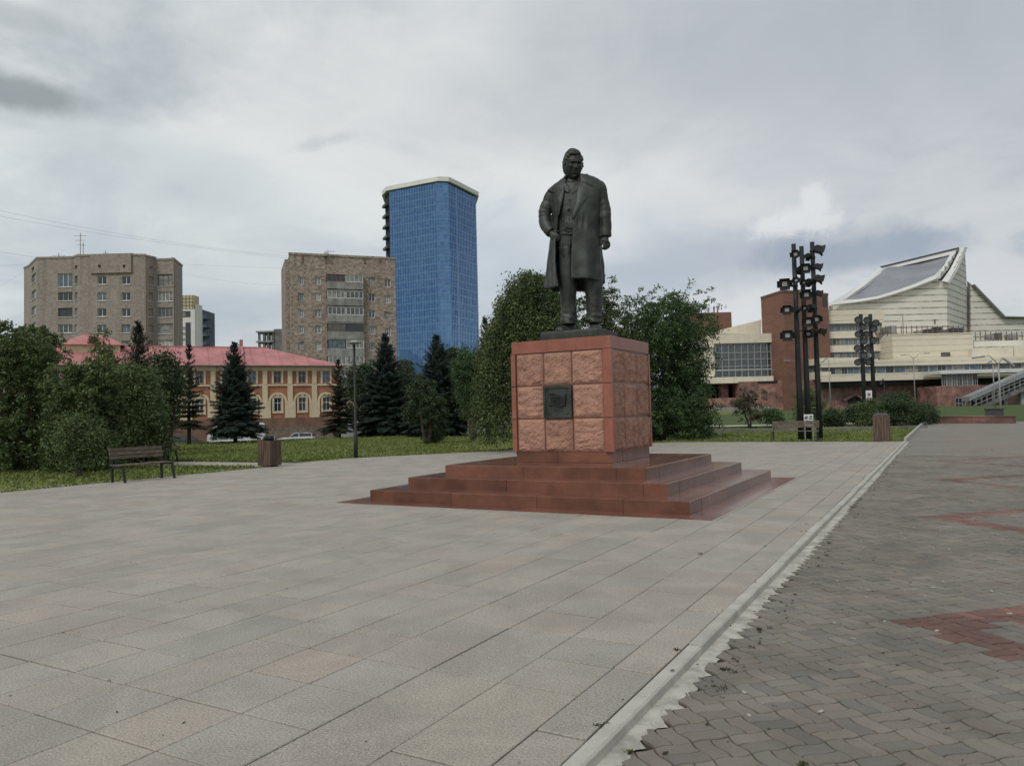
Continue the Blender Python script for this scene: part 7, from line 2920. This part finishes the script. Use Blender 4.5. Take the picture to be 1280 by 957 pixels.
def build_masts():
    g_ = 'black floodlight masts on the lawn'
    towards = (Vector((0, 0, 0)) - at(1010, 400, 36.5))
    towards.z = -2.0
    lists = {
        'left': ((1001.5, 548, 36.2), (992.3, 303), 'left black mast of the three, with floodlights reaching out to the left',
                 [(981, 354.5, 0, 1.25), (983.8, 386.7, 0, 1.05), (984.5, 418.4, 0, 1.2), (996, 317.5, 1, .9), (996.5, 350, 1, .7), (997, 387, 2, .7)]),
        'middle': ((1011.3, 548.3, 36.9), (1002.3, 306), 'middle black mast of the three, shortest of the group',
                   [(1007, 335, 0, 1.1), (1008, 368, 0, 1.1), (1010.5, 401.5, 0, 1.1), (1000, 337, 2, .8), (1006.2, 353, 1, .7), (1007, 385, 1, .7), (1012, 417, 1, .9)]),
        'right': ((1025, 547.6, 37.3), (1015.5, 300.5), 'right black mast of the three, with lamps splayed to the right',
                  [(1022.5, 311.5, 3, 1.2), (1011, 320, 2, .8), (1022, 333, 3, .9), (1022.5, 348, 3, 1.1), (1012, 352, 2, .9), (1023, 366, 3, .8), (1014, 384, 2, .9), (1020.5, 398.5, 0, 1.0), (1027, 414, 3, .9), (1017, 414.5, 2, .9)]),
    }
    rt = Vector((RC[0][0], RC[1][0], 0))
    for k, ((bx, by, D), (tx, ty), lab, fl) in lists.items():
        b = at(bx, by, D)
        gx, gy = b.x, b.y
        zt = at(tx, ty, D).z
        t = thing('floodlight_mast', lab, 'mast', (gx, gy, -0.1), group=g_)
        mb = MB()
        mb.tube([(gx, gy, -0.3), (gx, gy, 2.6), (gx, gy, 5.6), (gx, gy, zt)], [0.145, 0.13, 0.115, 0.105], 14)
        obj('pole', mb, M['black_metal'], t, sm=True)
        for (x, y, fk, s) in fl:
            face = {0: towards, 1: towards - rt * 28, 2: towards * -0.6 - rt * 20, 3: towards * .2 + rt * 30}[fk].copy()
            face.z = -9
            flood(t, at(x, y, D - 0.45 if fk == 0 else D - 0.1), face, s * 0.74, Vector((gx, gy, 0)))
        if k == 'middle':
            mb = MB()
            for z in (5.2, 7.2):
                mb.bar((gx - .35, gy, z), (gx + .5, gy + .1, z), 0.05, 0.05)
            obj('crossbar', mb, M['black_metal'], t)
    # two masts with round lamps farther back
    for i, (bx, tx, lab, fl) in enumerate(((1081.5, 1075.8, 'left of the two far masts carrying round spotlights', [(1072.8, 399.7), (1072.5, 417.5), (1072, 435), (1072, 452.5), (1079, 409), (1079.5, 426), (1080, 444)]),
                                           (1093.5, 1087.2, 'right of the two far masts carrying round spotlights', [(1084, 400), (1094.5, 403.5), (1083.4, 417.5), (1084.2, 434.5), (1086, 443.5), (1085, 452.3), (1092, 425), (1092, 411)]))):
        D = 70 + i
        b = at(bx, 526, D)
        zt = at(tx, 392, D).z
        gz = terrain(b.x, b.y) - .05
        t = thing('spotlight_mast', lab, 'mast', (b.x, b.y, gz), group='far masts with round spotlights')
        mb = MB()
        mb.tube([(b.x, b.y, gz - .2), (b.x, b.y, zt)], [0.20, 0.17], 12)
        obj('pole', mb, M['black_metal'], t, sm=True)
        for j, (x, y) in enumerate(fl):
            p = at(x, y, D - 0.3)
            f = (Vector((0, 0, 1.5)) - p)
            f.z = -12
            f = (f + rt * (18 if j % 2 else -25)).normalized()
            rings = []
            r_ = f.cross(Vector((0, 0, 1))).normalized()
            u_ = r_.cross(f)
            for dd, rad in ((-0.42, 0.10), (-0.36, 0.18), (-0.1, 0.28), (0.10, 0.33), (0.10, 0.29), (0.02, 0.27)):
                rings.append([p + f * dd + (r_ * math.cos(2 * PI * q / 12) + u_ * math.sin(2 * PI * q / 12)) * rad for q in range(12)])
            mb = MB()
            mb.loft(rings)
            o = obj('spotlight', mb, M['black_metal'], t)
            mb = MB()
            mb.loft([[p + f * dd + (r_ * math.cos(2 * PI * q / 12) + u_ * math.sin(2 * PI * q / 12)) * 0.27 for q in range(12)] for dd in (0.025, 0.04)])
            obj('lens', mb, M['lens'] if (x, y) == (1086, 443.5) else M['cap_grey'], o)
            mb = MB()
            mb.bar((b.x, b.y, p.z), p - f * .3, 0.08, 0.08)
            obj('bracket', mb, M['black_metal'], o)


def board(label, px0, px1, py0, py1, D, kind):
    c = at((px0 + px1) / 2, py1, D)
    f = (Vector((0, 0, 0)) - c)
    f.z = 0
    f.normalize()
    r = f.cross(Vector((0, 0, -1))).normalized()
    if r.dot(Vector((RC[0][0], RC[1][0], 0))) < 0:
        r = -r
    w = (px1 - px0) * D / F_PX
    z1, z0 = at(px0, py0, D).z, at(px0, py1, D).z
    gz = terrain(c.x, c.y) - .08
    t = thing('notice_board', label, 'sign', (c.x, c.y, gz))
    up = Vector((0, 0, 1))
    mid = Vector((c.x, c.y, (z0 + z1) / 2))
    mb = MB()
    mb.box(mid, (w, 0.03, z1 - z0), ax=(r, f, up))
    p = obj('panel', mb, M['white'], t)
    mb = MB()
    if kind == 0:
        rg = random.Random(3)
        for i in range(2):
            for j in range(2):
                q = mid + r * (w * (-.24 + .46 * j)) + up * ((z1 - z0) * (.2 - .42 * i)) + f * 0.02
                for k in range(5):
                    mb.box(q + r * rg.uniform(-.07, .07) + up * rg.uniform(-.07, .07), (rg.uniform(.03, .09), .01 + .002 * k, rg.uniform(.02, .07)), ax=(r, f, up))
        obj('pictogram', mb, M['frame_dark'], p, kind='stuff')
    else:
        mb.box(mid + up * ((z1 - z0) * .1) + f * .02, (w * .5, .012, (z1 - z0) * .28), ax=(r, f, up))
        mb.box(mid - up * ((z1 - z0) * .3) + f * .02, (w * .8, .014, (z1 - z0) * .12), ax=(r, f, up))
        obj('pictogram', mb, M['gran_cap'], p)
    for s in (-1, 1):
        mb = MB()
        q = Vector((c.x, c.y, 0)) + r * (s * w * .42) - f * .04
        mb.tube([(q.x, q.y, gz - .1), (q.x, q.y, z1 + .02)], 0.025, 8)
        obj('post', mb, M['grey_metal'], t)
    return t


def car(label, loc, rz, paint, L=4.5, W=1.78, H=1.45, kind='hatch'):
    t = thing('parked_car' if kind != 'van' else 'parked_minibus', label, 'car' if kind != 'van' else 'van', loc, rz)
    Mw = WM[t]
    if kind == 'van':
        prof = [(-L / 2, .35), (-L / 2 + .02, H * .95), (-L / 2 + .25, H), (L / 2 - 1.0, H), (L / 2 - .35, H * .62), (L / 2 - .05, H * .48), (L / 2, .35)]
        cab = [(-L / 2 + .35, H * .52), (-L / 2 + .35, H * .86), (L / 2 - 1.15, H * .86), (L / 2 - .68, H * .55)]
    else:
        prof = [(-L / 2, .32), (-L / 2 + .03, .62), (-L / 2 + .12, .92), (-L * .30, .97), (L * .14, .95), (L * .30, .88), (L * .46, .74), (L / 2, .55), (L / 2 - .02, .32)]
        cab = [(-L * .42, .93), (-L * .33, H - .05), (-L * .10, H), (L * .06, H - .04), (L * .24, .92)]
    mb = MB()

    def shell(pf, w0, w1, zlo, zhi):
        n = len(pf)
        rings = []
        for s, k in ((-1, 1.0), (-1, 0.9), (1, 0.9), (1, 1.0)):
            pass
        a = [(x, -(w0 + (w1 - w0) * (z - zlo) / (zhi - zlo)) / 2, z) for x, z in pf]
        b = [(x, (w0 + (w1 - w0) * (z - zlo) / (zhi - zlo)) / 2, z) for x, z in pf]
        vs = a + b
        fs = [tuple(range(n)), tuple(range(2 * n - 1, n - 1, -1))]
        for i in range(n):
            j = (i + 1) % n
            fs.append((i, i + n, j + n, j))
        return vs, fs
    mb.add(*shell(prof, W, W * (.94 if kind != 'van' else .9), .3, max(z for _, z in prof)))
    me = mb.mesh('body', paint)
    o = obj('body', me, None, t, Mw)
    bv = o.modifiers.new('bevel', 'BEVEL')
    bv.width = 0.05
    bv.segments = 2
    if kind != 'van':
        mb = MB()
        mb.add(*shell(cab, W * .90, W * .72, .93, H))
        g = obj('glasshouse', mb, GL[0], t, Mw)
        mb = MB()
        mb.bbox((-L * .34, -W * .355, H - .07), (L * .05, W * .355, H + .005))
        r_ = obj('roof', mb, paint, t, Mw)
        bv = r_.modifiers.new('bevel', 'BEVEL')
        bv.width = .03
        for s in (-1, 1):
            for x0, x1 in ((-L * .37, -L * .385), (-.25, -.22), (L * .07, L * .21)):
                mb = MB()
                mb.bar((x0, s * W * .37, H - .06), (x1, s * W * .452, .93), .06, .05)
                obj('pillar', mb, paint, t, Mw)
    else:
        for s in (-1, 1):
            x = -L / 2 + .4
            while x < L / 2 - 1.6:
                mb = MB()
                mb.bbox((x, s * W * .462 - .012, H * .54), (x + .95, s * W * .462 + .03, H * .84))
                obj('side_window', mb, GL[0], t, Mw)
                x += 1.05
        mb = MB()
        mb.slabpoly([(L / 2 - .98, -W * .38, H * .9), (L / 2 - .98, W * .38, H * .9), (L / 2 - .44, W * .4, H * .64), (L / 2 - .44, -W * .4, H * .64)], (.05, 0, .03))
        obj('windscreen', mb, GL[0], t, Mw)
    for x in (-L * .31, L * .32):
        for s in (-1, 1):
            mb = MB()
            rings = [[(x + .33 * q * math.cos(2 * PI * k / 18), s * y, .33 + .33 * q * math.sin(2 * PI * k / 18)) for k in range(18)] for y, q in ((W * .40, .9), (W * .40, 1.0), (W * .505, 1.0), (W * .51, .92))]
            mb.loft(rings)
            w = obj('wheel', mb, M['black_metal'], t, Mw)
            mb = MB()
            mb.loft([[(x + .21 * math.cos(2 * PI * k / 14), s * y, .33 + .21 * math.sin(2 * PI * k / 14)) for k in range(14)] for y in (W * .512, W * .517)])
            obj('rim', mb, M['grey_metal'], w, Mw)
    for s in (-1, 1):
        mb = MB()
        z = .66 if kind != 'van' else .9
        mb.bbox((L / 2 - .16, s * W * .36 - .16, z - .07), (L / 2 + .01, s * W * .36 + .16, z + .06))
        obj('headlight', mb, M['lens'], t, Mw)
        mb = MB()
        mb.bbox((-L / 2 - .01, s * W * .38 - .12, z), (-L / 2 + .1, s * W * .38 + .12, z + .16))
        obj('tail_light', mb, M['gran_cap'], t, Mw)
    return t


def lamp(label, bx, by, tx, ty, D, arms, color='grey_metal', r=0.08, name='street_lamp'):
    b = at(bx, by, D)
    gz = terrain(b.x, b.y) - .1
    zt = at(tx, ty, D).z
    t = thing(name, label, 'street lamp', (b.x, b.y, gz))
    mb = MB()
    mb.tube([(b.x, b.y, gz - .1), (b.x, b.y, gz + (zt - gz) * .5), (b.x, b.y, zt)], [r * 1.3, r, r * .75], 10)
    obj('pole', mb, M[color], t, sm=True)
    for (ax_, ay_) in arms:
        e = at(ax_, ay_, D)
        mid = Vector((b.x, b.y, zt)).lerp(e, .5) + Vector((0, 0, 0.35))
        mb = MB()
        mb.tube([(b.x, b.y, zt - .15), mid, e], [r * .5, r * .45, r * .4], 7)
        a = obj('arm', mb, M[color], t, sm=True)
        mb = MB()
        d = (e - mid).normalized()
        mb.bar(e - d * .3, e + d * .75, .28, .14)
        obj('lamp_head', mb, M[color], a)
    return t


def wire(label, pts):
    P = [at(*p) for p in pts]
    a, b = P[0], P[-1]
    mb = MB()
    n = 24
    sag = pts[0][2] * 0.0
    Q = []
    for i in range(n + 1):
        t = i / n
        if len(P) == 3:
            q = (a * ((1 - t) ** 2)) + (P[1] * (2 * t * (1 - t))) + (b * (t * t))
        else:
            q = a.lerp(b, t)
        Q.append(q)
    o = Q[0]
    mb.tube([p - o for p in Q], 0.016, 4)
    obj('overhead_wire', mb, M['white'], None, Matrix.Translation(o), label=label, cat='wire', group='overhead wires in the left sky')


def build_street():
    # monument side furniture
    make_bench('black-framed wooden bench nearest at left on the lawn edge, facing the monument', 1.55, (-18.78, 13.0, -0.01), PI / 2)
    make_bench('second wooden bench half hidden behind the near left bench', 1.5, (-25.95, 18.5, -0.01), PI / 2)
    b = gnd(2, 584)
    make_bench('bench end with black armrest cut by the left edge of the photo', 1.6, (b[0] - .5, b[1], -0.01), PI / 2)
    make_bench('wooden bench on the right in front of the three black masts', 1.98, (-5.78, 35.45, 0.0), 0.0, arms=False)
    for lab, x0, x1, y, D in (('dark bench far across the lawn before the terracotta house', 392, 421, 549, 60), ('low dark bench far across the lawn by the birch', 586, 610, 541, 62)):
        a, b = at(x0, y, D), at(x1, y, D)
        c = (a + b) / 2
        d = b - a
        make_bench(lab, d.to_2d().length, (c.x, c.y, terrain(c.x, c.y) - .02), math.atan2(d.y, d.x))
    make_bin('dark-topped wooden litter bin with a black bag sticking out, left of the monument', (-19.35, 17.95, 0.0), 0.1, 0.52, 0.86, lid=False, bag=True)
    make_bin('wooden litter bin with grey lid beside the kerb at right', (-2.32, 35.6, -0.02), 0.0, 0.60, 1.10)
    # black lamp post
    b = gnd(445, 572)
    t = thing('lamp_post', 'slim black lamp post with a flat square shade on the left lawn', 'street lamp', (b[0], b[1], -.05))
    zt = at(442, 430, 29.1).z
    mb = MB()
    mb.tube([(b[0], b[1], -.1), (b[0], b[1], 0.9), (b[0], b[1], 0.92), (b[0], b[1], zt)], [0.075, 0.075, 0.05, 0.045], 12)
    obj('pole', mb, M['black_metal'], t, sm=True)
    mb = MB()
    mb.lathe([(0.05, zt), (0.17, zt + .02), (0.28, zt + .06), (0.28, zt + .085), (0.08, zt + .15), (0.03, zt + .16)], 20, (b[0], b[1], 0))
    obj('lamp_shade', mb, M['grey_metal'], t, sm=False)
    build_masts()
    board('white notice board with small dark pictograms behind the right bench', 1005.5, 1016.5, 517.8, 531.5, 36.0, 0)
    board('white and red notice board between the two far masts', 1083, 1090, 488, 500.5, 69, 1)
    # lamps at the theatre
    lamp('grey double-armed street lamp in front of the theatre middle', 1144, 500, 1143, 447, 140, [(1131, 443.5), (1157, 441.5)])
    lamp('tall pale double-armed lamp standing at the right end of the low red wall', 1251.5, 523, 1248.5, 453, 66, [(1226, 446), (1258, 450.5)])
    lamp('pale pole behind the tall double-armed lamp', 1244, 516, 1242, 455, 110, [(1237, 452)])
    lamp('thin lamp pole between the masts and the far spotlights', 1038.5, 513, 1036.5, 450, 130, [(1031, 449.5)])
    lamp('pale lamp head on a long arm left of the three masts', 1003, 520, 999, 457, 110, [(986, 450.5)])
    lamp('low lantern pole in front of the granite plinth', 1106.5, 506, 1106, 477, 120, [(1103, 475.8)], 'black_metal')
    # low red wall and planter at the end of the square
    a, b = gnd(1167, 528), gnd(1268, 528)
    t = thing('low_wall', 'long low red granite wall closing the far end of the block paving', 'wall', (a[0], a[1], 0))
    fr = FR(a, b)
    rg = random.Random(2)
    s = 0.0
    while s < fr.L:
        w = min(1.0, fr.L - s)
        if w < 0.2:
            break
        mb = MB()
        fr.box(mb, s + .004, s + w - .004, -0.45, rg.uniform(0, .015), -0.2, 0.42)
        obj('granite_block', mb, M['granite_wall'], t)
        s += w
    mb = MB()
    fr.box(mb, -0.05, s + 0.05, -0.5, 0.05, 0.423, 0.50)
    obj('coping', mb, M['granite_wall'], t)
    c = at(1243, 519, 63)
    t = thing('planter', 'small dark box standing behind the low red wall', 'planter', (c.x, c.y, 0))
    mb = MB()
    mb.box((c.x, c.y, 0.45), (1.3, 0.6, 0.9))
    mb.box((c.x, c.y, 0.94), (1.45, 0.75, 0.08))
    obj('box', mb, M['frame_dark'], t)
    # edging kerb across the lawn, garden path, street
    for (x0, D0, x1, D1, w, z, nm, m) in ((780, 52, 985, 51, 0.25, 0.0, 'lawn_edging', 'conc_dk'), (985, 51, 1160, 49.5, 0.25, 0.0, 'lawn_edging', 'conc_dk')):
        a, b = at(x0, 540, D0), at(x1, 540, D1)
        fr = FR(a, b)
        mb = MB()
        fr.box(mb, 0, fr.L, -w, 0, -0.2, 0.10)
        obj(nm, mb, M[m], kind='structure')
    a, b = at(780, 532, 66), at(1180, 532, 62)
    fr = FR(a, b)
    mb = MB()
    n = 30
    for k in range(n):
        s0, s1 = fr.L * k / n, fr.L * (k + 1) / n
        z = [terrain(*fr.P(s, d, 0).to_2d()) for s, d in ((s0, 0), (s1, 0), (s1, -6), (s0, -6))]
        mb.add([fr.P(s0, 0, z[0] + .02), fr.P(s1, 0, z[1] + .02), fr.P(s1, -6, z[2] + .02), fr.P(s0, -6, z[3] + .02)], [(0, 1, 2, 3)])
    obj('garden_path', mb, M['path'], kind='structure')
    fr = frpx(-40, 92, 424, 110.3, 500)
    mb = MB()
    for (d0, d1, z, m, nm) in ((6.4, 9.5, -1.50, 'path', 'pavement'), (9.5, 21, -1.62, 'asphalt', 'road'), (21, 23, -1.50, 'path', 'verge_pavement')):
        mb = MB()
        fr.box(mb, -60, 260, d0 + .01, d1 - .01, z - .3, z + 0.04)
        obj(nm, mb, M[m], kind='structure')
    paints = {'white': mat('white_car_paint', (0.60, 0.61, 0.61), 0.25, var=0.03), 'black': mat('dark_car_paint', (0.03, 0.032, 0.036), 0.2, var=0.1), 'silver': mat('silver_car_paint', (0.36, 0.37, 0.38), 0.3, metal=0.4, var=0.03)}
    ang = math.atan2(fr.u.y, fr.u.x)

    def onroad(px, d):
        s = fr.sz(px, 545, d)[0]
        return fr.P(s, d, -1.58)
    car('white estate car parked behind the blue spruce', onroad(283, 18.6), ang + PI, paints['white'], 4.6, 1.8, 1.47)
    car('white low saloon car parked before the picket fence', onroad(370, 16.5), ang + PI, paints['white'], 4.5, 1.75, 1.40)
    car('black car parked behind the slim pine', onroad(236, 14.5), ang, paints['black'], 4.6, 1.8, 1.50)
    car('white minibus parked behind the blue spruce and the white estate car', onroad(295, 11.6), ang + PI, paints['white'], 6.6, 2.1, 2.75, 'van')
    car('silver car glimpsed between the two tall spruces', onroad(508, 16.5), ang, paints['silver'], 4.5, 1.75, 1.45)
    car('dark car glimpsed through the shrubs behind the second bench', onroad(196, 15), ang, paints['black'], 4.5, 1.75, 1.45)
    # wall and pale kiosk seen between the trunks beyond the road
    a, b = at(425, 530, 104), at(640, 530, 118)
    f2 = FR(a, b)
    t = thing('boundary_wall', 'low grey wall beyond the street seen between the tree trunks', 'wall', f2.P(0, 0, -1.6))
    s = 0
    while s < f2.L - .1:
        mb = MB()
        f2.box(mb, s + .02, s + 2.98, -.3, 0, -1.7, 0.9)
        obj('panel', mb, M['conc'], t)
        s += 3.0
    a = at(448, 520, 107)
    t = thing('gate_house', 'small cream outbuilding right of the terracotta house', 'building', (a.x, a.y, -1.6))
    f2 = frpx(437, 107, 458, 108, 520)
    mb = MB()
    f2.box(mb, 0, f2.L, -4, 0, -1.7, f2.sz(448, 500)[1])
    obj('wall', mb, M['cream'], t)
    mb = MB()
    f2.box(mb, -.3, f2.L + .3, -4.3, .3, f2.sz(448, 500)[1] + .01, f2.sz(448, 498)[1])
    obj('roof', mb, M['roof_dk'], t)
    # wires
    wire('topmost thin wire sagging from the left edge to the brown brick block', [(-10, 261, 100), (190, 305, 120), (360, 320, 140)])
    wire('second thin wire just under the topmost one at left', [(-10, 268, 100), (150, 300, 118), (362, 323, 140)])
    wire('wire from the grey block to the brown block, upper of two', [(226, 330, 141), (300, 334, 141), (361, 335, 141)])
    wire('wire from the grey block to the brown block, lower of two', [(227, 342, 141), (300, 356, 141), (362, 357, 141)])
    wire('short wire at far left edge ending on the grey block roof', [(-10, 313, 120), (15, 317, 130), (46, 322, 141)])
    wire('slanting wire at far left edge rising to the grey block wall', [(-10, 364, 120), (10, 352, 130), (31, 339, 141)])
    wire('near-level wire at far left edge ending on the grey block wall', [(-10, 333.5, 120), (10, 332, 130), (31, 330, 141)])


def build_litter():
    rg = random.Random(12)
    # weeds in the joints and dry bits blown on the stone
    def tuft(x, y, z, s, n, col):
        P, A, B_, T = [], [], [], []
        for k in range(n):
            a = rg.uniform(0, 6.28)
            l = s * rg.uniform(.4, 1)
            d = Vector((math.cos(a) * .7, math.sin(a) * .7, rg.uniform(.4, 1))).normalized()
            p = Vector((x, y, z)) + Vector((rg.gauss(0, .4 * s), rg.gauss(0, .4 * s), 0)) + d * l * .5
            P.append(tuple(p)); A.append(tuple(d * l * .5))
            sd = d.cross(Vector((0, 0, 1))).normalized() * 0.004
            B_.append(tuple(sd)); T.append(rg.random())
        return P, A, B_, T
    tufts = []
    for (px, py) in ((748, 906), (786, 925), (846, 812), (1003, 940), (903, 825), (948, 777), (875, 692), (1240, 560)):
        x, y = gnd(px, py, 0)
        tufts.append((x, y, ZP if x > KX else -.005, .028, 34))
    for k in range(46):
        y = 2.5 + 30 * rg.random() ** 1.5
        tufts.append((KX + rg.choice([-.002, .30, .36]) + rg.uniform(-.01, .02), y, ZP, rg.uniform(.015, .04), 14))
    for k in range(70):
        y = 2.0 + 20 * rg.random() ** 1.3
        tufts.append((rg.uniform(-1.2, 0.2 + .1 * y), y, ZP - .004, rg.uniform(.008, .022), 9))
    P, A, B_, T = [], [], [], []
    for q in tufts:
        a = tuft(*q, None)
        P += a[0]; A += a[1]; B_ += a[2]; T += a[3]
    o = quads('weeds', np.array(P), np.array(A), np.array(B_), T, leafmat('weed_leaves', (0.03, 0.035, 0.012), (0.06, 0.07, 0.02), (0.15, 0.13, 0.06)), None, kind='stuff')
    # dead leaves and crumbs
    P, A, B_, T = [], [], [], []
    for k in range(620):
        y = 2.0 + 32 * rg.random() ** 1.4
        side = rg.random()
        if side < .35:
            x = KX + rg.gauss(0.25, .2)
        elif side < .75:
            x = KX - rg.random() ** 1.6 * 14
        else:
            x = rg.uniform(KX + .3, .5 + .1 * y)
        if -9.8 < x < -2.8 and 10.5 < y < 17.6:
            continue
        z = (ZP if x > KX + .08 else 0.0) + .006
        s = rg.uniform(.004, .016) * (1.5 if side < .35 else 1)
        a = rg.uniform(0, 6.28)
        P.append((x, y, z)); A.append((math.cos(a) * s, math.sin(a) * s, rg.uniform(-.003, .003))); B_.append((-math.sin(a) * s * .5, math.cos(a) * s * .5, rg.uniform(-.002, .004))); T.append(rg.random())
    quads('leaf_litter', np.array(P), np.array(A), np.array(B_), T, mat('dry_leaf_bits', (0.045, 0.035, 0.02), 0.9, var=.5, scale=9), None, kind='stuff')
    # pale chips of broken paving
    mb = MB()
    for k in range(60):
        y = 2.3 + 9 * rg.random()
        x = rg.uniform(-1.1, 0.25 + .12 * y)
        s = rg.uniform(.006, .018)
        mb.box((x, y, ZP + .004), (s * 2, s, .006), rg.uniform(0, 3))
    obj('stone_chips', mb, M['mortar'], kind='stuff')


build_street()
build_trees()
build_grass()
build_litter()
